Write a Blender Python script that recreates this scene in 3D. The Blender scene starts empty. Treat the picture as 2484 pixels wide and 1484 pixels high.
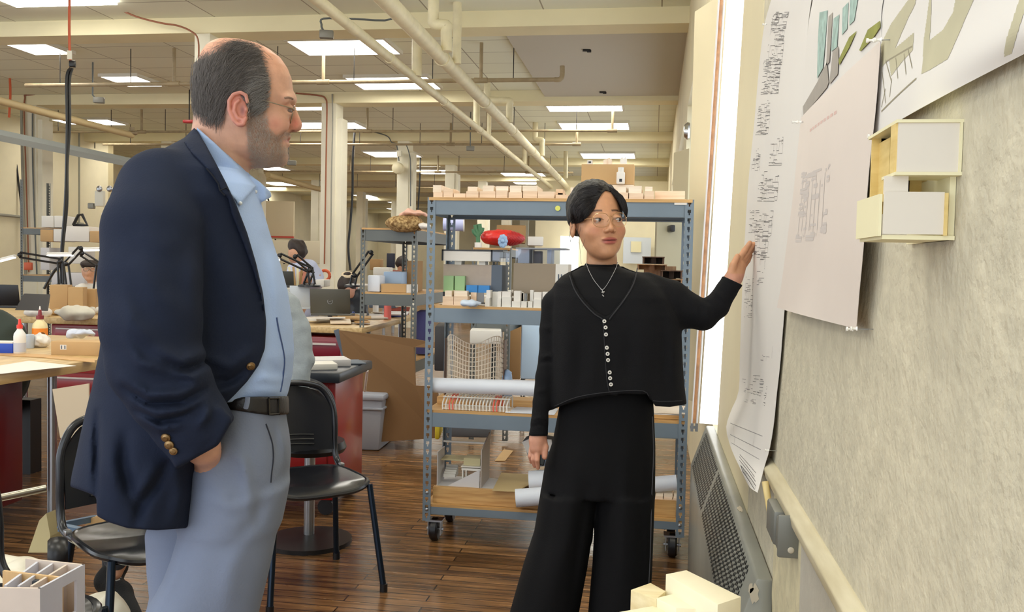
import bpy, bmesh, math, random
import numpy as np
from mathutils import Matrix, Vector, noise as mnoise
random.seed(7); np.random.seed(7)
PI = math.pi
SC = bpy.context.scene
COL = SC.collection

# ------------------------------------------------------------------ camera, world, exposure
F, CX, CY, HCAM = 2200.0, 1242.0, 742.0, 1.32          # focal length in pixels of the 2484x1484 frame, eye height
def _cam_axes(vx=1588.0, vy=652.0, roll=0.021):         # vanishing point of the room's length
    d = np.array([vx-CX, -(vy-CY), -F]); d /= np.linalg.norm(d)
    u = np.array([roll, 1.0, -(d[0]*roll+d[1])/d[2]]); u /= np.linalg.norm(u)
    return np.stack([np.cross(d, u), d, u])
MC = _cam_axes()
CAM = np.array([0.0, 0.0, HCAM])
cd = bpy.data.cameras.new('camera'); cam = bpy.data.objects.new('camera', cd); COL.objects.link(cam)
cd.sensor_width = 36.0; cd.lens = F/2484*36; cd.clip_start = 0.05; cd.clip_end = 200
mw = Matrix([[*MC[0], 0], [*MC[1], 0], [*MC[2], HCAM], [0, 0, 0, 1]])
cam.matrix_world = mw
SC.camera = cam
SC.view_settings.view_transform = 'Standard'; SC.view_settings.look = 'None'
SC.view_settings.gamma = 1.0; SC.view_settings.use_curve_mapping = False
SC.view_settings.exposure = 0.0
w = bpy.data.worlds.new('world'); SC.world = w; w.use_nodes = True
_bg = w.node_tree.nodes['Background']
_bg.inputs['Color'].default_value = (0.88, 0.94, 1.0, 1); _bg.inputs['Strength'].default_value = 2.2
FIX_E = 13.0           # ceiling fixture emission
cy = SC.cycles
cy.max_bounces = 7; cy.diffuse_bounces = 4; cy.glossy_bounces = 3; cy.transmission_bounces = 4; cy.transparent_max_bounces = 8
cy.sample_clamp_indirect = 4.0; cy.use_denoising = True
cy.caustics_reflective = False; cy.caustics_refractive = False

def ray(px, py): return MC @ np.array([px-CX, -(py-CY), -F])
def onz(px, py, z): v = ray(px, py); return CAM+v*((z-HCAM)/v[2])
def ony(px, py, y): v = ray(px, py); return CAM+v*(y/v[1])
def onx(px, py, x): v = ray(px, py); return CAM+v*(x/v[0])
YAW = math.atan2(-ray(CX, CY)[0], ray(CX, CY)[1])
FH = np.array([-math.sin(YAW), math.cos(YAW), 0.0]); RH = np.array([math.cos(YAW), math.sin(YAW), 0.0])
def ond(px, py, d): v = ray(px, py); return CAM+v*(d/(v@FH))          # point at distance d ahead of the camera

# ------------------------------------------------------------------ materials
MATS = {}
def mat(name, col, rough=0.6, metal=0.0, noise=0.0, scale=20.0, bump=0.0, bscale=60.0, spec=None, alpha=None, coat=0.0,
        stretch=None, sheen=0.0, attr=None, col2=None, thr=None, emis=None, sss=0.0):
    if name in MATS: return MATS[name]
    m = bpy.data.materials.new(name); m.use_nodes = True; MATS[name] = m
    nt = m.node_tree; b = nt.nodes['Principled BSDF']
    c = (*col, 1) if len(col) == 3 else col
    b.inputs['Base Color'].default_value = c; b.inputs['Roughness'].default_value = rough; b.inputs['Metallic'].default_value = metal
    if spec is not None: b.inputs['Specular IOR Level'].default_value = spec
    if coat: b.inputs['Coat Weight'].default_value = coat; b.inputs['Coat Roughness'].default_value = 0.15
    if sheen: b.inputs['Sheen Weight'].default_value = sheen; b.inputs['Sheen Roughness'].default_value = 0.5
    if sss: b.inputs['Subsurface Weight'].default_value = sss; b.inputs['Subsurface Radius'].default_value = (0.012, 0.005, 0.003); b.inputs['Subsurface Scale'].default_value = 1.0
    if emis is not None: b.inputs['Emission Color'].default_value = (*emis[0], 1); b.inputs['Emission Strength'].default_value = emis[1]
    tc = nt.nodes.new('ShaderNodeTexCoord'); src = tc.outputs['Object']
    if stretch:
        mp = nt.nodes.new('ShaderNodeMapping'); mp.inputs['Scale'].default_value = stretch
        nt.links.new(src, mp.inputs['Vector']); src = mp.outputs['Vector']
    base = None
    if attr:
        a = nt.nodes.new('ShaderNodeAttribute'); a.attribute_name = attr; base = a.outputs['Color']
        nt.links.new(base, b.inputs['Base Color'])
    if noise or col2:
        n = nt.nodes.new('ShaderNodeTexNoise'); n.inputs['Scale'].default_value = scale; n.inputs['Detail'].default_value = 5
        nt.links.new(src, n.inputs['Vector'])
        if col2:
            r = nt.nodes.new('ShaderNodeValToRGB'); t = thr or (0.4, 0.6)
            r.color_ramp.elements[0].position = t[0]; r.color_ramp.elements[1].position = t[1]
            r.color_ramp.elements[0].color = c; r.color_ramp.elements[1].color = (*col2, 1)
            nt.links.new(n.outputs['Fac'], r.inputs['Fac']); nt.links.new(r.outputs['Color'], b.inputs['Base Color'])
        else:
            mx = nt.nodes.new('ShaderNodeMixRGB'); mx.blend_type = 'MULTIPLY'; mx.inputs['Fac'].default_value = 1.0
            r = nt.nodes.new('ShaderNodeMapRange'); r.inputs['From Min'].default_value = 0.3; r.inputs['From Max'].default_value = 0.7
            r.inputs['To Min'].default_value = 1-noise; r.inputs['To Max'].default_value = 1+noise*0.4
            nt.links.new(n.outputs['Fac'], r.inputs['Value']); nt.links.new(r.outputs['Result'], mx.inputs['Color2'])
            if base: nt.links.new(base, mx.inputs['Color1'])
            else: mx.inputs['Color1'].default_value = c
            nt.links.new(mx.outputs['Color'], b.inputs['Base Color'])
    if bump:
        n2 = nt.nodes.new('ShaderNodeTexNoise'); n2.inputs['Scale'].default_value = bscale; n2.inputs['Detail'].default_value = 6
        nt.links.new(src, n2.inputs['Vector'])
        bp = nt.nodes.new('ShaderNodeBump'); bp.inputs['Strength'].default_value = min(1, bump); bp.inputs['Distance'].default_value = 0.004
        nt.links.new(n2.outputs['Fac'], bp.inputs['Height']); nt.links.new(bp.outputs['Normal'], b.inputs['Normal'])
    if alpha is not None: b.inputs['Alpha'].default_value = alpha
    return m
def glass_mat(name='glass', tint=(1, 1, 1), f=0.08):
    if name in MATS: return MATS[name]
    m = bpy.data.materials.new(name); m.use_nodes = True; MATS[name] = m; nt = m.node_tree
    nt.nodes.remove(nt.nodes['Principled BSDF'])
    t = nt.nodes.new('ShaderNodeBsdfTransparent'); t.inputs['Color'].default_value = (*tint, 1)
    g = nt.nodes.new('ShaderNodeBsdfGlossy'); g.inputs['Roughness'].default_value = 0.03
    x = nt.nodes.new('ShaderNodeMixShader'); x.inputs['Fac'].default_value = f
    nt.links.new(t.outputs[0], x.inputs[1]); nt.links.new(g.outputs[0], x.inputs[2])
    nt.links.new(x.outputs[0], nt.nodes['Material Output'].inputs['Surface']); return m
def s2l(*c):   # sRGB 0-255 to linear
    return tuple(((v/255)/12.92 if v/255 <= 0.04045 else ((v/255+0.055)/1.055)**2.4) for v in c)
def wood(name, c1, c2, stretch=(1, 12, 12), scale=6, rough=0.5, **k):
    return mat(name, c1, rough, stretch=stretch, scale=scale, col2=c2, thr=(0.35, 0.65), **k)

# ------------------------------------------------------------------ mesh builder
ROOTM = {}
class MB:
    def __init__(s): s.v = []; s.f = []
    def add(s, vs, fs):
        o = len(s.v); s.v += [tuple(map(float, v)) for v in vs]; s.f += [tuple(i+o for i in f) for f in fs]; return s
    def box(s, c, size, rz=0.0, R=None, taper=None):
        hx, hy, hz = size[0]/2, size[1]/2, size[2]/2
        pts = [Vector((sx*hx, sy*hy, sz*hz)) for sz in (-1, 1) for sy in (-1, 1) for sx in (-1, 1)]
        if taper: pts = [Vector((p.x*(taper if p.z < 0 else 1), p.y*(taper if p.z < 0 else 1), p.z)) for p in pts]
        M = R if R is not None else Matrix.Rotation(rz, 3, 'Z')
        pts = [M @ p+Vector(c) for p in pts]
        return s.add(pts, [(0, 2, 3, 1), (4, 5, 7, 6), (0, 1, 5, 4), (2, 6, 7, 3), (0, 4, 6, 2), (1, 3, 7, 5)])
    def span(s, lo, hi): return s.box([(a+b)/2 for a, b in zip(lo, hi)], [abs(b-a) for a, b in zip(lo, hi)])
    def tube(s, path, r, seg=10, cap=True, closed=False, sq=None):
        P = [Vector(p) for p in path]; n = len(P)
        rs = r if isinstance(r, (list, tuple)) else [r]*n
        rings = []; up = None
        for i in range(n):
            if closed: t = P[(i+1) % n]-P[i-1]
            else: t = P[min(i+1, n-1)]-P[max(i-1, 0)]
            t = t.normalized() if t.length > 1e-9 else Vector((0, 0, 1))
            if up is None: up = t.orthogonal().normalized() if sq is None else Vector(sq[0])
            up = (up-t*up.dot(t)).normalized(); side = t.cross(up)
            ring = []
            for k in range(seg):
                a = 2*PI*k/seg; ca, sa = math.cos(a), math.sin(a)
                if sq: ca *= sq[1]; sa *= sq[2]
                ring.append(P[i]+up*(ca*rs[i])+side*(sa*rs[i]))
            rings.append(ring)
        vs = [v for q in rings for v in q]; fs = []
        for i in range(n if closed else n-1):
            j = (i+1) % n
            for k in range(seg): fs.append((i*seg+k, i*seg+(k+1) % seg, j*seg+(k+1) % seg, j*seg+k))
        if cap and not closed: fs.append(tuple(range(seg))[::-1]); fs.append(tuple((n-1)*seg+k for k in range(seg)))
        return s.add(vs, fs)
    def cyl(s, a, b, r, seg=16, r2=None): return s.tube([a, b], [r, r if r2 is None else r2], seg)
    def lathe(s, prof, c=(0, 0, 0), seg=24, R=None):
        vs = []; fs = []; n = len(prof); M = R or Matrix.Identity(3)
        for (r, z) in prof:
            for k in range(seg):
                a = 2*PI*k/seg; vs.append(M @ Vector((r*math.cos(a), r*math.sin(a), z))+Vector(c))
        for i in range(n-1):
            for k in range(seg): fs.append((i*seg+k, i*seg+(k+1) % seg, (i+1)*seg+(k+1) % seg, (i+1)*seg+k))
        if prof[0][0] > 1e-5: fs.append(tuple(range(seg))[::-1])
        if prof[-1][0] > 1e-5: fs.append(tuple((n-1)*seg+k for k in range(seg)))
        return s.add(vs, fs)
    def prism(s, poly, vec):          # poly: 3D points, extruded by vec
        n = len(poly); P = [Vector(p) for p in poly]; Q = [p+Vector(vec) for p in P]
        return s.add(P+Q, [tuple(range(n))[::-1], tuple(range(n, 2*n))]+[(i, (i+1) % n, n+(i+1) % n, n+i) for i in range(n)])
    def grid(s, fn, nu, nv, th=0.0):
        vs = [fn(i/nu, j/nv) for j in range(nv+1) for i in range(nu+1)]
        fs = [(j*(nu+1)+i, j*(nu+1)+i+1, (j+1)*(nu+1)+i+1, (j+1)*(nu+1)+i) for j in range(nv) for i in range(nu)]
        if th:
            me = bpy.data.meshes.new('tmp'); me.from_pydata([tuple(v) for v in vs], [], fs); me.update()
            n0 = len(vs); nn = [Vector(v)-v2.normal*th for v, v2 in zip(vs, me.vertices)]; bpy.data.meshes.remove(me)
            cnt = {}
            for f in fs:
                for a, b in zip(f, f[1:]+f[:1]): cnt[(a, b)] = 1
            fs2 = fs+[tuple(i+n0 for i in f[::-1]) for f in fs]+[(b, a, a+n0, b+n0) for (a, b) in cnt if (b, a) not in cnt]
            return s.add(list(vs)+nn, fs2)
        return s.add(vs, fs)
    def sphere(s, c, r, seg=14, rings=8, sc=(1, 1, 1)):
        vs = [];
        for i in range(rings+1):
            t = PI*i/rings
            for k in range(seg):
                a = 2*PI*k/seg; vs.append((c[0]+r*sc[0]*math.sin(t)*math.cos(a), c[1]+r*sc[1]*math.sin(t)*math.sin(a), c[2]+r*sc[2]*math.cos(t)))
        fs = [(i*seg+k, (i+1)*seg+k, (i+1)*seg+(k+1) % seg, i*seg+(k+1) % seg) for i in range(rings) for k in range(seg)]
        return s.add(vs, fs)
    def build(s, name, m, parent=None, world=False, bevel=0.0, smooth=False, ang=0.7, label=None):
        vs = s.v
        if world and parent is not None:
            Mi = ROOTM[parent.name].inverted(); vs = [tuple(Mi @ Vector(v)) for v in vs]
        me = bpy.data.meshes.new(name); me.from_pydata(vs, [], s.f)
        bm = bmesh.new(); bm.from_mesh(me); bmesh.ops.remove_doubles(bm, verts=bm.verts, dist=1e-6); bmesh.ops.recalc_face_normals(bm, faces=bm.faces)
        if bevel: 
            es = [e for e in bm.edges if len(e.link_faces) == 2 and e.calc_face_angle(0) > 0.6]
            bmesh.ops.bevel(bm, geom=es, offset=bevel, segments=2, profile=0.5, affect='EDGES', clamp_overlap=True); smooth = True
        if smooth:
            for f in bm.faces: f.smooth = True
            for e in bm.edges:
                if len(e.link_faces) == 2 and e.calc_face_angle(0) > ang: e.smooth = False
        bm.to_mesh(me); bm.free()
        if m: me.materials.append(m)
        o = bpy.data.objects.new(name, me); COL.objects.link(o)
        if parent is not None: o.parent = parent
        if label: o['label'] = label
        return o
def box(name, m, lo, hi, parent=None, **k): return MB().span(lo, hi).build(name, m, parent, **k)
def tag(o, label=None, cat=None, group=None, kind=None):
    if label: o['label'] = label
    if cat: o['category'] = cat
    if group: o['group'] = group
    if kind: o['kind'] = kind
    return o
def thing(name, label, cat, loc=(0, 0, 0), rz=0.0, group=None):
    o = bpy.data.objects.new(name, None); COL.objects.link(o); o.location = tuple(map(float, loc)); o.rotation_euler = (0, 0, rz); o.empty_display_size = 0.1
    ROOTM[o.name] = Matrix.Translation(o.location) @ Matrix.Rotation(rz, 4, 'Z')
    return tag(o, label, cat, group)
def struct(o): o['kind'] = 'structure'; return o
def dup(root, loc=None, rz=None, label=None, group=None):
    def cp(o, par):
        c = o.copy(); COL.objects.link(c); c.parent = par
        for ch in list(o.children): cp(ch, c)
        return c
    r = cp(root, None)
    if loc is not None: r.location = tuple(map(float, loc))
    if rz is not None: r.rotation_euler[2] = rz
    ROOTM[r.name] = Matrix.Translation(r.location) @ Matrix.Rotation(r.rotation_euler[2], 4, 'Z')
    if label: r['label'] = label
    if group: r['group'] = group
    return r
def arc(c, r, a0, a1, n, ax=(1, 0, 0), ay=(0, 0, 1)):
    c, ax, ay = Vector(c), Vector(ax), Vector(ay)
    return [c+ax*(r*math.cos(a0+(a1-a0)*i/n))+ay*(r*math.sin(a0+(a1-a0)*i/n)) for i in range(n+1)]
def smooth_path(pts, n=8):      # Catmull-Rom
    P = [Vector(p) for p in pts]; out = []
    for i in range(len(P)-1):
        p0, p1, p2, p3 = P[max(i-1, 0)], P[i], P[i+1], P[min(i+2, len(P)-1)]
        for k in range(n):
            t = k/n; out.append(0.5*((2*p1)+(p2-p0)*t+(2*p0-5*p1+4*p2-p3)*t*t+(3*p1-p0-3*p2+p3)*t**3))
    return out+[P[-1]]
# ------------------------------------------------------------------ room
C = 4.0            # ceiling height
XW = 0.28          # face of the wall at the right
cream = mat('cream_wall', s2l(240, 230, 198), 0.75, noise=0.10, scale=1.2, bump=0.15, bscale=20)
plaster = mat('rough_plaster', s2l(208, 200, 176), 0.8, noise=0.14, scale=22, bump=1.0, bscale=70)
beamm = mat('beam_paint', s2l(240, 230, 192), 0.6, noise=0.05, scale=2)
whitepaint = mat('white_paint', s2l(232, 228, 210), 0.45, noise=0.05, scale=3)
pipem = mat('pipe_cream', s2l(235, 225, 190), 0.5, noise=0.12, scale=8, bump=0.2, bscale=30)
tanpipe = mat('sprinkler_pipe', s2l(168, 150, 118), 0.5, noise=0.2, scale=10)
steel = mat('steel', s2l(170, 172, 176), 0.3, 0.9)
darkm = mat('dark_metal', s2l(40, 38, 38), 0.4, 0.3)
blackp = mat('black_plastic', s2l(20, 20, 24), 0.35)

def tile_mat():
    m = bpy.data.materials.new('ceiling_tile'); m.use_nodes = True; nt = m.node_tree; b = nt.nodes['Principled BSDF']
    b.inputs['Roughness'].default_value = 0.9
    tc = nt.nodes.new('ShaderNodeTexCoord'); mp = nt.nodes.new('ShaderNodeMapping'); mp.inputs['Location'].default_value = (0.0, 0.23, 0)
    br = nt.nodes.new('ShaderNodeTexBrick'); br.offset = 0.0; br.inputs['Scale'].default_value = 1.0
    br.inputs['Brick Width'].default_value = 1.22; br.inputs['Row Height'].default_value = 0.61; br.inputs['Mortar Size'].default_value = 0.008
    br.inputs['Color1'].default_value = (*s2l(240, 241, 222), 1); br.inputs['Color2'].default_value = (*s2l(232, 232, 211), 1); br.inputs['Mortar'].default_value = (*s2l(170, 163, 145), 1)
    nt.links.new(tc.outputs['Object'], mp.inputs['Vector']); nt.links.new(mp.outputs['Vector'], br.inputs['Vector'])
    nt.links.new(br.outputs['Color'], b.inputs['Base Color']); return m
def floor_mat():
    m = bpy.data.materials.new('strip_floor'); m.use_nodes = True; nt = m.node_tree; b = nt.nodes['Principled BSDF']
    tc = nt.nodes.new('ShaderNodeTexCoord')
    br = nt.nodes.new('ShaderNodeTexBrick'); br.offset = 0.37; br.inputs['Scale'].default_value = 1.0
    br.inputs['Brick Width'].default_value = 0.85; br.inputs['Row Height'].default_value = 0.062; br.inputs['Mortar Size'].default_value = 0.003; br.inputs['Bias'].default_value = -0.2
    br.inputs['Color1'].default_value = (*s2l(146, 114, 80), 1); br.inputs['Color2'].default_value = (*s2l(92, 68, 46), 1); br.inputs['Mortar'].default_value = (*s2l(34, 22, 16), 1)
    nt.links.new(tc.outputs['Object'], br.inputs['Vector'])
    mp = nt.nodes.new('ShaderNodeMapping'); mp.inputs['Scale'].default_value = (1.2, 14, 1); nt.links.new(tc.outputs['Object'], mp.inputs['Vector'])
    n = nt.nodes.new('ShaderNodeTexNoise'); n.inputs['Scale'].default_value = 2.5; n.inputs['Detail'].default_value = 8; nt.links.new(mp.outputs['Vector'], n.inputs['Vector'])
    r = nt.nodes.new('ShaderNodeValToRGB'); r.color_ramp.elements[0].position = 0.33; r.color_ramp.elements[0].color = (0.42, 0.38, 0.36, 1); r.color_ramp.elements[1].position = 0.68; r.color_ramp.elements[1].color = (1.45, 1.3, 1.1, 1)
    nt.links.new(n.outputs['Fac'], r.inputs['Fac'])
    n2 = nt.nodes.new('ShaderNodeTexNoise'); n2.inputs['Scale'].default_value = 1.3; n2.inputs['Detail'].default_value = 4; nt.links.new(tc.outputs['Object'], n2.inputs['Vector'])
    r2 = nt.nodes.new('ShaderNodeValToRGB'); r2.color_ramp.elements[0].position = 0.35; r2.color_ramp.elements[0].color = (0.6, 0.55, 0.52, 1); r2.color_ramp.elements[1].position = 0.65; r2.color_ramp.elements[1].color = (1.2, 1.15, 1.05, 1)
    nt.links.new(n2.outputs['Fac'], r2.inputs['Fac'])
    a = nt.nodes.new('ShaderNodeMixRGB'); a.blend_type = 'MULTIPLY'; a.inputs['Fac'].default_value = 1; nt.links.new(br.outputs['Color'], a.inputs['Color1']); nt.links.new(r.outputs['Color'], a.inputs['Color2'])
    a2 = nt.nodes.new('ShaderNodeMixRGB'); a2.blend_type = 'MULTIPLY'; a2.inputs['Fac'].default_value = 1; nt.links.new(a.outputs['Color'], a2.inputs['Color1']); nt.links.new(r2.outputs['Color'], a2.inputs['Color2'])
    nt.links.new(a2.outputs['Color'], b.inputs['Base Color'])
    mr = nt.nodes.new('ShaderNodeMapRange'); mr.inputs['To Min'].default_value = 0.13; mr.inputs['To Max'].default_value = 0.36; nt.links.new(n.outputs['Fac'], mr.inputs['Value']); nt.links.new(mr.outputs['Result'], b.inputs['Roughness'])
    bp = nt.nodes.new('ShaderNodeBump'); bp.inputs['Strength'].default_value = 0.35; bp.inputs['Distance'].default_value = 0.003
    nt.links.new(br.outputs['Fac'], bp.inputs['Height']); bp.invert = True
    nt.links.new(bp.outputs['Normal'], b.inputs['Normal']); return m
floor = struct(box('floor', floor_mat(), (-14.5, -1.5, -0.1), (1.0, 46, 0)))
tm = tile_mat()
ceiling = struct(box('ceiling', tm, (-14.5, -1.5, C), (1.0, 46, C+0.1)))
soffit = struct(box('ceiling_panel', mat('drywall', s2l(205, 200, 186), 0.8), (-1.72, 9.9, C-0.1), (XW+0.1, 14.0, C-0.001)))
# right wall with the window bays; jamb of the near bay leans a little
wr = MB()
wr.prism([(XW, -1.5, 0), (XW, 3.95, 0), (XW, 3.86, 0.66), (XW, 3.24, 2.25), (XW, 3.0, 2.9), (XW, 3.0, C), (XW, -1.5, C)], (0.35, 0, 0))
wall_right = struct(wr.build('wall_right', plaster))
smoothpaint = mat('smooth_paint', s2l(226, 214, 178), 0.55, noise=0.05, scale=3)
struct(MB().prism([(XW-0.002, 2.62, 0.63), (XW-0.002, 3.86, 0.63), (XW-0.002, 3.86, 0.66), (XW-0.002, 3.24, 2.25), (XW-0.002, 3.0, 2.9), (XW-0.002, 3.0, C-.01), (XW-0.002, 2.62, C-.01)], (0.004, 0, 0)).build('trim_1', smoothpaint))
bays = [(3.0, 5.3)]+[(5.9+4.3*i, 9.3+4.3*i) for i in range(9)]
wl = MB(); y = 3.9
wl.span((XW, 3.0, 2.95), (XW+0.3, 46, C)); wl.span((XW, 3.95, 0), (XW+0.3, 46, 0.62))
for i in range(len(bays)-1):
    wl.span((XW, bays[i][1], 0.62), (XW+0.3, bays[i+1][0], 2.95))
wl.span((XW, bays[-1][1], 0.62), (XW+0.3, 46, 2.95))
struct(wl.build('wall_right_bays', cream))
sash = mat('sash_paint', s2l(235, 236, 238), 0.4); gl = glass_mat()
copper = mat('copper_pipe', s2l(205, 150, 105), 0.4, 0.0, noise=0.3, scale=25)
for i, (a, b_) in enumerate(bays):
    w_ = MB(); 
    w_.span((XW+0.10, a, 0.62), (XW+0.16, b_, 0.70)); w_.span((XW+0.10, a, 2.87), (XW+0.16, b_, 2.95))
    for yy in ([b_-.05] if i == 0 else [a, (a+b_)/2-.02, b_-.05]): w_.span((XW+0.10, yy, 0.7), (XW+0.16, yy+0.05, 2.87))
    fr = tag(struct(w_.build('window_%d' % (i+1), sash)), kind='structure')
    pn = box('pane', gl, (XW+0.125, a, 0.7), (XW+0.13, b_, 2.87), fr)
struct(box('trim_2', smoothpaint, (XW-0.01, 5.3, 0.62), (XW+0.02, 5.9, 2.95)))
# splayed board beside the window and further ones down the wall
for k, (y0, top, d_) in enumerate(((4.72, 2.62, .115), (9.4, 2.6, .12))):
    m_ = MB(); m_.prism([(XW+.02, y0-.35, .66), (XW-d_, y0, .66), (XW-d_, y0+.03, .66), (XW+.02, y0-.32, .66)], (0, 0, top-.66-(.1 if k else 0)))
    o = m_.build('shutter_board', smoothpaint); tag(o, ['tall cream shutter board standing open beside the bright window', 'second cream shutter board further along the window wall'][k], 'shutter')
# window upright: pale metal and coppery pipe with clear end caps
t = thing('blind_rail', 'copper and clear plastic vertical rail hanging at the window edge', 'rail', (XW-0.02, 4.0, 0.68))
p0, p1 = ond(1690, 1026, 3.95), ond(1757, 0, 3.95)
p0b, p1b = ond(1684, 1026, 3.95), ond(1750, 0, 3.95)
pc0, pc1 = ond(1679, 1026, 3.98), ond(1744, 0, 3.98)
MB().cyl(p0b, p1b, 0.007, 10).build('copper_rod', copper, t, world=True, smooth=True)
MB().cyl(p0, p1, 0.0045, 8).build('clear_tube', sash, t, world=True, smooth=True)
MB().cyl(pc0, pc1, 0.0045, 8).build('clear_tube', sash, t, world=True, smooth=True)
c_ = MB(); q = ond(1683, 1036, 3.95); c_.box(q-RH*.008, (.012, .015, .035)); c_.box(q+RH*.012, (.012, .015, .035)); c_.box(q, (.03, .01, .012), YAW)
c_.build('end_cap', mat('chrome', s2l(215, 218, 222), 0.15, 1.0), t, world=True)
struct(box('wall_partition', cream, (-3.1, 23.5, 0), (XW, 23.7, 3.55)))
struct(box('wall_far', cream, (-14.5, 45.8, 0), (1, 46, C)))
# left wall: two sections
struct(box('wall_left', cream, (-12.5, 10.5, 0), (-12.3, 19.0, C)))
struct(box('wall_left_return', mat('tan_wall', s2l(205, 190, 150), .8, noise=.1, scale=2), (-14.5, 19.0, 0), (-12.3, 19.2, C)))
struct(box('wall_left_deep', cream, (-14.5, 19.0, 0), (-14.3, 46, C)))
# beams across the ceiling, ducts along it
for k in range(9):
    yb = 9.52+4.3*k
    struct(box('beam' if k else 'beam', beamm, (-14.3, yb, C-0.17 if k else C-.17), (XW, yb+0.38, C)))
# columns
colm = mat('column_paint', s2l(238, 233, 212), 0.55, noise=0.08, scale=2)
coli = 0
for k, yb in enumerate((9.55, 13.85, 18.15, 22.45, 26.75, 31.05, 35.35)):
    for xc in (-5.12, -10.35):
        if k == 0:
            if xc < -6: continue
            q = ony(499, 200, yb); x0, wd = q[0], .27
        else: x0, wd = xc, .33
        x0 = xc if k else q[0]
        b2 = MB(); b2.span((x0-wd/2, yb, 0), (x0+wd/2-.09, yb+wd, C-.16)); b2.span((x0+wd/2-.10, yb+.03, 0), (x0+wd/2, yb+wd-.03, C-.40))
        struct(b2.build('column', colm))
for yb in (26.75, 18.15):
    pass
# ceiling fixtures: corners read from the photograph and laid on the ceiling
lens = mat('fixture_lens', (1, 1, 1), 0.5, emis=((1.0, 0.965, 0.87), FIX_E))
fxf = mat('fixture_frame', s2l(225, 222, 210), 0.5)
FX = [(4, 103, 102, 131), (693, 932, 96, 131), (243, 332, 184, 208), (836, 1036, 186, 215), (1325, 1508, 255, 268), (1355, 1523, 297, 313),
      (598, 765, 250, 266), (690, 860, 296, 311), (86, 107, 244, 259), (125, 158, 289, 300), (184, 260, 289, 302), (287, 345, 333, 345), (395, 415, 336, 346),
      (837, 955, 341, 350), (880, 996, 367, 380), (1408, 1538, 371, 383), (1208, 1310, 415, 428), (617, 675, 404, 415), (618, 672, 429, 433), (1001, 1079, 411, 421),
      (1002, 1058, 397, 402), (1037, 1138, 434, 440), (1240, 1335, 438, 446), (632, 683, 441, 449), (636, 690, 453, 461), (855, 893, 472, 479), (940, 960, 489, 494), (938, 975, 505, 511), (128, 170, 0, 0)]
FX = FX[:-1]
where = ['at the far left above the hanging cord', 'largest over the aisle between the two people', 'left, crossed by the sprinkler pipe', 'centre, crossed by the two thick pipes', 'nearest on the right by the plain ceiling panel',
         'second on the right behind the hangers', 'half hidden behind the older man\'s forehead', 'behind the white column beside the man\'s nose', 'small one above the sloping left pipe', 'small one under the sloping left pipe',
         'left of the man\'s neck', 'above the long grey duct', 'beside the far left column', 'behind the first white column', 'left of the second white column', 'above the small cardboard box',
         'above the shelf rack', 'under the man\'s chin', 'thin one under the man\'s chin', 'right of the second column', 'thin one right of the second column', 'split by a far column', 'just above the rack between thick pipes',
         'far one in the second row under the chin', 'far one in the third row under the chin', 'far round looking one between columns', 'tiny one far back by the second column', 'tiny farthest one by the second column']
for k, (xl, xr, yn, yf) in enumerate(FX):
    a = onz(xl, yn, C-.03); b2 = onz(xr, yn, C-.03); x0, x1 = a[0], b2[0]; y0 = (a[1]+b2[1])/2
    y1 = onz((xl+xr)/2, yf, C-.03)[1]; y1 = min(max(y1, y0+.3), y0+1.3)
    t = thing('ceiling_light', 'lit rectangular ceiling light, '+where[k], 'ceiling light', ((x0+x1)/2, (y0+y1)/2, C), 0, 'ceiling lights')
    hx, hy = (x1-x0)/2, (y1-y0)/2
    fm = MB(); e = .03
    for s_ in (-1, 1): fm.span((-hx-e, s_*hy-(e if s_ < 0 else 0), -.045), (hx+e, s_*hy+(e if s_ > 0 else 0), 0)); fm.span((s_*hx-(e if s_ < 0 else 0), -hy, -.045), (s_*hx+(e if s_ > 0 else 0), hy, 0))
    fm.build('frame', fxf, t); box('diffuser', lens, (-hx, -hy, -.036), (hx, hy, -.001), t)
t = thing('ceiling_light', 'lit rectangular ceiling light cut by the top left corner of the picture', 'ceiling light', (-6.35, 8.3, C), 0, 'ceiling lights')
a = onz(43, 18, C-.03); b2 = onz(286, 11, C-.03); t.location = ((a[0]+b2[0])/2, a[1]-.33, C)
box('diffuser', lens, (-(b2[0]-a[0])/2, -.31, -.036), ((b2[0]-a[0])/2, .31, -.001), t); 
for (x, y_) in ((-3.4, 6.6), (-3.4, 3.8), (-.7, 4.8), (-.7, 1.6), (-6.4, 2.6), (-3.4, .8)):   # the same fixtures continue overhead, above the frame
    t = thing('ceiling_light', 'lit ceiling light overhead out of the picture, '+('above the man', 'above the left chairs', 'above the woman', 'nearest the wall model', 'over the left bench', 'nearest behind the man')[[-3.4, 3.8, 4.8, 1.6, 2.6, .8].index(y_) if y_ != 6.6 else 0], 'ceiling light', (x, y_, C), 0, 'ceiling lights overhead')
    box('diffuser', lens, (-.6, -.3, -.036), (.6, .3, -.001), t)
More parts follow.
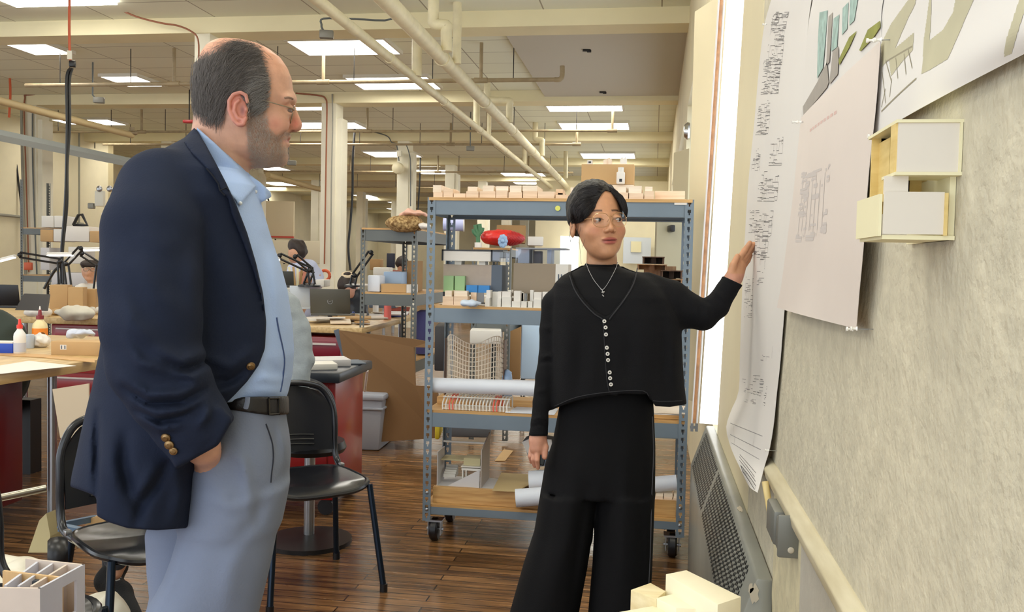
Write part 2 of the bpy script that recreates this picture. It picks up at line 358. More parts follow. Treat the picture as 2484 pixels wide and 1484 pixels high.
# ------------------------------------------------------------------ pipes
def pipe_thing(name, label, cat, path, r, m, seg=12, **k):
    t = thing(name, label, cat, path[0]); MB().tube(path, r, seg).build('pipe', m, t, world=True, smooth=True, **k); return t
zp = 3.38
for (lab, xa, xb, r, jx) in (('thin cream ceiling pipe running down the room, left of the pair', 770, 1330, .048, 0), ('thick cream ceiling pipe running down the room, right of the pair', 936, 1377, .072, 1)):
    a = onz(xa, 0 if jx else 0, zp); b2 = onz(xb, 448 if not jx else 455, zp); d_ = (b2-a)/np.linalg.norm(b2-a)
    a2 = a-d_*4; b3 = b2+d_*3
    t = thing('ceiling_pipe', lab, 'pipe', a2)
    MB().tube([a2, b3], r, 16).build('pipe', pipem, t, world=True, smooth=True)
    L = np.linalg.norm(b3-a2)
    for s_ in np.arange(1.2, L, 2.4):
        c = a2+d_*s_; MB().tube([c-d_*.03, c+d_*.03], r*1.12, 16).build('coupling', pipem, t, world=True, smooth=True)
# branches up to the ceiling from the pair
def branch(lab, px, py0, py1, up=None, r=.05, elbow=0):
    y_ = onz(px, py1, zp)[1]; bot = ony(px, py1, y_); top = ony(px, py0, y_)
    path = [bot, top]
    if elbow: path = [bot, top-np.array([0, 0, .06]), top, top+np.array([elbow, 0, .02]), top+np.array([elbow*1.1, 0, .1]), top+np.array([elbow*1.1, 0, .35])]
    path[-1][2] = C if elbow or True else path[-1][2]
    t = thing('vertical_pipe', lab, 'pipe', bot); MB().tube(smooth_path(path, 4) if elbow else path, r, 12).build('pipe', pipem, t, world=True, smooth=True)
branch('short cream pipe bent twice, rising to the ceiling beside the near beam', 1083, 62, 125, r=.055, elbow=-.12)
branch('short cream standpipe left of the thick pipe', 1011, 104, 185, r=.055)
branch('short cream standpipe just right of the bent one', 1108, 95, 155, r=.045)
branch('cream standpipe between the pair, further back', 1156, 245, 308, r=.05)
branch('thin cream standpipe between the pair, right one', 1186, 280, 330, r=.035)
branch('squared cream bend rising right of the thick pipe', 1236, 245, 297, r=.05, elbow=-.3)
branch('small bent cream pipe above the rack', 1315, 340, 378, r=.05, elbow=-.12)
branch('far thin cream standpipe above the rack', 1272, 365, 398, r=.045)
branch('farthest cream standpipe above the rack', 1372, 395, 432, r=.05)
# sprinkler pipes across the room
def sprink(px0, py0, px1, py1, z, n, lab, r=.02):
    a = onz(px0, py0, z); b2 = onz(px1, py1, z); y_ = a[1] if px0 > 100 else b2[1]; a[1] = b2[1] = y_
    t = thing('sprinkler_pipe', lab, 'pipe', a)
    MB().tube([a, b2], r, 10).build('pipe', tanpipe, t, world=True, smooth=True)
    for i in range(n):
        c = a+(b2-a)*((i+.5)/n); MB().tube([c, c+np.array([0, 0, C-z])], .006, 6).build('hanger', darkm, t, world=True)
        if i % 2:
            d_ = MB(); d_.tube([c+[.6, 0, -.02], c+[.6, 0, C-z]], .022, 8); d_.tube([c+[.52, 0, 0], c+[.68, 0, 0]], .034, 10); d_.build('riser', tanpipe, t, world=True, smooth=True)
    return a, b2
a, b2 = sprink(0, 189, 1345, 193, 3.55, 7, 'nearest tan sprinkler pipe, ending in an elbow under the plain ceiling panel', .026)
MB().tube(smooth_path([b2, b2+[.06, 0, 0], b2+[.09, 0, .04], b2+[.09, 0, .16]], 4), .03, 10).build('sprinkler_elbow', tanpipe, smooth=True)
tag(bpy.data.objects['sprinkler_elbow'], 'tan pipe elbow at the end of the nearest sprinkler pipe', 'pipe fitting')
sprink(0, 303, 1475, 317, 3.6, 10, 'second tan sprinkler pipe across the room', .022)
sprink(250, 350, 1420, 384, 3.6, 8, 'third tan sprinkler pipe across the room, behind the second', .022)
sprink(640, 415, 1400, 430, 3.6, 7, 'fourth tan sprinkler pipe, far across the room', .022)
sprink(640, 452, 1100, 455, 3.6, 5, 'fifth tan sprinkler pipe, farthest across the room', .022)
# long mains on the left
a = onz(-60, 229, 3.45); b2 = onz(320, 328, 3.45)
t = thing('sprinkler_main', 'thick tan pipe sloping across the upper left', 'pipe', a); MB().tube([a, b2], .055, 12).build('pipe', mat('tan_main', s2l(205, 185, 140), .5), t, world=True, smooth=True)
c = b2; MB().lathe([(.05, 0), (.09, .02), (.09, .05), (.04, .07), (.04, .14)], tuple(c)).build('valve', tanpipe, t, world=True, smooth=True)
a = onz(650, 424, 3.45); b2 = onz(800, 466, 3.45)
t = thing('sprinkler_main', 'thick tan pipe sloping behind the first white column', 'pipe', a); MB().tube([a, b2], .07, 12).build('pipe', MATS['tan_main'], t, world=True, smooth=True)
a = onz(-40, 320, 3.05); b2 = onz(345, 400, 3.05)
mtr = MB(); mtr.tube([a, b2], .07, 4, sq=((0, 0, 1), 1.2, .6)); o = mtr.build('wireway', mat('grey_duct', s2l(170, 178, 178), .5)); tag(o, 'long grey metal wireway running along the left side', 'duct')
# conduits on columns, cords
orange = mat('orange_cord', s2l(200, 90, 50), .5)
def cord(name, lab, pts, r, m, cat='cord', group=None):
    o = MB().tube(smooth_path(pts, 6), r, 6).build(name, m, smooth=True); return tag(o, lab, cat, group)
def pxs(l, d): return [ond(x, y_, d) for x, y_ in l]
def topd(l): return pxs(l, float((onz(l[0][0], l[0][1], C-.01)-CAM)@FH))
def top(l): return [np.array([l[0][0], l[0][1], C-.005])]+l
cord('orange_cable', 'orange cord dropping from the top left ceiling light', pxs([(169, -30), (168, 60), (169, 120), (171, 150)], 8.6), .012, orange)
cord('orange_conduit', 'orange cord running along the near beam and down the column', pxs([(262, 10), (330, 40), (392, 56), (430, 62), (462, 75), (480, 95), (482, 150), (481, 260)], 10.05), .010, mat('rust_cord', s2l(150, 90, 60), .5))
t = thing('hanging_plug', 'black plug box on the hanging cord at the upper left', 'plug', ond(176, 155, 8.6)); q = ond(176, 155, 8.6)
MB().box(q, (.06, .05, .06), .5).build('body', blackp, t, world=True, bevel=.01); MB().box(q+np.array([-.03, 0, .08]), (.04, .04, .08), .5).build('socket', whitepaint, t, world=True)
cord('power_cable', 'thick black cord hanging from the plug box, left strand', pxs([(172, 165), (162, 190), (163, 300), (161, 420), (158, 500), (150, 600), (147, 640), (130, 660), (107, 700)], 8.6), .014, blackp, group='black cords under the plug box')
cord('power_cable', 'thick black cord hanging from the plug box, right strand', pxs([(175, 165), (168, 200), (169, 300), (163, 400), (162, 500), (152, 600), (148, 700)], 8.62), .014, blackp, group='black cords under the plug box')
cord('power_cable', 'black cord at the far left edge, straight strand', topd([(22, 285), (26, 340), (22, 450), (14, 560), (8, 660)]), .019, blackp)
cord('power_cable', 'black cord at the far left edge, sagging strand', topd([(24, 285), (36, 370), (46, 450), (60, 560), (76, 640), (88, 690)]), .019, blackp)
cord('orange_cable', 'orange drop cord at the far left edge', topd([(24, 190), (25, 230), (22, 285)]), .017, orange)
cord('power_cable', 'dark cord hanging behind the man\'s open collar', topd([(632, 405), (640, 450), (655, 500), (672, 600), (690, 640)]), .025, blackp)
cord('power_cable', 'dark cord hanging between the white columns', topd([(861, 310), (856, 380), (855, 470), (850, 540), (845, 600), (850, 655)]), .025, blackp)
cord('power_cable', 'thin dark cord hanging right of the second column', topd([(1020, 380), (1018, 440), (1014, 510)]), .022, blackp)
cord('orange_conduit', 'rust coloured cord along the second beam and down the first column', pxs([(717, 226), (775, 232), (790, 240), (793, 260), (792, 330), (790, 450), (787, 640)], 14.42), .013, MATS['rust_cord'])
cord('conduit', 'grey conduit down the middle of the first column', pxs([(806, 228), (807, 300), (804, 450), (802, 660)], 14.42), .012, mat('grey_conduit', s2l(150, 148, 135), .5))
cord('orange_conduit', 'rust cord down the left column', pxs([(215, 230), (75, 230), (60, 240), (59, 300), (63, 420), (70, 660)], 15.25), .012, MATS['rust_cord'])
cord('conduit', 'grey conduit down the left column', pxs([(52, 262), (54, 400), (62, 670)], 15.25), .02, MATS['grey_conduit'])
cord('conduit', 'dark conduit on the right side of the left column', pxs([(79, 275), (80, 420), (90, 680)], 15.25), .012, mat('dkcond', s2l(95, 100, 100), .5))
cord('conduit', 'dark conduit drooping across the second column to a round speaker', pxs([(870, 312), (935, 328), (950, 345), (962, 352), (968, 390)], 18.65), .012, MATS['dkcond'])
cord('conduit', 'dark cable hooked around the second column', pxs([(985, 350), (992, 370), (996, 400), (996, 500)], 18.65), .012, MATS['dkcond'])
cord('wall_conduit', 'grey conduit running along the left wall at shoulder height', [(-12.24, 11, 2.0), (-12.24, 14.2, 1.98), (-12.24, 15.2, 2.08), (-12.24, 18, 2.03)], .03, MATS['grey_conduit'])
for k, (px, py0, py1) in enumerate(((192, 300, 560), (230, 300, 360), (116, 290, 340))):
    q0 = onx(px, py0, -12.2); q1 = onx(px, py1, -12.2)
    cord('conduit', ['vertical grey conduit on the left wall above the shelf', 'short vertical conduit at the top of the left wall', 'thick dark strap hanging near the left wall'][k], [q0, [q0[0], q0[1], q1[2]]], (.02, .015, .03)[k], MATS['grey_conduit'] if k < 2 else blackp)
# alarms and small ceiling fittings
def small_cam(px, py, d, lab, hook):
    q = ond(px, py, d); t = thing('junction_box', lab, 'junction box', q)
    MB().box(q, (.14, .08, .08), .3).build('box', mat('galv', s2l(130, 128, 120), .5, .3), t, world=True, bevel=.01)
    P = [ond(x, y_, d) for x, y_ in hook]; MB().tube(smooth_path(top(P) if P[0][2] < C-.05 else P, 4), .011, 6).build('conduit', MATS['dkcond'], t, world=True, smooth=True)
small_cam(792, 84, 9.3, 'grey box on a bent conduit above the large ceiling light', [(950, 46), (860, 46), (785, 45), (780, 60), (782, 70), (790, 80)])
small_cam(240, 243, 12.6, 'grey box on a bent conduit, upper left', [(225, 220), (226, 232), (240, 243)])
small_cam(708, 395, 15, 'grey box on a bent conduit, beneath the man\'s nose', [(700, 385), (702, 390), (708, 395)])
small_cam(1141, 360, 16, 'grey box hanging from the ceiling between the thick pipes', [(1141, 320), (1141, 358)])
for k, (px, py) in enumerate(((1423, 120), (1462, 222))):
    q = onz(px, py, C-.1); t = thing('ceiling_hook', ['dark slot fitting in the plain ceiling panel, nearer', 'dark slot fitting in the plain ceiling panel, farther'][k], 'fitting', q)
    MB().box((q[0], q[1], q[2]-.012), (.09, .05, .024), .2).build('plate', darkm, t, world=True, bevel=.004); MB().box((q[0]+.03, q[1], q[2]-.02), (.05, .03, .03)).build('tab', darkm, t, world=True, bevel=.004)
q = ond(459, 295, 14.5); t = thing('fire_strobe', 'small red fire alarm fitting under the ceiling by the man\'s neck', 'alarm', q)
MB().box(q, (.18, .1, .05)).build('housing', mat('alarm_red', s2l(170, 30, 30), .4), t, world=True, bevel=.015); MB().cyl(q, q+[0, 0, C-q[2]], .01, 6).build('rod', darkm, t, world=True)
q = ond(965, 408, 18.55); t = thing('wall_bell', 'round cream bell on the second white column', 'bell', q)
MB().lathe([(.0, .1), (.05, .1), (.11, .06), (.12, 0), (.12, -.06), (.0, -.06)], tuple(q), R=Matrix.Rotation(PI/2, 3, 'X'), seg=24).build('shell', pipem, t, world=True, smooth=True)
MB().box(q+np.array([.02, .03, .30]), (.1, .08, .12)).build('bracket', whitepaint, t, world=True, bevel=.01)
q = ond(1668, 318, 9); t = thing('wall_bell', 'round chrome and black bell on the window wall under the ceiling', 'bell', q)
MB().lathe([(.0, .04), (.06, .035), (.09, 0), (.085, -.02), (0, -.02)], tuple(q), R=Matrix.Rotation(-PI/2, 3, 'Y')).build('gong', MATS['chrome'], t, world=True, smooth=True)
MB().cyl(q, [XW+.01, q[1], q[2]], .025, 10).build('mount', darkm, t, world=True)
# ------------------------------------------------------------------ signed-distance modelling (numpy) and surface nets
def V(*a): return np.array(a, dtype=np.float32)
def smin(a, b, k):
    h = np.clip(0.5+0.5*(b-a)/k, 0, 1); return b*(1-h)+a*h-k*h*(1-h)
def smax(a, b, k): return -smin(-a, -b, k)
def sd_cap(p, a, b, ra, rb=None):
    rb = ra if rb is None else rb; a = V(*a); b = V(*b); ba = b-a; pa = p-a
    t = np.clip(pa@ba/max(ba@ba, 1e-9), 0, 1); return np.linalg.norm(pa-t[:, None]*ba, axis=1)-(ra+(rb-ra)*t)
def sd_ell(p, c, r, R=None):
    q = p-V(*c)
    if R is not None: q = q @ np.asarray(R, dtype=np.float32)
    r = V(*r); k0 = np.linalg.norm(q/r, axis=1); k1 = np.linalg.norm(q/(r*r), axis=1)
    return k0*(k0-1)/np.maximum(k1, 1e-6)
def sd_box(p, c, h, r=0.0, R=None):
    q = p-V(*c)
    if R is not None: q = q @ np.asarray(R, dtype=np.float32)
    q = np.abs(q)-V(*h)+r
    return np.linalg.norm(np.maximum(q, 0), axis=1)+np.minimum(q.max(axis=1), 0)-r
def chain(p, pts, k=0.02):      # pts: (x,y,z,r)
    d = None
    for i in range(len(pts)-1):
        e = sd_cap(p, pts[i][:3], pts[i+1][:3], pts[i][3], pts[i+1][3]); d = e if d is None else smin(d, e, k)
    return d
def loft(p, keys, n=2.0):       # keys: (z, x_left, x_right, y_near, y_far), sorted by z
    K = np.array(sorted(keys), dtype=np.float32); z = p[:, 2]
    xl, xr, yn, yf = (np.interp(z, K[:, 0], K[:, i]) for i in (1, 2, 3, 4))
    cx, cyy = (xl+xr)/2, (yn+yf)/2; rx, ry = np.maximum((xr-xl)/2, .003), np.maximum((yf-yn)/2, .003)
    qx, qy = (p[:, 0]-cx), (p[:, 1]-cyy)
    if n == 2.0:
        k0 = np.sqrt((qx/rx)**2+(qy/ry)**2); k1 = np.sqrt((qx/rx**2)**2+(qy/ry**2)**2); d = k0*(k0-1)/np.maximum(k1, 1e-6)
    else:
        k0 = (np.abs(qx/rx)**n+np.abs(qy/ry)**n)**(1/n); k1 = np.sqrt((qx/rx**2)**2+(qy/ry**2)**2); d = k0*(k0-1)/np.maximum(k1, 1e-6)
    far = np.maximum(z-K[-1, 0], K[0, 0]-z)
    return np.where(far > 0, np.sqrt(np.maximum(d, 0)**2+far**2), np.maximum(d, far*1.0))
def sd_poly(p2, poly):          # signed distance to a 2D polygon
    P = np.array(poly, dtype=np.float32); d = np.full(len(p2), 1e9, np.float32); s = np.ones(len(p2), np.float32)
    n = len(P)
    for i in range(n):
        a, b = P[i], P[i-1]; e = b-a; w_ = p2-a
        t = np.clip(w_@e/max(e@e, 1e-12), 0, 1); q = w_-t[:, None]*e; d = np.minimum(d, (q*q).sum(1))
        c1 = p2[:, 1] >= a[1]; c2 = p2[:, 1] < b[1]; c3 = e[0]*w_[:, 1] > e[1]*w_[:, 0]
        al = c1 & c2 & c3; no = ~c1 & ~c2 & ~c3; s = np.where(al | no, -s, s)
    return s*np.sqrt(d)
def fold(p, pts, r, amp):       # a raised (amp>0) or sunk soft ridge along a polyline
    d = None
    for i in range(len(pts)-1):
        e = sd_cap(p, pts[i], pts[i+1], 0.0); d = e if d is None else np.minimum(d, e)
    return -amp*np.exp(-(d/r)**2)
def vnoise(p, s, seed=0):       # smooth value noise
    q = p*s+seed*17.3; i = np.floor(q).astype(np.int64); f = (q-i).astype(np.float32); f = f*f*(3-2*f)
    def h(a, b, c):
        n = (a*73856093) ^ (b*19349663) ^ (c*83492791); n = (n ^ (n >> 13))*1274126177; return ((n & 0xffff)/65535.0).astype(np.float32)*2-1
    r = 0
    for dx in (0, 1):
        for dy in (0, 1):
            for dz in (0, 1):
                w_ = (f[:, 0] if dx else 1-f[:, 0])*(f[:, 1] if dy else 1-f[:, 1])*(f[:, 2] if dz else 1-f[:, 2])
                r = r+w_*h(i[:, 0]+dx, i[:, 1]+dy, i[:, 2]+dz)
    return r
def sd_mesh(f, lo, hi, h, lip=1.6):
    lo = np.array(lo, float); n = np.ceil((np.array(hi)-lo)/h).astype(int)+2
    B = 6; nb = (n+B-1)//B
    ci = np.stack(np.meshgrid(*[np.arange(k) for k in nb], indexing='ij'), -1).reshape(-1, 3)
    cc = (lo+(ci+0.5)*B*h).astype(np.float32); dv = f(cc)
    act = ci[np.abs(dv) < B*h*0.9*lip]
    N = nb*B+1; G = np.full(N, 1.0, np.float32)
    ins = ci[dv < 0]
    off = np.stack(np.meshgrid(*[np.arange(B+1)]*3, indexing='ij'), -1).reshape(-1, 3)
    for c in ins: G[c[0]*B:c[0]*B+B+1, c[1]*B:c[1]*B+B+1, c[2]*B:c[2]*B+B+1] = -1
    CH = 1500
    for s in range(0, len(act), CH):
        idx = (act[s:s+CH, None, :]*B+off[None]).reshape(-1, 3)
        v = f((lo+idx*h).astype(np.float32)); G[idx[:, 0], idx[:, 1], idx[:, 2]] = v
    neg = G < 0
    cs = [(a, b, c) for a in (0, 1) for b in (0, 1) for c in (0, 1)]
    sh = tuple(k-1 for k in N)
    cnt = sum(neg[a:a+sh[0], b:b+sh[1], c:c+sh[2]].astype(np.int8) for a, b, c in cs)
    cells = np.argwhere((cnt > 0) & (cnt < 8))
    vid = np.full(sh, -1, np.int64); vid[cells[:, 0], cells[:, 1], cells[:, 2]] = np.arange(len(cells))
    acc = np.zeros((len(cells), 3)); k = np.zeros(len(cells))
    for a in range(8):
        for ax in range(3):
            if cs[a][ax]: continue
            c0 = np.array(cs[a]); c1 = c0.copy(); c1[ax] = 1
            g0 = G[tuple((cells+c0).T)]; g1 = G[tuple((cells+c1).T)]; m_ = (g0 < 0) != (g1 < 0)
            t = np.where(m_, g0/np.where(m_, g0-g1, 1), 0)
            pt = np.repeat(c0[None].astype(float), len(cells), 0); pt[:, ax] += t; acc += pt*m_[:, None]; k += m_
    verts = lo+(cells+acc/k[:, None])*h
    faces = []
    for ax in range(3):
        u, v = (ax+1) % 3, (ax+2) % 3; sl = [slice(1, -1)]*3; sl[ax] = slice(0, -1)
        sl2 = list(sl); sl2[ax] = slice(1, None)
        A = neg[tuple(sl)]; Bn = neg[tuple(sl2)]; e = np.argwhere(A != Bn)
        if not len(e): continue
        base = e.copy(); base[:, u] += 1; base[:, v] += 1
        fl = A[e[:, 0], e[:, 1], e[:, 2]]
        q = []
        for du, dv_ in ((-1, -1), (0, -1), (0, 0), (-1, 0)):
            c = base.copy(); c[:, u] += du; c[:, v] += dv_; q.append(vid[c[:, 0], c[:, 1], c[:, 2]])
        q = np.stack(q, 1); q = np.where(fl[:, None], q, q[:, ::-1]); faces.append(q[(q >= 0).all(1)])
    return verts, np.concatenate(faces)
def sd_obj(name, f, lo, hi, h, m, parent, color=None, smooth_it=1, label=None, lip=1.6):
    vs, fs = sd_mesh(f, lo, hi, h, lip)
    if smooth_it:
        n = len(vs); e = np.concatenate([fs[:, [0, 1]], fs[:, [1, 2]], fs[:, [2, 3]], fs[:, [3, 0]]])
        for _ in range(smooth_it):
            s = np.zeros((n, 3)); c = np.bincount(e[:, 0], minlength=n)+np.bincount(e[:, 1], minlength=n)
            for a in range(3): s[:, a] = np.bincount(e[:, 0], vs[e[:, 1], a], n)+np.bincount(e[:, 1], vs[e[:, 0], a], n)
            vs = 0.5*vs+0.5*s/np.maximum(c, 1)[:, None]
    me = bpy.data.meshes.new(name); me.vertices.add(len(vs)); me.vertices.foreach_set('co', vs.astype(np.float32).ravel())
    me.loops.add(len(fs)*4); me.loops.foreach_set('vertex_index', fs.ravel().astype(np.int32))
    me.polygons.add(len(fs)); me.polygons.foreach_set('loop_start', np.arange(0, len(fs)*4, 4, dtype=np.int32)); me.polygons.foreach_set('loop_total', np.full(len(fs), 4, np.int32))
    me.polygons.foreach_set('use_smooth', np.ones(len(fs), bool)); me.update(); me.validate()
    if color is not None:
        c = color(vs.astype(np.float32)); a = me.color_attributes.new('col', 'FLOAT_COLOR', 'POINT')
        a.data.foreach_set('color', np.concatenate([c, np.ones((len(c), 1))], 1).astype(np.float32).ravel())
    if m: me.materials.append(m)
    o = bpy.data.objects.new(name, me); COL.objects.link(o); o.parent = parent
    if label: o['label'] = label
    return o
class Fig:          # a figure's own frame: x to the camera's right, y away from it, z up; origin on the floor
    def __init__(s, px, d, name, label, cat, group=None, floor=0.0):
        q = ond(px, 700, d); s.o = np.array([q[0], q[1], floor]); g = np.array([q[0], q[1], 0.0]); s.d = float(np.linalg.norm(g)); s.F = g/s.d; s.R = np.array([s.F[1], -s.F[0], 0.0])
        s.yaw = math.atan2(-s.F[0], s.F[1]); s.t = thing(name, label, cat, s.o, s.yaw, group)
    def at(s, px, py, d): v = ray(px, py); return CAM+v*(d/(v@s.F))
    def L(s, px, py, dd=0.0):       # pixel at depth offset dd -> local point
        q = s.at(px, py, s.d+dd)-s.o; return (float(q@s.R), float(q@s.F), float(q[2]))
    def c(s, px, py, dd, r): return (*s.L(px, py, dd), r)
    def W(s, q): return s.o+s.R*q[0]+s.F*q[1]+np.array([0, 0, q[2]])
def mixc(c, target, w_):
    w_ = np.clip(w_, 0, 1)[:, None]; return c*(1-w_)+np.array(target)*w_
skin_m = mat('skin', (0.8, 0.6, 0.5), 0.48, attr='col', noise=0.10, scale=60, bump=0.12, bscale=220, sss=0.12)
def cloth(name, col, rough=0.85, bump=0.3, bscale=400, sheen=0.1, **k): return mat(name, col, rough, bump=bump, bscale=bscale, sheen=sheen, spec=0.25, **k)
# ------------------------------------------------------------------ radiator, ledge, drawings on the right wall
radg = mat('radiator_grey', s2l(150, 150, 140), 0.38, 0.1, noise=0.10, scale=7)
t = thing('radiator_cover', 'grey metal radiator cover with slotted sloping grille under the window', 'radiator', (XW-.05, 2.0, 0))
sec = [(XW-.001, 0), (XW-.001, .637), (.243, .637), (.181, .46), (.181, 0)]
y0, y1 = 2.05, 4.05
m_ = MB(); m_.prism([(x, y0, z) for x, z in sec], (0, y1-y0, 0)); m_.build('cover', radg, t, world=True, bevel=.006)
def slope(u, y_, off=0.0012):      # u 0 at the top of the sloping front, 1 at its bottom
    n = Vector((-.177, 0, .062)).normalized(); return Vector((.243+(.181-.243)*u, y_, .637+(.46-.637)*u))+n*off
m_ = MB()
for yy in np.arange(2.16, 3.95, .0165):
    if abs(yy-3.20) < .02: continue
    for r_ in range(9):
        u = .07+r_*.098+(.03 if int(round(yy/.0165)) % 2 else 0)
        m_.add([slope(u, yy), slope(u, yy+.008), slope(u+.062, yy+.010), slope(u+.062, yy+.002)], [(0, 1, 2, 3)])
o = m_.build('grille_slots', mat('slot_black', s2l(14, 14, 14), .9), t, world=True)
def blob(c, r, n, seedv, plane='x'):
    rnd = random.Random(seedv); return [(c[0], c[1]+r*(.6+.5*rnd.random())*math.cos(2*PI*i/n), c[2]+r*(1.3+.8*rnd.random())*math.sin(2*PI*i/n)) for i in range(n)]
m_ = MB()
q = ony(1830, 1440, y0); 
for s_, rr, oo in ((1, .011, (0, 0)), (2, .006, (-.008, .012))):
    rnd = random.Random(s_); pts = [(q[0]+oo[0]+rr*(.6+.5*rnd.random())*math.cos(2*PI*i/12), y0-.0005, q[2]+oo[1]+rr*(1.5+rnd.random())*math.sin(2*PI*i/12)) for i in range(12)]
    m_.prism(pts, (0, -.001, 0))
q = onz(1795, 1235, .638); rnd = random.Random(5); m_.prism([(q[0]+.006*math.cos(a)*(.5+rnd.random()), q[1]+.03*math.sin(a)*(.5+rnd.random()), .6375) for a in np.arange(0, 6.2, .6)], (0, 0, .001))
m_.build('paint_chip', mat('chip_cream', s2l(205, 195, 175), .7), t, world=True, label='bare pale patches where the grey paint has peeled')
# ledge along the wall and the chipped wall under it
ledge = wood('ledge_wood', s2l(216, 206, 176), s2l(196, 184, 150), stretch=(8, 1, 8), scale=5, rough=.6)
t = MB(); t.prism([(XW-.022, .3, .872), (XW-.004, .3, .888), (XW+.01, .3, .888), (XW+.01, .3, .835), (XW-.018, .3, .850)], (0, 2.17-.3, 0))
struct(t.build('trim_3', ledge, bevel=.003))
def wallband(name, lo, hi, m, off, nz, seedv, amp):
    g = MB(); g.grid(lambda u, v: (XW-off-amp*mnoise.noise(Vector((u*(hi[0]-lo[0])*14+seedv, v*(hi[1]-lo[1])*14, seedv)))-amp*.6*mnoise.noise(Vector((u*(hi[0]-lo[0])*45, v*(hi[1]-lo[1])*45, seedv))), lo[0]+(hi[0]-lo[0])*u, lo[1]+(hi[1]-lo[1])*v), 60, nz); return struct(g.build(name, m, smooth=True))
wallband('trim_4', (1.0, .40), (2.04, .85), mat('chipped_wall', s2l(222, 212, 176), .85, noise=.16, scale=22, bump=1, bscale=30), .004, 30, 3, .004)
wallband('trim_5', (.8, .5), (1.66, .85), mat('grey_render', s2l(196, 190, 175), .8, noise=.15, scale=9, bump=.5), .008, 14, 8, .002)
t = thing('outlet_box', 'grey metal outlet box with paint chips under the wooden ledge', 'outlet box', (XW, 2.0, .8))
gp = mat('box_grey', s2l(128, 128, 120), .4, .2)
a = onx(1922, 1240, XW-.02)
bx = ond(1915, 1245, 1.98)
m_ = MB(); m_.span((XW-.042, 1.71, .792), (XW, 1.718, .872)); m_.span((XW-.03, 1.718, .80), (XW, 1.76, .86)); m_.build('face_plate', gp, t, world=True, bevel=.004)
m_ = MB(); m_.span((XW-.034, 1.75, .785), (XW-.005, 1.80, .85)); m_.span((XW-.036, 1.82, .782), (XW-.005, 1.93, .85)); m_.build('body', gp, t, world=True, bevel=.006)
m_ = MB(); m_.sphere((XW-.018, 1.709, .808), .006, sc=(1, .3, 1)); m_.build('screw', MATS['chip_cream'], t, world=True, smooth=True)
o = MB().tube([onx(1856, 1168, XW-.03), onx(1880, 1312, XW-.012)], .0075, 10).build('wood_dowel', wood('dowel_wood', s2l(235, 212, 150), s2l(215, 188, 120), (3, 3, .6)), smooth=True); tag(o, 'pale round wooden dowel leaning by the outlet box', 'dowel')

paper = mat('paper', s2l(230, 225, 218), .7, noise=.03, scale=3); paper_c = mat('tracing_paper', s2l(226, 214, 204), .6, noise=.04, scale=4)
ink = mat('ink', s2l(110, 106, 104), .8); inkl = mat('pale_ink', s2l(165, 160, 158), .8); pinki = mat('pink_ink', s2l(205, 160, 150), .8)
def sheet_fn(rows, bulge=.0):
    P = []
    for (lx, ly, lo_, rx, ry, ro) in rows: P.append((onx(lx, ly, XW-lo_), onx(rx, ry, XW-ro)))
    n = len(P)-1
    Lf = smooth_path([p[0] for p in P], 10); Rf = smooth_path([p[1] for p in P], 10)
    def f(u, v, off=0.0):
        k = v*(len(Lf)-1); i = min(int(k), len(Lf)-2); t_ = k-i
        a, b2 = Lf[i].lerp(Lf[i+1], t_), Rf[i].lerp(Rf[i+1], t_); q = a.lerp(b2, u)
        return Vector((q.x-bulge*math.sin(PI*u)*(.5+.5*math.sin(v*7))-off, q.y, q.z))
    return f
def sheet(name, lab, rows, m, bulge=.004, cat='drawing'):
    f = sheet_fn(rows, bulge); t = thing(name, lab, cat, f(.5, .5))
    MB().grid(lambda u, v: f(u, v), 14, 36, th=.0006).build('sheet', m, t, world=True, smooth=True); return t, f
def lines(t, f, segs, m, w_=.0016, name='printed_lines', off=.0010):
    b = MB()
    for (u0, v0, u1, v1) in segs:
        n = max(1, int(max(abs(u1-u0), abs(v1-v0))/.06)); pts = [f(u0+(u1-u0)*i/n, v0+(v1-v0)*i/n, off) for i in range(n+1)]
        for p, q in zip(pts, pts[1:]):
            d_ = (q-p); s_ = Vector((0, -d_.z, d_.y)).normalized()*w_/2; b.add([p-s_, p+s_, q+s_, q-s_], [(0, 1, 2, 3)])
    return b.build(name, m, t, world=True)
# tall plan sheet
rowsA = [(1905, -120, .012, 1985, -120, .006), (1871, 0, .02, 1969, 0, .006), (1853, 70, .014, 1961, 60, .006), (1840, 180, .006, 1953, 180, .006), (1830, 300, .006, 1945, 290, .006), (1815, 450, .005, 1938, 450, .006), (1806, 600, .005, 1918, 600, .006), (1799, 750, .005, 1903, 755, .006), (1795, 870, .006, 1893, 880, .006), (1792, 950, .008, 1884, 960, .007),
         (1772, 1000, .035, 1877, 1030, .010), (1762, 1040, .055, 1867, 1090, .014), (1775, 1090, .06, 1855, 1130, .02), (1798, 1140, .055, 1846, 1165, .03), (1815, 1175, .045, 1838, 1195, .04)]
tA, fA = sheet('plan_drawing', 'tall white sheet of small black floor plans, its lower end curling off the wall', rowsA, paper)
rnd = random.Random(11); S = []
def cluster(u0, v0, u1, v1, n, step=.02):
    for _ in range(n):
        u, v = u0+(u1-u0)*rnd.random(), v0+(v1-v0)*rnd.random()
        w_, h_ = .04+.10*rnd.random(), .004+.010*rnd.random(); u2, v2 = min(u1, u+w_), min(v1, v+h_); r_ = rnd.random()
        if r_ < .45: S.extend([(u, v, u2, v), (u2, v, u2, v2), (u, v2, u2, v2)])
        elif r_ < .75: S.extend([(u, v, u2, v), (u, v, u, v2)])
        else: S.append((u, v, min(u1, u+.02), v))
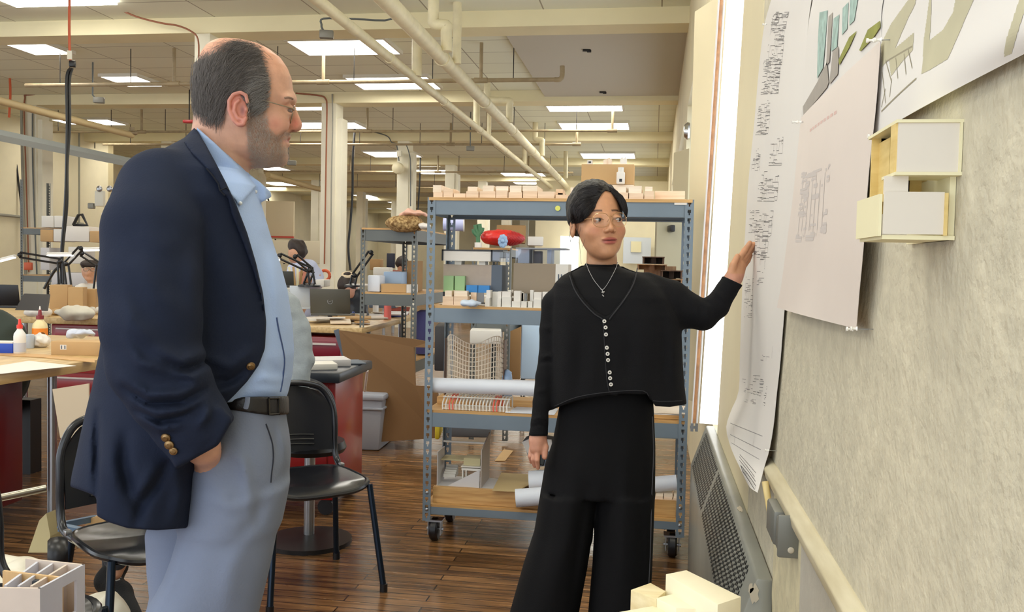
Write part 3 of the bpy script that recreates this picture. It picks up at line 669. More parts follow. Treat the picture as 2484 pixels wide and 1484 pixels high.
for (u0, v0, u1, v1, n) in ((.22, .10, .62, .20, 70), (.12, .19, .60, .245, 70), (.08, .255, .45, .30, 45), (.05, .315, .3, .34, 22), (.50, .305, .75, .335, 14), (.30, .34, .72, .375, 34), (.10, .385, .68, .44, 60), (.08, .46, .35, .51, 30), (.42, .43, .6, .47, 14), (.55, .545, .85, .57, 6), (.1, .60, .8, .67, 46)): cluster(u0, v0, u1, v1, n)
lines(tA, fA, S, ink, .0012)
S = [(.10, .755, .85, .755), (.12, .8, .86, .80), (.1, .83, .86, .84), (.45, .76, .45, .80), (.2, .76, .2, .83), (.7, .76, .7, .8)]
lines(tA, fA, S, inkl, .002, 'faint_lines')
S = [(.30, .86, .80, .905), (.25, .87, .75, .925), (.2, .885, .8, .945), (.15, .905, .85, .965), (.15, .905, .12, .93), (.85, .965, .8, .985), (.1, .93, .8, .988)]+[(.17+.065*i, .908+.0052*i, .13+.066*i, .931+.005*i) for i in range(10)]
lines(tA, fA, S, ink, .0022, 'elevation_lines')
# rendering sheet behind
rowsB = [(1990, -120, .008, 2190, -160, .008), (1972, 0, .008, 2143, 0, .008), (1962, 60, .009, 2138, 80, .008), (1952, 170, .008, 2135, 160, .008), (1946, 285, .007, 2130, 250, .008)]
tB, fB = sheet('rendering_print', 'colour print with teal trees, grey road and olive shapes, top centre of the wall', rowsB, paper, .001, 'print')
def patch(t, pts, m, name, x=.0103, th=.0001):
    P = [onx(a, b_, XW-x) for a, b_ in pts]; return MB().prism(P, (-th, 0, 0)).build(name, m, t, world=True)
teal = mat('teal_print', s2l(170, 196, 186), .7, noise=.3, scale=60); greyp = mat('grey_print', s2l(168, 160, 150), .7, noise=.1, scale=30); olive = mat('olive_print', s2l(150, 152, 72), .7, noise=.2, scale=40)
patch(tB, [(1988, 30), (2008, 25), (2002, 100), (1996, 165), (1982, 190), (1984, 100)], teal, 'teal_tree')
patch(tB, [(2022, 45), (2036, 35), (2030, 115), (2016, 125)], teal, 'teal_tree'); patch(tB, [(2044, 20), (2058, 5), (2055, 70), (2042, 85)], teal, 'teal_tree'); patch(tB, [(2062, 0), (2082, -10), (2072, 50), (2060, 62)], teal, 'teal_tree')
patch(tB, [(1948, 258), (1982, 200), (2006, 150), (2010, 200), (2006, 212), (1949, 282)], greyp, 'grey_road'); patch(tB, [(2010, 40), (2020, 30), (2012, 150), (2004, 160)], greyp, 'grey_road')
patch(tB, [(2020, 125), (2034, 112), (2034, 150), (2032, 180), (2012, 205), (2014, 180)], greyp, 'grey_road')
patch(tB, [(2034, 145), (2060, 90), (2078, 75), (2060, 115), (2036, 158)], olive, 'olive_bank'); patch(tB, [(2084, 122), (2105, 72), (2135, 50), (2135, 66), (2118, 92), (2088, 124)], olive, 'olive_bank')
# hanging blank sheet in front
rowsC = [(1944, 285, .012, 2136, 100, .014), (1936, 360, .014, 2126, 250, .018), (1925, 470, .018, 2108, 420, .020), (1908, 600, .02, 2095, 600, .022), (1896, 690, .022, 2084, 720, .020), (1885, 746, .024, 2078, 797, .018)]
tC, fC = sheet('trace_sheet', 'large blank hanging sheet with a faint plan, held by clear pins', rowsC, paper_c, .006, 'drawing')
rnd = random.Random(4); S = []; cluster(.15, .32, .62, .58, 44)
for k in range(7): S.append((.2+.06*k, .36+.01*(k % 3), .2+.06*k, .55-.01*(k % 2)))
lines(tC, fC, S, mat('ghost_ink', s2l(205, 196, 190), .8), .004, 'faint_plan', .0009)
S = [(.25+.045*k, .155, .25+.045*k+.03, .155) for k in range(9)]; lines(tC, fC, S, mat('ghost_pink', s2l(220, 188, 178), .8), .005, 'pink_title', .0009)
# top right sheet
rowsD = [(2165, -200, .006, 2700, -320, .03), (2142, 0, .007, 2640, -150, .035), (2137, 100, .008, 2560, 0, .03), (2130, 230, .010, 2440, 150, .022), (2120, 328, .014, 2320, 235, .015)]
rowsD = [(2160, -200, .006, 2600, -420, .010), (2142, 0, .006, 2560, -200, .012), (2138, 120, .008, 2530, -60, .016), (2131, 240, .012, 2500, 60, .02), (2119, 330, .012, 2490, 128, .012)]
tD, fD = sheet('site_plan', 'big site plan print with grey green blocks curling across the top right corner', rowsD, mat('paper_d', s2l(232, 228, 222), .65), .004, 'print')
ol = mat('khaki_print', s2l(196, 190, 160), .7, noise=.06, scale=20)
def patchf(t, f, pts, m, name):
    b = MB(); st = .004; A = np.array(pts, np.float32); us = np.arange(A[:, 0].min(), A[:, 0].max(), st); vs = np.arange(A[:, 1].min(), A[:, 1].max(), st)
    if not len(us) or not len(vs): return None
    U, W = np.meshgrid(us, vs); c = np.stack([U.ravel()+st/2, W.ravel()+st/2], 1).astype(np.float32); ins = sd_poly(c, A) < 0
    for (u, v) in np.stack([U.ravel(), W.ravel()], 1)[ins]: b.add([f(min(u, 1), min(v, 1), .0009), f(min(u+st, 1), min(v, 1), .0009), f(min(u+st, 1), min(v+st, 1), .0009), f(min(u, 1), min(v+st, 1), .0009)], [(0, 1, 2, 3)])
    return b.build(name, m, t, world=True)
def pq(px, py):   # pixel -> (u,v) on sheet D
    def err(u, v):
        w_ = MC.T@(np.array(fD(u, v))-CAM); return (CX+F*w_[0]/-w_[2]-px)**2+(CY-F*w_[1]/-w_[2]-py)**2
    c, st = (.5, .5), .5
    for k in range(7):
        best = min((err(min(max(c[0]+a*st/5, 0), 1), min(max(c[1]+b*st/5, 0), 1)), min(max(c[0]+a*st/5, 0), 1), min(max(c[1]+b*st/5, 0), 1)) for a in range(-5, 6) for b in range(-5, 6)); c = best[1:]; st *= .35
    return c
for poly in ([(2138, 108), (2163, 58), (2205, 0), (2228, -30), (2222, 10), (2205, 44), (2174, 116), (2190, 103), (2219, 79), (2216, 122), (2190, 150), (2163, 185), (2158, 143), (2142, 162)],
             [(2237, 180), (2243, 95), (2256, 0), (2258, -40), (2264, -40), (2262, 0), (2257, 98), (2290, 72), (2314, 30), (2326, -30), (2385, -40), (2364, 0), (2327, 85), (2301, 143), (2265, 165)],
             [(2438, 138), (2444, 95), (2475, 0), (2490, -20), (2495, 10), (2481, 48), (2457, 130)]):
    patchf(tD, fD, [pq(*p) for p in poly], ol, 'site_block')
S = []
for (x0, y0_, x1, y1_) in ((2142, 175, 2150, 250), (2150, 145, 2165, 200), (2175, 140, 2180, 190), (2195, 130, 2200, 180), (2140, 260, 2150, 215), (2165, 190, 2160, 235), (2205, 120, 2215, 165), (2140, 270, 2225, 190), (2150, 150, 2215, 112)):
    a, b_ = pq(x0, y0_), pq(x1, y1_); S.append((*a, *b_))
lines(tD, fD, S, mat('brown_ink', s2l(160, 152, 128), .8), .0018, 'building_outlines', .0011)
# pins
pinm = mat('clear_pin', s2l(250, 248, 240), .1, coat=.5)
def pin(lab, px, py, off):
    q = onx(px, py, XW-off); t = thing('push_pin', lab, 'pin', q, 0, 'clear push pins')
    m_ = MB(); m_.lathe([(.0, -.007), (.0030, -.0065), (.0030, -.0045), (.0015, -.003), (.0015, 0), (.0034, .002), (.0, .002)], tuple(q), 10, Matrix.Rotation(PI/2, 3, 'Y')); m_.build('head', pinm, t, world=True, smooth=True)
    MB().cyl(q, q+[off+.005, 0, 0], .0006, 6).build('needle', steel, t, world=True)
for a in (('clear pin at the top left corner of the tall plan sheet', 1856, 59, .02), ('clear pin left of the hanging blank sheet corner', 1930, 296, .012), ('clear pin at the left top corner of the blank sheet', 1941, 296, .020), ('clear pin where three sheets meet, left one', 2115, 98, .022),
          ('clear pin where three sheets meet, right one', 2133, 97, .022), ('clear pin beside the small wall model', 2118, 331, .026), ('clear pin at the bottom corner of the blank sheet', 2065, 798, .022), ('clear pin right at the bottom corner of the blank sheet', 2075, 797, .022), ('small pin low on the tall plan sheet', 1863, 1092, .02)): pin(*a)
# small wooden model fixed to the wall
wm = wood('basswood', s2l(232, 205, 135), s2l(218, 188, 115), (2, 2, 9), 10, .6); wc = mat('white_card', s2l(226, 218, 205), .6); wcl = mat('cream_card', s2l(238, 230, 190), .6)
t = thing('wall_model', 'small wood and white card box model fixed to the wall, upper right', 'model', (XW, .95, 1.4))
Y0, Y1 = .905, 1.06; zt, zm, zb = 1.462, 1.416, 1.353
m_ = MB(); m_.span((.223, Y0, zm), (XW, Y0+.003, zt)); m_.build('upper_panel', wc, t, world=True)
m_ = MB(); m_.span((.221, Y0-.002, zt), (XW, Y1-.04, zt+.003)); m_.span((.221, Y0-.002, zm-.003), (XW, Y0+.05, zm)); m_.span((XW-.003, Y0-.002, zm), (XW-.0005, Y0+.002, zt)); m_.build('upper_box_edge', wcl, t, world=True)
m_ = MB(); m_.span((.221, Y0+.003, zm), (.223, Y0+.02, zt)); m_.span((.223, Y1-.05, zb+.03), (XW-.001, Y1-.047, zt)); m_.span((.232, Y1-.05, zm-.02), (.262, Y1-.047, zt)); m_.span((.230, Y0+.06, zm-.022), (.232, Y1-.05, zt-.005)); m_.build('wood_lining', wm, t, world=True)
m_ = MB(); m_.span((.214, Y0+.006, zb+.005), (.268, Y0+.009, zm-.018)); m_.span((.214, Y0+.009, zm-.02), (.236, Y0+.011, zm-.003)); m_.build('lower_panel', wc, t, world=True)
m_ = MB(); m_.span((.268, Y0+.004, zb+.004), (.271, Y0+.012, zm-.019)); m_.build('lower_edge', wm, t, world=True)
m_ = MB(); m_.span((.214, Y0+.008, zb), (XW-.001, Y1-.05, zb+.004)); m_.span((.274, Y0+.012, zb), (XW-.0005, Y1, zm)); m_.span((.21, Y0+.009, zb+.003), (.213, Y1-.05, zm-.02)); m_.build('base', wcl, t, world=True)
# block model on its stand at the bottom
wt = mat('cream_block', s2l(245, 236, 205), .55, noise=.03, scale=20); wt2 = wood('pale_block', s2l(240, 226, 185), s2l(226, 208, 160), (1, 9, 9), 8)
t = thing('block_model', 'cream painted model of stacked building blocks at the bottom edge', 'model', (.03, 1.27, .78))
ang = -.50
Rz = Matrix.Rotation(ang, 3, 'Z'); 
def blk(cx_, cy_, lx, ly, z0, z1, name, m):
    MB().box((cx_, cy_, (z0+z1)/2), (lx, ly, z1-z0), ang).build(name, m, t, world=True, bevel=.001)
def PZ(px, py, z): q = onz(px, py, z); return q[0], q[1]
def quadblk(pts, z0, z1, name, m):
    P = [onz(a, b_, z1) for a, b_ in pts]; MB().prism(P, (0, 0, z0-z1)).build(name, m, t, world=True, bevel=.0008)
quadblk([(1615, 1392), (1665, 1382), (1798, 1447), (1741, 1466)], .78, .885, 'tower_block', wt)
quadblk([(1530, 1430), (1578, 1413), (1615, 1433), (1592, 1452)], .78, .862, 'corner_block', wt2)
quadblk([(1590, 1450), (1665, 1432), (1740, 1462), (1725, 1478), (1640, 1474)], .78, .862, 'middle_block', wt)
quadblk([(1500, 1484), (1620, 1462), (1730, 1476), (1700, 1500), (1560, 1520)], .78, .850, 'front_block', wt)
t = thing('model_stand', 'small table under the cream block model, below the frame', 'table', (.05, 1.2, 0))
m_ = MB(); m_.span((-.18, .92, .755), (.17, 1.335, .78)); m_.build('table_top', wood('stand_wood', s2l(190, 160, 120), s2l(165, 130, 90)), t, world=True)
for sx, sy in ((-.16, .94), (.15, .94), (-.16, 1.315), (.15, 1.315)): MB().span((sx-.015, sy-.015, 0), (sx+.015, sy+.015, .755)).build('leg', darkm, t, world=True)
# white blind strip; its added emission stands in for bright window daylight
t = thing('window_blind', 'white blind strip with added glow in place of daylight, hanging between the rail and the wall', 'blind', ond(1716, 1027, 4.0))
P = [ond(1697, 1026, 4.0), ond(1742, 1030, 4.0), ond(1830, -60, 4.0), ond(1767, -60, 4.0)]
MB().prism(P, (0, .004, 0)).build('blind', mat('added_glow_white', (1, 1, 1), .6, emis=((1, 1, 1), 2.2)), t, world=True)
# ------------------------------------------------------------------ steel racks
rackb = mat('rack_blue_grey', s2l(118, 132, 144), .42, .15, noise=.08, scale=6); rackd = mat('rack_grey', s2l(98, 102, 100), .45, .15, noise=.08, scale=6)
ply = wood('particle_board', s2l(214, 172, 112), s2l(186, 140, 84), (1, 14, 14), 5, .5)
def post_mb(cx_, cy_, sx, sy, z0, z1, wd=.038, pitch=.038, holes=(None, None), front=True):
    m_ = MB(); th = .002
    xa, xb = (cx_, cx_+sx*wd)                      # corner at (cx_,cy_), flanges toward sx, sy
    lo, hi = min(xa, xb), max(xa, xb); n = int((z1-z0)/pitch)
    hw = .0075; mid = (lo+hi)/2
    m_.span((lo, cy_-th/2, z0), (mid-hw, cy_+th/2, z1)); m_.span((mid+hw, cy_-th/2, z0), (hi, cy_+th/2, z1))
    for i in range(n):
        a = z0+i*pitch; m_.span((mid-hw, cy_-th/2, a), (mid+hw, cy_+th/2, a+pitch*.36))
        for s_ in (-1, 1): m_.span((mid+s_*hw, cy_-th/2, a+pitch*.36), (mid+s_*hw*.4, cy_+th/2, a+pitch*.62))
    ya, yb = cy_, cy_+sy*wd; m_.span((cx_-th/2, min(ya, yb), z0), (cx_+th/2, max(ya, yb), z1))
    return m_
def rack(name, lab, x0, x1, y0, y1, z0, z1, shelves, m, casters=True, group=None, rz=0, beam=.062):
    t = thing(name, lab, 'rack', ((x0+x1)/2, (y0+y1)/2, 0), rz, group); o = t.location.copy(); X, Y = (x1-x0)/2, (y1-y0)/2
    for sx in (-1, 1):
        for sy in (-1, 1): post_mb(sx*X, sy*Y, -sx, -sy, z0, z1).build('post', m, t)
    for (zt_, bh) in shelves:
        b = MB(); e = .004
        for sy in (-1, 1): b.span((-X+.03, sy*(Y-.004)-.0015, zt_-.016-bh), (X-.03, sy*(Y-.004)+.0015, zt_-.012)); b.span((-X+.03, sy*(Y-.004), zt_-.018-bh), (X-.03, sy*(Y-.03), zt_-.014-bh))
        for sx in (-1, 1): b.span((sx*(X-.004)-.0015, -Y+.03, zt_-.016-bh), (sx*(X-.004)+.0015, Y-.03, zt_-.012))
        b.build('beam', m, t)
        box('shelf_board', ply, (-X+.006, -Y+.006 if zt_ < z1-.02 else -Y-.004, zt_-.014), (X-.006, Y-.006, zt_), t)
    if casters:
        for sx in (-1, 1):
            for sy in (-1, 1):
                cx_, cy_ = sx*(X-.05), sy*(Y-.05)
                f = MB(); f.span((cx_-.04, cy_-.035, z0-.008), (cx_+.04, cy_+.035, z0)); f.span((cx_-.032, cy_-.02, z0-.075), (cx_-.028, cy_+.02, z0-.008)); f.span((cx_+.028, cy_-.02, z0-.075), (cx_+.032, cy_+.02, z0-.008)); f.cyl((cx_-.04, cy_, .055), (cx_+.04, cy_, .055), .007, 8)
                c_ = f.build('caster', steel, t)
                MB().lathe([(.02, -.02), (.048, -.02), (.055, -.012), (.055, .012), (.048, .02), (.02, .02)], (cx_, cy_, .055), 24, Matrix.Rotation(PI/2, 3, 'Y')).build('wheel', blackp, c_, smooth=True)
    return t
X0, X1, Y0, Y1 = -1.055, .165, 4.14, 4.57
Z0s, Z1s = .105, 1.632
SH = [(1.632, .062), (1.128, .062), (.634, .062), (.185, .03)]
rk = rack('steel_rack', 'blue grey steel rack on casters holding models, behind the woman', X0, X1, Y0, Y1, .105, 1.632, SH, rackb)
ROOTM  # rack frame
b = MB()
for z in (.155, .185, .215): pass
for (x, z) in ((X0+.02, .24), (X0+.02, .16), (X1-.02, .24), (X1-.02, .16)): b.sphere((x, Y0-.002, z), .008, 10, 6, (1, .5, 1))
b.build('bolts', steel, rk, world=True, smooth=True)
box('kick_board', ply, (X0+.04, Y0+.035, .186), (X1-.04, Y0+.06, .262), rk, world=True)
q = ony(1353, 505, Y0-.003); o = MB().cyl(q, q+[0, -.002, 0], .012, 20).build('round_sticker', mat('sticker_yellow', s2l(225, 225, 110), .5), smooth=True, world=False); tag(o, 'yellow round sticker on the top beam of the rack', 'sticker')
a = ony(1636, 490, Y0-.003); b2 = ony(1666, 497, Y0-.003); o = MB().prism([(a[0], Y0-.001, a[2]), (b2[0], Y0-.001, a[2]), (b2[0], Y0-.001, b2[2]), (a[0], Y0-.001, b2[2])], (0, -.001, 0)).build('shelf_label', paper); tag(o, 'small white label at the right end of the rack top beam', 'label')
# balsa city model on top: a continuous board of stepped blocks
balsa = wood('balsa_pink', s2l(240, 216, 190), s2l(226, 198, 168), (1, 1, 14), 6, .6); balsaL = wood('balsa_light', s2l(246, 232, 212), s2l(236, 216, 192), (1, 10, 10), 6, .6)
def rowmodel(name, lab, px0, px1, ybot, ytop, Yf, dep, seedv, m1, m2, n, gaps=.22, cat='model'):
    a = ony(px0, ybot, Yf); b2 = ony(px1, ybot, Yf); z0 = a[2]; h = ony((px0+px1)/2, ytop, Yf)[2]-ony((px0+px1)/2, ybot, Yf)[2]
    t = thing(name, lab, cat, ((a[0]+b2[0])/2, Yf+dep/2, z0)); rnd = random.Random(seedv)
    L = b2[0]-a[0]; x = a[0]; box('base', m1, (a[0], Yf, z0), (b2[0], Yf+dep, z0+.004), t, world=True)
    A, B = MB(), MB()
    while x < b2[0]-.01:
        w_ = min(L/n*(.6+.8*rnd.random()), b2[0]-x)
        if rnd.random() > gaps:
            hh = h*(.32+.32*rnd.random()); A.span((x, Yf+.002+.01*rnd.random(), z0+.003), (x+w_-.004, Yf+dep*.5, z0+hh))
            if rnd.random() < .8: B.span((x+w_*(.3*rnd.random()-.1), Yf+.015, z0+hh), (x+w_*(.75+.2*rnd.random()), Yf+dep*.7, z0+h*(.88+.12*rnd.random())))
        else: A.span((x, Yf+dep*.55, z0+.003), (x+w_, Yf+dep, z0+h*.85))
        x += w_
    for k in range(n): xx = a[0]+L*rnd.random()*.94; A.span((xx, Yf+dep*.6, z0+.003), (xx+L*.05, Yf+dep*.95, z0+h*(.5+.5*rnd.random())))
    A.build('lower_blocks', m1, t, world=True, label='lower stepped blocks of the model'); B.build('upper_blocks', m2, t, world=True, label='upper stepped blocks of the model'); return t
def onshelf(px, zt, Yf): return ony(px, 600, Yf)[0]
def zrow(name, lab, px0, px1, z0, ytop, Yf, dep, seedv, m1, m2, n, gaps=.22):
    from types import SimpleNamespace
    # pixel row of the shelf surface at that depth
    yb = None; lo_, hi_ = 300, 1400
    for _ in range(30):
        mid = (lo_+hi_)/2
        if ony((px0+px1)/2, mid, Yf)[2] > z0: lo_ = mid
        else: hi_ = mid
    return rowmodel(name, lab, px0, px1, lo_, ytop, Yf, dep, seedv, m1, m2, n, gaps)
zrow('city_model', 'long pinkish balsa model of stepped houses along the rack top, left half', 1050, 1398, 1.633, 447, Y0+.012, .32, 3, balsa, balsaL, 11)
zrow('city_model', 'long pinkish balsa model of stepped houses along the rack top, right half', 1402, 1664, 1.633, 448, Y0+.012, .32, 9, balsa, balsaL, 8)
# cardboard box with little models on the rack top
card = mat('cardboard', s2l(196, 160, 112), .75, noise=.06, scale=6); cardd = mat('cardboard_dark', s2l(164, 128, 84), .8, noise=.08, scale=6)
def pbox(name, lab, cat, m, px0, py0, px1, py1, Yf, dep, zb=None, world=True, bevel=0.0, rz=0, group=None):
    a = ony(px0, py0, Yf); b2 = ony(px1, py1, Yf); z0 = b2[2] if zb is None else zb
    o = MB().box(((a[0]+b2[0])/2, Yf+dep/2, (a[2]+z0)/2), (abs(b2[0]-a[0]), dep, a[2]-z0), rz).build(name, m, bevel=bevel)
    return tag(o, lab, cat, group)
def floor_z(): pass
pbox('cardboard_box', 'brown cardboard box on top of the rack behind her head', 'box', card, 1411, 398, 1537, 446, Y0+.10, .16, 1.706)
o = box('box_riser', balsaL, (ony(1411, 450, Y0+.1)[0], Y0+.1, 1.66), (ony(1537, 450, Y0+.1)[0], Y0+.26, 1.705)); tag(o, 'pale block carrying the cardboard box on the rack', 'block')
for k, (a_, b_, c_, d_, l) in enumerate(((1425, 388, 1437, 398, 'tiny white cube model with a black opening on the box, left'), (1464, 381, 1484, 398, 'tiny ribbed wooden model on the box, middle'), (1505, 379, 1520, 398, 'tiny white twin gable model on the box, right'))):
    a = ony(a_, c_ and b_, Y0+.12); b2 = ony(c_, d_, Y0+.12); t = thing('tiny_model', l, 'model', ((a[0]+b2[0])/2, Y0+.13, 1.785))
    zt_ = ony(1470, 398, Y0+.1)[2]; t.location.z = zt_; ROOTM[t.name] = Matrix.Translation(t.location)
    w_, h_ = b2[0]-a[0], a[2]-b2[2]
    if k == 0: box('body', paper, (-w_/2, -.02, 0), (w_/2, .02, h_), t); box('opening', blackp, (-w_/4, -.0215, h_*.3), (w_/4, -.0195, h_*.7), t)
    elif k == 1: MB().prism([(-w_/2, -.02, 0), (w_/2, -.02, 0), (w_/2, -.02, h_*.7), (w_*.2, -.02, h_), (-w_/2, -.02, h_*.6)], (0, .04, 0)).build('body', balsaL, t); box('rib', balsa, (-w_*.1, -.023, 0), (w_*.05, -.019, h_*.8), t)
    else: MB().prism([(-w_/2, -.02, 0), (w_/2, -.02, 0), (w_/2, -.02, h_*.75), (w_*.3, -.02, h_), (w_*.05, -.02, h_*.75), (-w_*.2, -.02, h_), (-w_/2, -.02, h_*.75)], (0, .04, 0)).build('body', paper, t); box('base', balsaL, (-w_/2-.005, -.025, 0), (w_/2+.005, .025, .003), t)
a = ony(1496, 405, Y0+.06); b2 = ony(1515, 446, Y0+.06)
t = thing('bottle_model', 'white card tower with a round cap standing before the cardboard box', 'model', ((a[0]+b2[0])/2, Y0+.08, 1.706)); w_, h_ = b2[0]-a[0], a[2]-1.706
box('body', paper, (-w_/2, -.018, 0), (w_/2, .018, h_*.72), t, bevel=.004); MB().cyl((0, 0, h_*.72), (0, 0, h_), w_*.36, 14).build('cap', MATS['card_white'] if 'card_white' in MATS else mat('card_white', s2l(225, 222, 215), .6), t, smooth=True); box('opening', blackp, (-w_*.15, -.0195, h_*.12), (w_*.18, -.0175, h_*.3), t)

# second shelf: framed model, box with samples, acrylic case, house row
z2 = 1.129
wcard = MATS['card_white']; acry = glass_mat('acrylic', (.86, .9, .98), .10)
a = ony(1069, 640, Y0+.06); b2 = ony(1212, 698, Y0+.06)
t = thing('sample_box', 'taupe ribbed box model with green and blue sample blocks in front', 'model', ((a[0]+b2[0])/2, Y0+.12, 1.175)); L = b2[0]-a[0]; H_ = a[2]-1.19
taupe = mat('taupe_card', s2l(172, 158, 146), .7, noise=.05, scale=30); slate = mat('slate_card', s2l(88, 98, 112), .6)
ox = -L/2
box('body', taupe, (ox, .0, .015), (ox+L*.82, .18, H_+.015), t); box('side_panel', slate, (ox+L*.82, 0, .015), (ox+L, .18, H_+.015), t)
g = mat('sage_green', s2l(150, 185, 135), .6); bl = mat('bright_blue', s2l(50, 130, 200), .5)
for k in range(2):
    box('green_block', g, (ox+L*(.03+.19*k), -.03, .015), (ox+L*(.20+.19*k), -.001, .015+H_*.58), t)
    box('blue_block', bl, (ox+L*(.42+.2*k), -.03, .015), (ox+L*(.61+.2*k), -.001, .015+H_*.26), t)
box('base', wcard, (ox-.01, -.04, -.045), (ox+L+.01, .2, -.04), t)
for sx in (0.02, .5, .93): box('foot', blackp, (ox+L*sx, -.03, -.04), (ox+L*sx+.03, .15, .015), t)
a = ony(1066, 604, Y0+.05); b2 = ony(1190, 634, Y0+.05)
t = thing('framed_model', 'white slab model with a black frame edge lying on the ribbed box', 'model', ((a[0]+b2[0])/2, Y0+.1, b2[2])); L, H_ = b2[0]-a[0], a[2]-b2[2]
box('slab', paper, (-L/2+.006, 0, .006), (L/2-.006, .19, H_-.006), t)
m_ = MB(); m_.span((-L/2, -.003, 0), (-L/2+.008, .19, H_)); m_.span((L/2-.008, -.003, 0), (L/2, .19, H_)); m_.span((-L/2, -.003, H_-.006), (L/2+.05, .21, H_)); m_.build('black_frame', blackp, t)
m_ = MB(); m_.span((-L/2, -.001, 0), (L/2, .19, .006)); m_.build('bottom_tray', wcard, t); box('glazed_side', acry, (L/2, .0, 0), (L/2+.05, .2, H_-.006), t)
[box('spacer', wcard, (-L/2+f*L, .02, -.018), (-L/2+f*L+.03, .1, 0), t) for f in (.25, .72)]
a = ony(1244, 638, Y0+.12); b2 = ony(1345, 698, Y0+.12)
t = thing('board_model', 'taupe board box model with a glazed white loft on top, left of her shoulder', 'model', ((a[0]+b2[0])/2, Y0+.2, 1.175)); L, H_ = b2[0]-a[0], a[2]-1.19
box('body', mat('taupe_dark', s2l(150, 136, 118), .7), (-L/2, -.05, .015), (L/2, .12, H_+.015), t); box('side', wcard, (L/2, -.05, .015), (L/2+.06, .12, H_+.015), t)
for k in range(3): box('louver', slate, (L/2+.012+.014*k, -.0515, .07), (L/2+.018+.014*k, -.049, .11), t)
zt_ = H_+.016; uh = ony(1300, 598, Y0+.15)[2]-ony(1300, 636, Y0+.15)[2]
m_ = MB(); m_.span((-L*.42, -.03, zt_), (-L*.15, .1, zt_+uh*.9)); m_.build('inner_wall', wcard, t); m_ = MB(); m_.span((-L*.08, .02, zt_), (L*.1, .1, zt_+uh*.8)); m_.build('inner_core', taupe, t)
m_ = MB(); m_.span((L*.28, -.03, zt_), (L*.38, .1, zt_+uh*.9)); m_.build('inner_column', wcard, t)
box('roof_plate', mat('grey_board', s2l(150, 152, 158), .5), (-L*.46, -.045, zt_+uh*.9), (L/2+.05, .12, zt_+uh), t); box('glass_case', acry, (-L*.46, -.048, zt_), (L/2+.05, -.046, zt_+uh*.9), t)
for k in range(2): box('foot', blackp, (-L/2+.06+.2*k-.05, -.04, -.045), (-L/2+.09+.2*k-.05, .1, .015), t)
zrow('row_house_model', 'long white row of little card houses at the shelf edge', 1176, 1332, z2, 701, Y0+.015, .10, 21, wcard, paper, 9, .35)
zrow('row_house_model', 'wooden row model with a notch at the left end of the shelf', 1072, 1150, z2, 702, Y0+.03, .10, 5, balsa, balsaL, 3, .3)
def crumple(name, lab, px, py, d, sx, sy, sz, m, seedv, cat='paper', res=.006, zfloor=None):
    q = ond(px, py, d); 
    if zfloor is not None: q[2] = zfloor+sz*.9
    t = thing(name, lab, cat, q)
    def f(p):
        n = vnoise(p, 1/sx*1.4, seedv)*.35+vnoise(p, 1/sx*3.3, seedv+3)*.18
        d_ = sd_ell(p, (0, 0, 0), (sx, sy, sz))+n*sx*.6
        return d_
    sd_obj('body', f, (-sx*1.5, -sy*1.5, -sz*1.5), (sx*1.5, sy*1.5, sz*1.5), res, m, t, smooth_it=1); return t
crumple('crumpled_paper', 'crumpled pale blue tissue on the second shelf', 1145, 719, 4.18, .05, .04, .018, mat('tissue', s2l(205, 218, 235), .6), 4, res=.004, zfloor=z2)
# red reflector-covered bulky thing and green plant on a rack further back; right side brown model
t = thing('coral_model', 'small green branching paper coral standing by the red form', 'model', ond(1160, 590, 6.65)); g2 = mat('coral_green', s2l(75, 120, 85), .6)
m_ = MB()
for pts in ([(1160, 592), (1159, 570), (1155, 556), (1153, 545)], [(1159, 575), (1164, 560), (1163, 543)], [(1160, 568), (1168, 560), (1170, 552)], [(1158, 572), (1150, 563), (1149, 556)]): m_.tube(smooth_path(pxs(pts, 6.65), 4), .016, 8)
m_.build('branches', g2, t, world=True, smooth=True); MB().tube(pxs([(1160, 600), (1160, 588)], 6.65), .026, 10).build('stem', paper, t, world=True, smooth=True)
red = mat('red_shell', s2l(215, 40, 35), .35, noise=.15, scale=60); redd = mat('red_net', s2l(180, 30, 35), .5, noise=.5, scale=220)
q = ond(1216, 577, 6.75); RS = 6.75/5.2; t = thing('red_shell_model', 'large shiny red lens shaped form with perforated end and blue flower, on the rack behind', 'model', q)
sd_obj('shell', lambda p: (smin(sd_ell(p/RS, (0, 0, 0), (.118, .09, .046)), sd_box(p/RS, (-.015, 0, .004), (.088, .06, .032), .028), .02)+.003*vnoise(p, 40))*RS, (-.2, -.16, -.1), (.2, .16, .1), .006, red, t)
sd_obj('net_end', lambda p: smax(sd_ell(p/RS, (.01, 0, -.002), (.128, .095, .046))*RS+.003*np.sin(p[:, 0]*330)*np.sin(p[:, 2]*330), -(p[:, 0]-.06), .005), (-.02, -.16, -.1), (.21, .16, .1), .005, redd, t)
m_ = MB()
for k in range(9): a = 2*PI*k/9; m_.sphere(((.024+.016*math.cos(a))*RS, -.088*RS, (-.02+.024*math.sin(a))*RS), .017, 8, 6, (1, .5, 1.2))
m_.sphere((.024*RS, -.095*RS, -.02*RS), .015, 8, 6); m_.build('blue_flower', mat('pale_blue', s2l(150, 180, 215), .6), t, smooth=True)
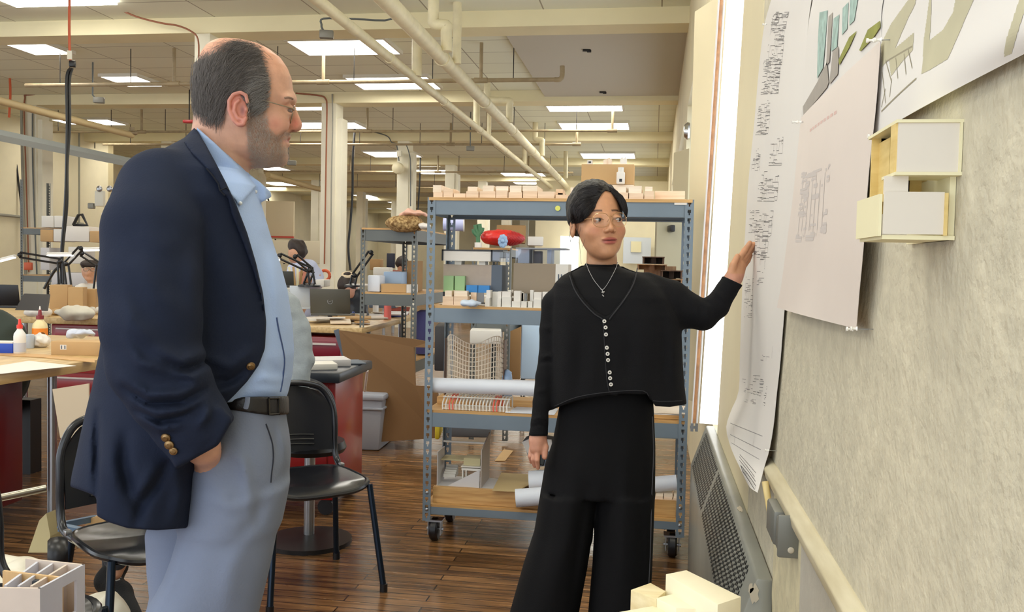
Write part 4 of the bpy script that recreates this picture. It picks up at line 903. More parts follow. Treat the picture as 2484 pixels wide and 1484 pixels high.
# items seen right of the woman
t = thing('tower_model', 'dark brown stepped timber model with open frames at the right of the rack', 'model', (ony(1620, 700, Y0+.15)[0], Y0+.2, 1.13)); br = wood('walnut', s2l(112, 80, 56), s2l(78, 52, 38), (9, 9, 1), 6); brl = wood('oak_mid', s2l(176, 138, 100), s2l(150, 112, 78), (9, 9, 1), 6)
for k, (a_, b_, c_, d_, mm) in enumerate(((1558, 622, 1612, 640, br), (1545, 640, 1618, 655, brl), (1603, 655, 1656, 676, br), (1600, 676, 1656, 705, brl), (1604, 705, 1656, 742, brl))):
    p, q = ony(a_, b_, Y0+.14), ony(c_, d_, Y0+.14); m_ = MB(); m_.span((p[0], Y0+.10, p[2]-.004), (q[0], Y0+.30, p[2])); m_.span((p[0]+.004, Y0+.13, max(q[2], 1.13)), (p[0]+.010, Y0+.28, p[2])); m_.span(((p[0]+q[0])/2-.012, Y0+.2, max(q[2], 1.13)), ((p[0]+q[0])/2+.012, Y0+.28, p[2])); m_.span((q[0]-.010, Y0+.13, max(q[2], 1.13)), (q[0]-.004, Y0+.28, p[2])); m_.span((p[0], Y0+.27, max(q[2], 1.13)), (q[0], Y0+.29, p[2]))
    m_.build('storey', mm, t, world=True)
box('core', brl, (ony(1560, 700, Y0+.2)[0], Y0+.29, 1.131), (ony(1640, 700, Y0+.2)[0], Y0+.31, ony(1600, 645, Y0+.2)[2]), t, world=True)
# third shelf
z3 = .635
def ztube(name, lab, a, b_, r, m, cat='roll', open_=True):
    t = thing(name, lab, cat, a); A, B = Vector(a), Vector(b_)
    MB().tube([A, B], r, 24, cap=False).build('outer_roll', m, t, world=True, smooth=True)
    d_ = (B-A).normalized(); MB().tube([A+d_*.001, B-d_*.001], r*.88, 20, cap=False).build('inner_roll', paper, t, world=True, smooth=True)
    m_ = MB()
    for P, Q in ((A, d_), (B, -d_)):
        u = d_.orthogonal().normalized(); v = d_.cross(u); n = 24
        m_.add([P+u*math.cos(2*PI*i/n)*r+v*math.sin(2*PI*i/n)*r for i in range(n)]+[P+u*math.cos(2*PI*i/n)*r*.88+v*math.sin(2*PI*i/n)*r*.88 for i in range(n)], [(i, (i+1) % n, n+(i+1) % n, n+i) for i in range(n)])
    m_.build('roll_edge', paper, t, world=True); return t
bp_ = mat('plotter_paper', s2l(225, 230, 240), .6, noise=.03, scale=3)
a = ony(1052, 934, Y0+.05); b2 = ony(1320, 942, Y0+.05); ztube('paper_roll', 'long thick roll of white paper lying across the third shelf', a, b2, .036, bp_)
a = ony(1072, 962, Y0+.02); b2 = ony(1236, 990, Y0+.02)
t = thing('woven_model', 'low white basket-like rib model with red strips on the third shelf', 'model', ((a[0]+b2[0])/2, Y0+.07, z3+.001)); L = b2[0]-a[0]; H_ = a[2]-z3
pinkc = mat('coral_strip', s2l(228, 105, 90), .6)
box('base', balsaL, (-L/2, -.04, 0), (L/2, .09, .004), t); mw_, mr_ = MB(), MB()
for k in range(20):
    x = -L/2+L*(k+.5)/20; g_ = mr_ if k in (2, 3, 15, 16) else mw_
    g_.tube(smooth_path([(x-.004, -.045, 0), (x-.006, -.04, H_*.5), (x, 0, H_), (x+.003, .06, H_*.9), (x, .09, .0)], 4), .0035, 6)
for zz in (.35, .95): mw_.tube([(-L/2, -.03, H_*zz), (L/2, -.03, H_*zz)], .003, 6)
mw_.tube([(-L/2, .04, H_), (L/2, .04, H_)], .003, 6)
mw_.build('white_ribs', wcard, t, smooth=True); mr_.build('red_ribs', pinkc, t, smooth=True)
pbox('plywood_sheet', 'bare wood panel lying behind the rolled paper', 'panel', ply, 1060, 962, 1290, 975, Y0+.2, .12, z3)
o = MB().prism([(ony(1225, 990, Y0+.01)[0], Y0+.01, z3+.001), (ony(1345, 990, Y0+.01)[0], Y0+.01, z3+.001), (ony(1345, 990, Y0+.01)[0], Y0+.19, z3+.001), (ony(1240, 990, Y0+.01)[0], Y0+.19, z3+.001)], (0, 0, .002)).build('paper_sheet', bp_); tag(o, 'pale lilac paper sheet on the third shelf by her sleeve', 'paper')
for k, (l, zz, m__, rz) in enumerate((('pale wood sheet under the stack at the right end of the third shelf', .001, ply, .0), ('thin white card on the stack at the right end of the third shelf', .02, wcard, .03), ('creamy sheet topmost at the right end of the third shelf', .026, balsaL, -.05))):
    c = ony(1610, 1000, Y0+.15); o = MB().box((c[0], Y0+.16, z3+zz+.002+(.007 if k == 0 else 0)), (.2, .24, .018 if k == 0 else .004), rz).build('card_sheet', m__); tag(o, l, 'card')
# rolled lattice cylinder and blue bundle on the third shelf back
a = ony(1082, 820, Y0+.28); b2 = ony(1221, 915, Y0+.28)
t = thing('lattice_model', 'curved lattice basket model of thin cream strips, open grid', 'model', ((a[0]+b2[0])/2, Y0+.25, z3+.01)); L, H_ = b2[0]-a[0], a[2]-z3-.01
m_ = MB()
def latt(u, v): 
    th = PI*(.08+.84*u); return Vector((-L/2*math.cos(th)*1.0, .07-.10*math.sin(th)+(.05 if False else 0), H_*v+.02*math.sin(3*PI*u)*v))
for i in range(25): m_.tube([latt(i/24, j/8) for j in range(9)], .0028, 4)
for j in range(14): m_.tube([latt(i/24, j/13) for i in range(25)], .0026, 4)
m_.build('strips', mat('strip_cream', s2l(232, 222, 205), .6), t, smooth=False)
box('end_board', br, (-L/2-.004, .02, 0), (-L/2, .10, H_), t); box('end_board', br, (L/2, .02, 0), (L/2+.004, .10, H_), t)
crumple('blue_bundle', 'crumpled light blue plastic bundle behind the lattice model', 1232, 862, 4.5, .03, .03, .09, mat('blue_plastic', s2l(165, 195, 235), .35), 9, res=.006, zfloor=z3)
# bottom shelf: section model, city strip, tubes
z4 = .262
zrow('site_base_model', 'low wooden city strip model along the bottom shelf, left', 1056, 1300, z4, 1186, Y0+.045, .16, 31, balsa, ply, 9, .3)
zrow('site_base_model', 'pinkish wooden city strip at the right end of the bottom shelf', 1588, 1650, z4, 1198, Y0+.045, .16, 33, balsa, balsaL, 3, .1)
z5 = ony(1100, 1182, Y0+.06)[2]+.001
a = ony(1056, 1184, Y0+.05); b2 = ony(1195, 1190, Y0+.05)
t = thing('section_model', 'grey and white open section model with walls and stairs on the bottom shelf', 'model', ((a[0]+b2[0])/2, Y0+.15, z5)); L = b2[0]-a[0]
lg = mat('light_grey_card', s2l(205, 203, 205), .6); kh = mat('khaki_card', s2l(190, 180, 140), .6)
t.location.z = z5
box('base_plate', lg, (-L/2, -.10, 0), (L/2, .12, .004), t)
H_ = .185
ks = L*.82
box('left_wall', lg, (-L/2+.004, -.09, .004), (-L/2+.008, .05, H_*.9), t); MB().prism([(-L/2+L*.78, -.095, .004), (-L/2+L*.78, .12, .004), (-L/2+L*.78, .12, H_+.05), (-L/2+L*.78, -.095, H_)], (.005, 0, 0)).build('right_wall', mat('taupe_light', s2l(178, 170, 165), .6), t)
box('top_rail', wcard, (-L/2+.008, .02, H_+.008), (-L/2+L*.78, .026, H_+.016), t); MB().prism([(-L/2+L*.2, -.09, .0045), (-L/2+L*.76, -.09, .0045), (-L/2+L*.76, -.085, .09)], (0, .004, 0)).build('ramp', lg, t)
box('floor_plate', kh, (-L/2+.01, -.03, .115), (-L/2+L*.45, .07, .121), t); box('floor_plate', wcard, (-L/2+L*.42, -.07, .095), (-L/2+L*.78, .06, .099), t); box('khaki_block', kh, (-L/2+L*.45, -.05, .1), (-L/2+L*.74, .04, .135), t)
m_ = MB()
for k in range(5): m_.span((-L/2+.02, -.02+.015*k, .03), (-L/2+L*.28, -.006+.015*k, .045+.008*k))
m_.build('stairs', wcard, t); box('table_block', wcard, (-L/2+L*.43, -.07, .08), (-L/2+L*.78, -.05, .09), t)
m_ = MB(); [m_.span((-L/2+L*f, -.07, .004), (-L/2+L*f+.006, -.05, .08)) for f in (.44, .5)]; m_.build('columns_small', wcard, t)
# leaning kraft folder + tubes
P = [ony(1194, 1208, Y0+.01), ony(1250, 1212, Y0+.01), ony(1330, 1152, Y0+.35), ony(1216, 1148, Y0+.35)]; P = [(p[0], p[1], z5+.006+.002*i) for i, p in enumerate(P)]
o = MB().prism(P, (0, 0, .004)).build('kraft_folder', mat('kraft', s2l(200, 176, 125), .7)); tag(o, 'tan kraft folder lying slanted beside the paper tubes', 'folder')
zt1 = ony(1260, 1205, Y0+.0)[2]
def zt_tube(lab, pxa, pya, pxb, pyb, d0, d1, r):
    a, b2 = ony(pxa, pya, d0), ony(pxb, pyb, d1); ztube('paper_tube', lab, a, b2, r, bp_)
zt_tube('open white paper tube lowest on the bottom shelf beside her trousers', 1251, 1208, 1420, 1195, Y0-.02, Y0+.02, .042)
zt_tube('second white paper tube above the first, half behind the black trousers', 1284, 1168, 1430, 1160, Y0+.14, Y0+.16, .052)
zt_tube('white paper tube behind her trousers at the right end of the bottom shelf', 1520, 1180, 1642, 1170, Y0+.1, Y0+.1, .036)
t = thing('white_case_model', 'angular white and dark card model behind her lowered hand', 'model', ony(1305, 1130, Y0+.12)); 
A = [ony(*p, Y0+.12) for p in ((1268, 1070), (1290, 1060), (1340, 1070), (1340, 1128), (1302, 1132), (1285, 1118))]; MB().prism(A, (0, .12, 0)).build('dark_body', slate, t, world=True)
A = [ony(*p, Y0+.115) for p in ((1266, 1072), (1290, 1062), (1338, 1066), (1340, 1095), (1316, 1094), (1300, 1118), (1288, 1116))]; MB().prism(A, (0, .004, 0)).build('white_face', paper, t, world=True)

# ------------------------------------------------------------------ second rack (end on)
rk2 = rack('steel_rack', 'grey steel rack seen end-on with a leaf-filled bag on top', -2.33, -1.87, 7.0, 8.25, .02, 1.60, [(1.60, .085), (1.085, .085), (.55, .085)], rackd, casters=False)
_a, _b = ony(1146, 600, 6.6), ony(1240, 600, 6.6)
rk3 = rack('steel_rack', 'dark steel rack carrying the red form, seen through the near rack', _a[0], _b[0], 6.6, 7.5, .02, _a[2], [(_a[2], .05), (.9, .05)], rackd, casters=False)
leaf = mat('leaf_bag', s2l(120, 88, 48), .8, col2=s2l(190, 160, 110), scale=45, thr=(.4, .6))
crumple('leaf_bag', 'bag of dry brown leaves and paper on top of the end-on rack', 982, 528, 7.2, .15, .12, .055, leaf, 12, cat='bag', res=.01, zfloor=1.60)
crumple('crumpled_wrap', 'pink and cream crumpled wrap on the leaf bag', 1005, 512, 7.2, .10, .08, .02, mat('pink_wrap', s2l(232, 185, 165), .6), 15, res=.008, zfloor=1.70)
crumple('white_cloth', 'small white folded cloth on the edge of the end-on rack', 1030, 540, 7.15, .05, .05, .02, paper, 18, cat='cloth', res=.008, zfloor=1.60)
def cyl_thing(name, lab, cat, px, py, d, r, h, m, zb, seg=20):
    q = ond(px, py, d); o = MB().lathe([(r*.96, 0), (r, .004), (r, h), (r*.9, h+.003), (0, h+.003)], (q[0], q[1], zb), seg).build(name, m, smooth=True); return tag(o, lab, cat)
# trays and boxes on rack 2 middle shelf
pbox('paper_tray', 'white tapered tray on the middle shelf of the end-on rack', 'tray', mat('tray_white', s2l(225, 230, 240), .5), 891, 667, 921, 695, 7.05, .15, 1.087, bevel=.01)
pbox('plastic_bin', 'pale blue translucent bin on the middle shelf of the end-on rack', 'bin', mat('bin_blue', s2l(160, 185, 215), .35), 930, 658, 975, 688, 7.25, .35, 1.087, bevel=.01)
pbox('cardboard_box', 'low tan cardboard box before the blue bin on the end-on rack', 'box', card, 925, 688, 985, 699, 7.06, .18, 1.087)
pbox('label_card', 'small white box at the end of the tan cardboard box', 'box', paper, 986, 690, 1002, 700, 7.05, .15, 1.087)
pbox('cardboard_box', 'upright tan cardboard piece at the post of the end-on rack', 'box', cardd, 988, 632, 1003, 690, 7.4, .3, 1.087)
# fabric tube showing through the rack, lilac round thing
q = ond(1112, 545, 5.4); t = thing('lilac_roll', 'short lilac and white cylinder on the rack behind', 'roll', q); MB().tube([q-RH*.09, q+RH*.03], .038, 18).build('body', mat('lilac', s2l(190, 195, 235), .5), t, world=True, smooth=True); MB().tube([q+RH*.03, q+RH*.034], .042, 18).build('rim', paper, t, world=True, smooth=True)
# ------------------------------------------------------------------ chairs, cabinets, tables
chair_m = mat('chair_black', s2l(30, 32, 38), .25, .2, coat=.3); tubem = mat('tube_blue_black', s2l(38, 50, 66), .22, .7)
def make_chair(lab, loc, rz, seatz=.44):
    """local: faces -y, seat about .44 wide"""
    t = thing('stacking_chair', lab, 'chair', loc, rz)
    hw, hd = .215, .205
    def seatf(u, v):
        a = 2*u-1; b = 2*v-1; r = max(1.0, (abs(a)**4+abs(b)**4)**.25/max(abs(a), abs(b), 1e-6)); x, y_ = a/r*hw, b/r*hd
        return Vector((x, y_, seatz-.012*(1-(a*a))*(1-b*b)-.02*max(0, -b-.5)**2*4+.0))
    MB().grid(seatf, 16, 16, th=.008).build('seat', chair_m, t, smooth=True)
    rim = [Vector((hw*math.copysign(abs(math.cos(a))**.5, math.cos(a)), hd*math.copysign(abs(math.sin(a))**.5, math.sin(a)), seatz-.008-.02*max(0, -math.sin(a)-.5)**2*4)) for a in np.arange(0, 2*PI, PI/20)]
    MB().tube(rim, .011, 8, closed=True).build('seat_rim', chair_m, t, smooth=True)
    def backf(u, v):
        a = 2*u-1; hh = .285; rr = 1-.28*max(0, v-.55)**2/.2; x = a*(hw-.012)*rr; z = seatz+.06+v*hh*(1-.10*a*a*v)
        return Vector((x, hd+.015+.035*(v)+.025*a*a*-1+.02, z))
    MB().grid(backf, 16, 16, th=.006).build('backrest', chair_m, t, smooth=True)
    m_ = MB()
    for k, vv in enumerate((.10, .17, .24)): m_.tube([backf(.2+.6*i/8, vv+.02*math.sin(PI*i/8))+Vector((0, -.004, 0)) for i in range(9)], .004, 6)
    m_.build('back_ridge', chair_m, t, smooth=True)
    fp = [Vector((-hw+.01, hd-.10, seatz-.015)), Vector((-hw-.003, hd-.02, seatz)), Vector((-hw-.002, hd+.02, seatz+.05)), Vector((-hw-.002, hd+.025, seatz+.16)), Vector((-hw+.006, hd+.035, seatz+.25)), Vector((-hw+.05, hd+.050, seatz+.325)), Vector((-.09, hd+.045, seatz+.352)), Vector((0, hd+.04, seatz+.358))]
    fp = fp+[Vector((-p.x, p.y, p.z)) for p in fp[-2::-1]]
    MB().tube(smooth_path(fp, 5), .0135, 10).build('back_frame', chair_m, t, smooth=True)
    for sx in (-1, 1):
        for sy in (-1, 1):
            top = Vector((sx*(hw-.02), sy*(hd-.03), seatz-.012)); bot = Vector((sx*(hw+.02), sy*(hd+.03), .012))
            l = MB().tube([top, bot], .0125, 10).build('leg', tubem, t, smooth=True)
            MB().cyl(bot+Vector((0, 0, -.012)), bot+Vector((0, 0, .02)), .0155, 10).build('foot_cap', blackp, l, smooth=True)
    br_ = MB(); br_.tube([(-hw+.02, hd-.03, seatz-.02), (hw-.02, hd-.03, seatz-.02)], .01, 8); br_.build('stretcher', tubem, t, smooth=True)
    for s_ in (-1, 1): MB().box((s_*(hw+.002), hd-.05, seatz+.002), (.02, .03, .016)).build('clip', steel, t, bevel=.003)
    return t
make_chair('empty black metal chair with a curved back, right behind the older man', (-1.375, 3.49, 0), PI/4-.03)
make_chair('black metal chair behind the man\'s jacket, a caster showing under its seat', (-1.57, 2.68, 0), PI/4+.12)
make_chair('black metal chair carrying a wooden house model at the bottom left corner', (-1.58, 1.94, 0), PI/4+.55)
# workbench at the left with red cabinet
bench = wood('maple_top', s2l(214, 186, 134), s2l(188, 156, 104), (10, 1, 10), 4, .4); benchE = wood('maple_edge', s2l(190, 165, 122), s2l(160, 135, 96), (1, 9, 9), 6, .5)
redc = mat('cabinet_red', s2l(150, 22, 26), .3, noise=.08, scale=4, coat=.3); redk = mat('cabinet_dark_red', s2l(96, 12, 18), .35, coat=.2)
def bench_thing(lab, pts, z, th, legs=(), m=bench):
    t = thing('workbench', lab, 'workbench', (sum(p[0] for p in pts)/len(pts), sum(p[1] for p in pts)/len(pts), 0))
    MB().prism([(x, y_, z-th) for x, y_ in pts], (0, 0, th)).build('table_top', m, t, world=True, bevel=.002)
    for (x, y_) in legs: MB().cyl((x, y_, 0), (x, y_, z-th), .022, 12).build('leg', steel, t, world=True, smooth=True)
    return t
zb = .80
bench_thing('maple workbench with glue bottles and boxes, at the left edge', [(-2.87, 3.0), (-2.78, 4.2), (-3.45, 5.45), (-4.9, 5.4), (-4.8, 3.0)], zb, .05, [(-2.90, 4.02), (-4.6, 3.2), (-4.6, 5.0)])
t = thing('tool_cabinet', 'dark red tool cabinet under the left workbench', 'cabinet', (-3.3, 3.7, 0))
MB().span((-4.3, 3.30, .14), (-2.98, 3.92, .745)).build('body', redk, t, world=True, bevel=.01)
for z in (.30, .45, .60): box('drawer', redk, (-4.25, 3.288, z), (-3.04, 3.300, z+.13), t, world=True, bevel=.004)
for z in (.27, .30): MB().cyl((-4.28, 3.25, z), (-3.0, 3.25, z), .012, 10).build('bar', darkm, t, world=True, smooth=True)
for x in (-4.15, -3.1): 
    for y_ in (3.38, 3.55): MB().lathe([(.02, -.02), (.06, -.02), (.065, 0), (.06, .02), (.02, .02)], (x, y_, .066), 20, Matrix.Rotation(PI/2, 3, 'Y')).build('caster_wheel', blackp, t, world=True, smooth=True); 
for x in (-4.15, -3.1):
    for y_ in (3.38, 3.55): MB().span((x-.03, y_-.03, .066), (x+.03, y_+.03, .15)).build('caster_bracket', darkm, t, world=True)
o = MB().prism([ond(127, 944, 3.36), ond(215, 930, 3.36), ond(215, 1060, 3.36), ond(146, 1062, 3.36)], (0, .006, 0)).build('card_sheet', mat('tan_card', s2l(205, 186, 158), .7)); tag(o, 'tan card sheet propped against the red cabinet behind the chair', 'card')
# things on the left bench
def at_bench(px, py, z=zb): q = onz(px, py, z); return q
def bottle(lab, px, py, z, h, r, body, capm, label=None, nozzle=True, flat=.7):
    q = onz(px, py, z); t = thing('glue_bottle', lab, 'bottle', (q[0], q[1], z), YAW)
    prof = [(r*.9, 0), (r, h*.02), (r, h*.50), (r*.92, h*.58), (r*.45, h*.70), (r*.36, h*.73)]
    o = MB().lathe([(a, b) for a, b in prof]+[(0, h*.73)], (0, 0, 0), 24).build('body', body, t, smooth=True); 
    MB().lathe([(r*.5, h*.73), (r*.5, h*.83), (r*.3, h*.84), (r*.22, h*.96), (r*.2, h), (0, h)], (0, 0, 0), 18).build('cap', capm, t, smooth=True)
    if label: MB().lathe([(r*1.012, h*.06), (r*1.012, h*.47)], (0, 0, 0), 24).build('label', label, t, smooth=True)
    return t
wpl = mat('white_plastic', s2l(238, 236, 232), .35); gy = mat('glue_yellow', s2l(232, 215, 165), .3); orl = mat('orange_label', s2l(235, 135, 35), .5); ylw = mat('label_yellow', s2l(240, 200, 60), .5)
t1 = bottle('orange labelled wood glue bottle with a brown cap and clear nozzle', 97, 835, zb, .205, .042, gy, mat('maroon_cap', s2l(130, 40, 45), .4), orl)
MB().lathe([(.008, .17), (.006, .2), (.003, .225), (0, .225)], (0, 0, 0), 12).build('nozzle', wpl, t1, smooth=True)
MB().lathe([(.0435, .022), (.0435, .075)], (0, 0, 0), 24).build('label_crest', ylw, t1) if False else None
q = Vector((.034, -.028, .055)); m_ = MB(); m_.tube(arc((.030, -.0315, .055), .016, 0, 2*PI, 16, (.72, .69, 0), (0, 0, 1)), .003, 6); m_.tube(arc((.030, -.0315, .055), .006, 0, 2*PI, 12, (.72, .69, 0), (0, 0, 1)), .002, 6); m_.build('label_emblem', mat('emblem', s2l(90, 60, 30), .5), t1)
t2 = bottle('white glue bottle with a red nozzle, in front of the blue box', 48, 858, zb, .185, .030, wpl, mat('red_cap', s2l(230, 60, 45), .4), None)
MB().lathe([(.0303, .012), (.0303, .06)], (0, 0, 0), 24).build('label', mat('label_grey', s2l(195, 200, 215), .5), t2, smooth=True)
def zbox(name, lab, cat, m, px0, px1, py, h, dep, z=zb, rz=0.0, bevel=.002, group=None):
    a, b2 = onz(px0, py, z), onz(px1, py, z); y_ = min(a[1], b2[1]); w_ = abs(b2[0]-a[0])
    o = MB().box(((a[0]+b2[0])/2, y_+dep/2, z+h/2), (w_, dep, h), rz).build(name, m, bevel=bevel); return tag(o, lab, cat, group)
def zbox2(name, lab, cat, m, px0, px1, py, h, dep, z=zb, rz=0.0, bevel=.002):
    a, b2 = onz(px0, py, z), onz(px1, py, z); c = (a+b2)/2; d_ = b2-a; w_ = float(np.hypot(d_[0], d_[1])); an = math.atan2(d_[1], d_[0]) if rz is None else rz
    n = np.array([-math.sin(an), math.cos(an), 0]); c = c+n*dep/2
    o = MB().box((c[0], c[1], z+h/2), (w_, dep, h), an).build(name, m, bevel=bevel); return tag(o, lab, cat), an, c, w_
o, an, c, w_ = zbox2('carton', 'blue and white carton lying at the left edge of the bench', 'box', mat('carton_blue', s2l(35, 75, 190), .5), -40, 33, 858, .055, .10, rz=YAW+.05)
o2 = MB().box((c[0], c[1], zb+.0585), (w_*.99, .098, .006), an).build('lid', paper); o2.parent = o
o, an, c, w_ = zbox2('cardboard_box', 'small tan cardboard box with a white shipping label on the left bench', 'box', card, 117, 260, 862, .072, .14, rz=YAW-.03, bevel=.002)
t_ = onz(155, 862, zb); f = c-np.array([-math.sin(an), math.cos(an), 0])*.0705
lab_o = MB().box((f[0]-math.cos(an)*(w_*.27), f[1]-math.sin(an)*(w_*.27), zb+.042), (.034, .0015, .026), an).build('shipping_label', paper); tag(lab_o, 'white shipping label with two dark blocks on the tan box', 'label')
for s_ in (-1, 1):
    p = (f[0]-math.cos(an)*(w_*.27-s_*.009), f[1]-math.sin(an)*(w_*.27-s_*.009)); o3 = MB().box((p[0]+math.sin(an)*.001, p[1]-math.cos(an)*.001, zb+.042), (.006, .0012, .018), an).build('dark_block', slate, lab_o, world=False)
crumple('tissue_roll', 'white tissue bundle beside the tan box on the left bench', 100, 835, 5.15, .06, .05, .045, paper, 22, res=.006, zfloor=zb)
crumple('plastic_bag', 'bluish plastic bag lying on the tan box on the left bench', 200, 812, 5.05, .08, .05, .026, mat('bag_blue', s2l(205, 212, 228), .35), 25, cat='bag', res=.006, zfloor=zb+.072)
q = [onz(-60, 905, zb), onz(70, 874, zb), onz(180, 888, zb), onz(-20, 905, zb)]
o = MB().prism([(p[0], p[1], zb+.001) for p in (onz(-80, 900, zb), onz(70, 876, zb), onz(185, 888, zb), onz(40, 903, zb), onz(-60, 915, zb))], (0, 0, .0015)).build('paper_sheet', paper); tag(o, 'blank white sheet lying on the left workbench', 'paper')
o = MB().prism([(p[0], p[1], zb+.001) for p in (onz(-10, 862, zb), onz(100, 868, zb), onz(230, 880, zb), onz(230, 872, zb), onz(110, 861, zb), onz(0, 856, zb))], (0, 0, .003)).build('wood_strip', ply); tag(o, 'thin wooden board lying behind the white sheet on the left bench', 'board')
cyl_thing('glass_jar', 'small clear plastic cup between the glue bottle and the tissue', 'cup', 70, 845, 5.1, .028, .075, mat('cup_clear', s2l(190, 200, 215), .2), zb)
# black coat over a chair back at the far left
q = ond(5, 820, 4.4); t = thing('coat', 'dark green coat hung over a chair back at the left edge', 'coat', q)
q = ond(8, 790, 5.35); t.location = (q[0], q[1], .45); ROOTM[t.name] = Matrix.Translation(t.location)
zz = q[2]-.45
sd_obj('body', lambda p: smin(sd_ell(p, (-.04, 0, zz-.12), (.17, .14, .22)), sd_ell(p, (-.1, -.02, zz-.30), (.25, .18, .25)), .1)+.012*vnoise(p, 14, 2), (-.5, -.3, -.1), (.3, .3, zz+.25), .014, mat('coat_green', s2l(42, 52, 46), .8), t)
o = MB().span((-.3, .1, -.45), (.1, .2, .0)).build('seat_back', blackp, t)
# chrome bar and cabinet caster seen low left
o = MB().tube([ond(-40, 1215, 2.95), ond(112, 1184, 3.05)], .013, 12).build('steel_tube', mat('nickel', s2l(170, 165, 150), .25, .9), smooth=True); tag(o, 'shiny steel push bar low at the left edge', 'bar')
# trolley with tan bin, white bags, angled steel, big caster
q = onz(60, 1330, .0); 
crumple('plastic_bag', 'big crumpled white plastic bag on the floor at the lower left', 60, 1345, 3.2, .20, .16, .11, mat('bag_cream', s2l(232, 226, 208), .45), 31, cat='bag', res=.012, zfloor=.02)
crumple('plastic_bag', 'second white plastic bag spilling under the chair seat', 235, 1375, 3.05, .10, .12, .07, MATS['bag_cream'], 33, cat='bag', res=.010, zfloor=.02)
t = thing('caster_wheel_unit', 'large black caster with a red hub under the chair', 'caster', ond(140, 1345, 2.75)); q = ond(140, 1346, 2.75); dR = Matrix.Rotation(PI/2, 3, 'Y') 
Rw = Matrix.Rotation(-.95, 3, 'Z') @ Matrix.Rotation(PI/2, 3, 'X')
MB().lathe([(.037, -.024), (.046, -.028), (.054, -.020), (.056, 0), (.054, .020), (.046, .028), (.037, .024)], tuple(q), 28, Rw).build('tyre', blackp, t, world=True, smooth=True)
MB().lathe([(0, .027), (.036, .0255), (.037, .02), (.037, -.02), (.036, -.0255), (0, -.027)], tuple(q), 28, Rw).build('hub', mat('hub_red', s2l(150, 45, 45), .5), t, world=True, smooth=True)
o = MB().prism([ond(68, 1340, 3.3), ond(95, 1262, 3.3), ond(112, 1245, 3.3), ond(122, 1300, 3.3), ond(118, 1340, 3.3)], (0, .1, 0)).build('tan_bin', mat('tan_bin', s2l(178, 165, 125), .6)); tag(o, 'tan bin with a dark rim standing at the lower left', 'bin')
m_ = MB(); m_.tube([ond(145, 1278, 3.15), ond(262, 1302, 3.15)], .017, 4); m_.tube([ond(145, 1274, 3.2), ond(235, 1256, 3.4)], .015, 4); o = m_.build('steel_angle', mat('blue_steel', s2l(95, 120, 145), .4, .3)); tag(o, 'blue grey steel angle frame under the left chair back', 'frame')
o = MB().prism([ond(205, 1262, 3.35), ond(240, 1250, 3.35), ond(258, 1262, 3.35), ond(256, 1298, 3.35), ond(215, 1292, 3.35)], (0, .08, 0)).build('cardboard_box', card); tag(o, 'small cardboard box on the floor behind the left chair back', 'box')
# wooden house model on the near chair
t = thing('house_model', 'roofless pale wooden house model on the chair seat, bottom left', 'model', (-1.3, 2.0, .45)); zs = .458
hw_ = mat('house_card', s2l(222, 206, 192), .6, noise=.04, scale=20); hwl = mat('house_white', s2l(214, 214, 224), .6, noise=.03, scale=20); hwd = wood('house_wood', s2l(226, 190, 140), s2l(205, 165, 110), (4, 4, 1), 8)
def H(px, py, z=None): return onz(px, py, z)
zt_ = .60
A_, B_, C_, D_ = H(97, 1427, zt_), H(206, 1368, zt_), H(66, 1353, zt_), H(-80, 1425, zt_)
A0, B0 = H(104, 1500, .46), H(218, 1450, .46)
A_, B_, D_ = Vector(A_), Vector(B_), Vector(D_); ex = (B_-A_); ey = (D_-A_); ey = (ey-ex*(ey.dot(ex)/ex.dot(ex))*.0)
C2 = A_+ (Vector(C_)-B_); 
th = .006
def wall(P, Q, z0, z1, name, m, holes=()):
    d_ = (Q-P); L_ = d_.length; d_.normalize(); n = Vector((-d_.y, d_.x, 0))*th; hs = sorted(holes)
    b = MB(); 
    def seg(a, b_, za, zb_):
        p0 = P+d_*a*L_; p1 = P+d_*b_*L_; b.prism([(p0.x, p0.y, za), (p1.x, p1.y, za), (p1.x, p1.y, zb_), (p0.x, p0.y, zb_)], tuple(n))
    x = 0
    for (h0, h1, v0, v1) in hs:
        seg(x, h0, z0, z1); seg(h0, h1, z0, z0+(z1-z0)*v0); seg(h0, h1, z0+(z1-z0)*v1, z1); x = h1
    seg(x, 1, z0, z1); return b.build(name, m, t, world=True)
E_ = A_+Vector((-1, 0, 0))*0
Lf = Vector((D_.x, D_.y, D_.z)); Cc = Vector(C_)
wall(A_, B_, zs, zt_, 'gable_wall', hwl, [(.48, .80, .30, .82)])
wall(Lf, A_, zs, zt_, 'front_wall', hw_, [(.80, .93, .18, .38)])
wall(B_, Cc, zs, zt_, 'back_wall', hw_)
for f_ in (.28, .52, .78): 
    P = A_.lerp(Lf, f_*.7); Q = B_.lerp(Cc, f_); wall(P.lerp(Q, .15), Q, zs, zt_-.004, 'partition_wall', hwl if f_ > .5 else hw_, [(.35, .6, 0, .75)])
P = A_.lerp(B_, .5); Q = Lf.lerp(Cc, .6); wall(P, Q, zs, zt_-.002, 'spine_wall', hwd, [(.3, .4, 0, .8), (.55, .65, 0, .8)])
MB().prism([(p.x, p.y, zs-.006) for p in (A_, B_, Cc, Lf)], (0, 0, .006)).build('floor_plate', hwd, t, world=True)
P = A_.lerp(Cc, .45); MB().cyl((P.x, P.y, zs), (P.x, P.y, zt_-.012), .013, 16).build('grey_cylinder', slate, t, world=True, smooth=True)

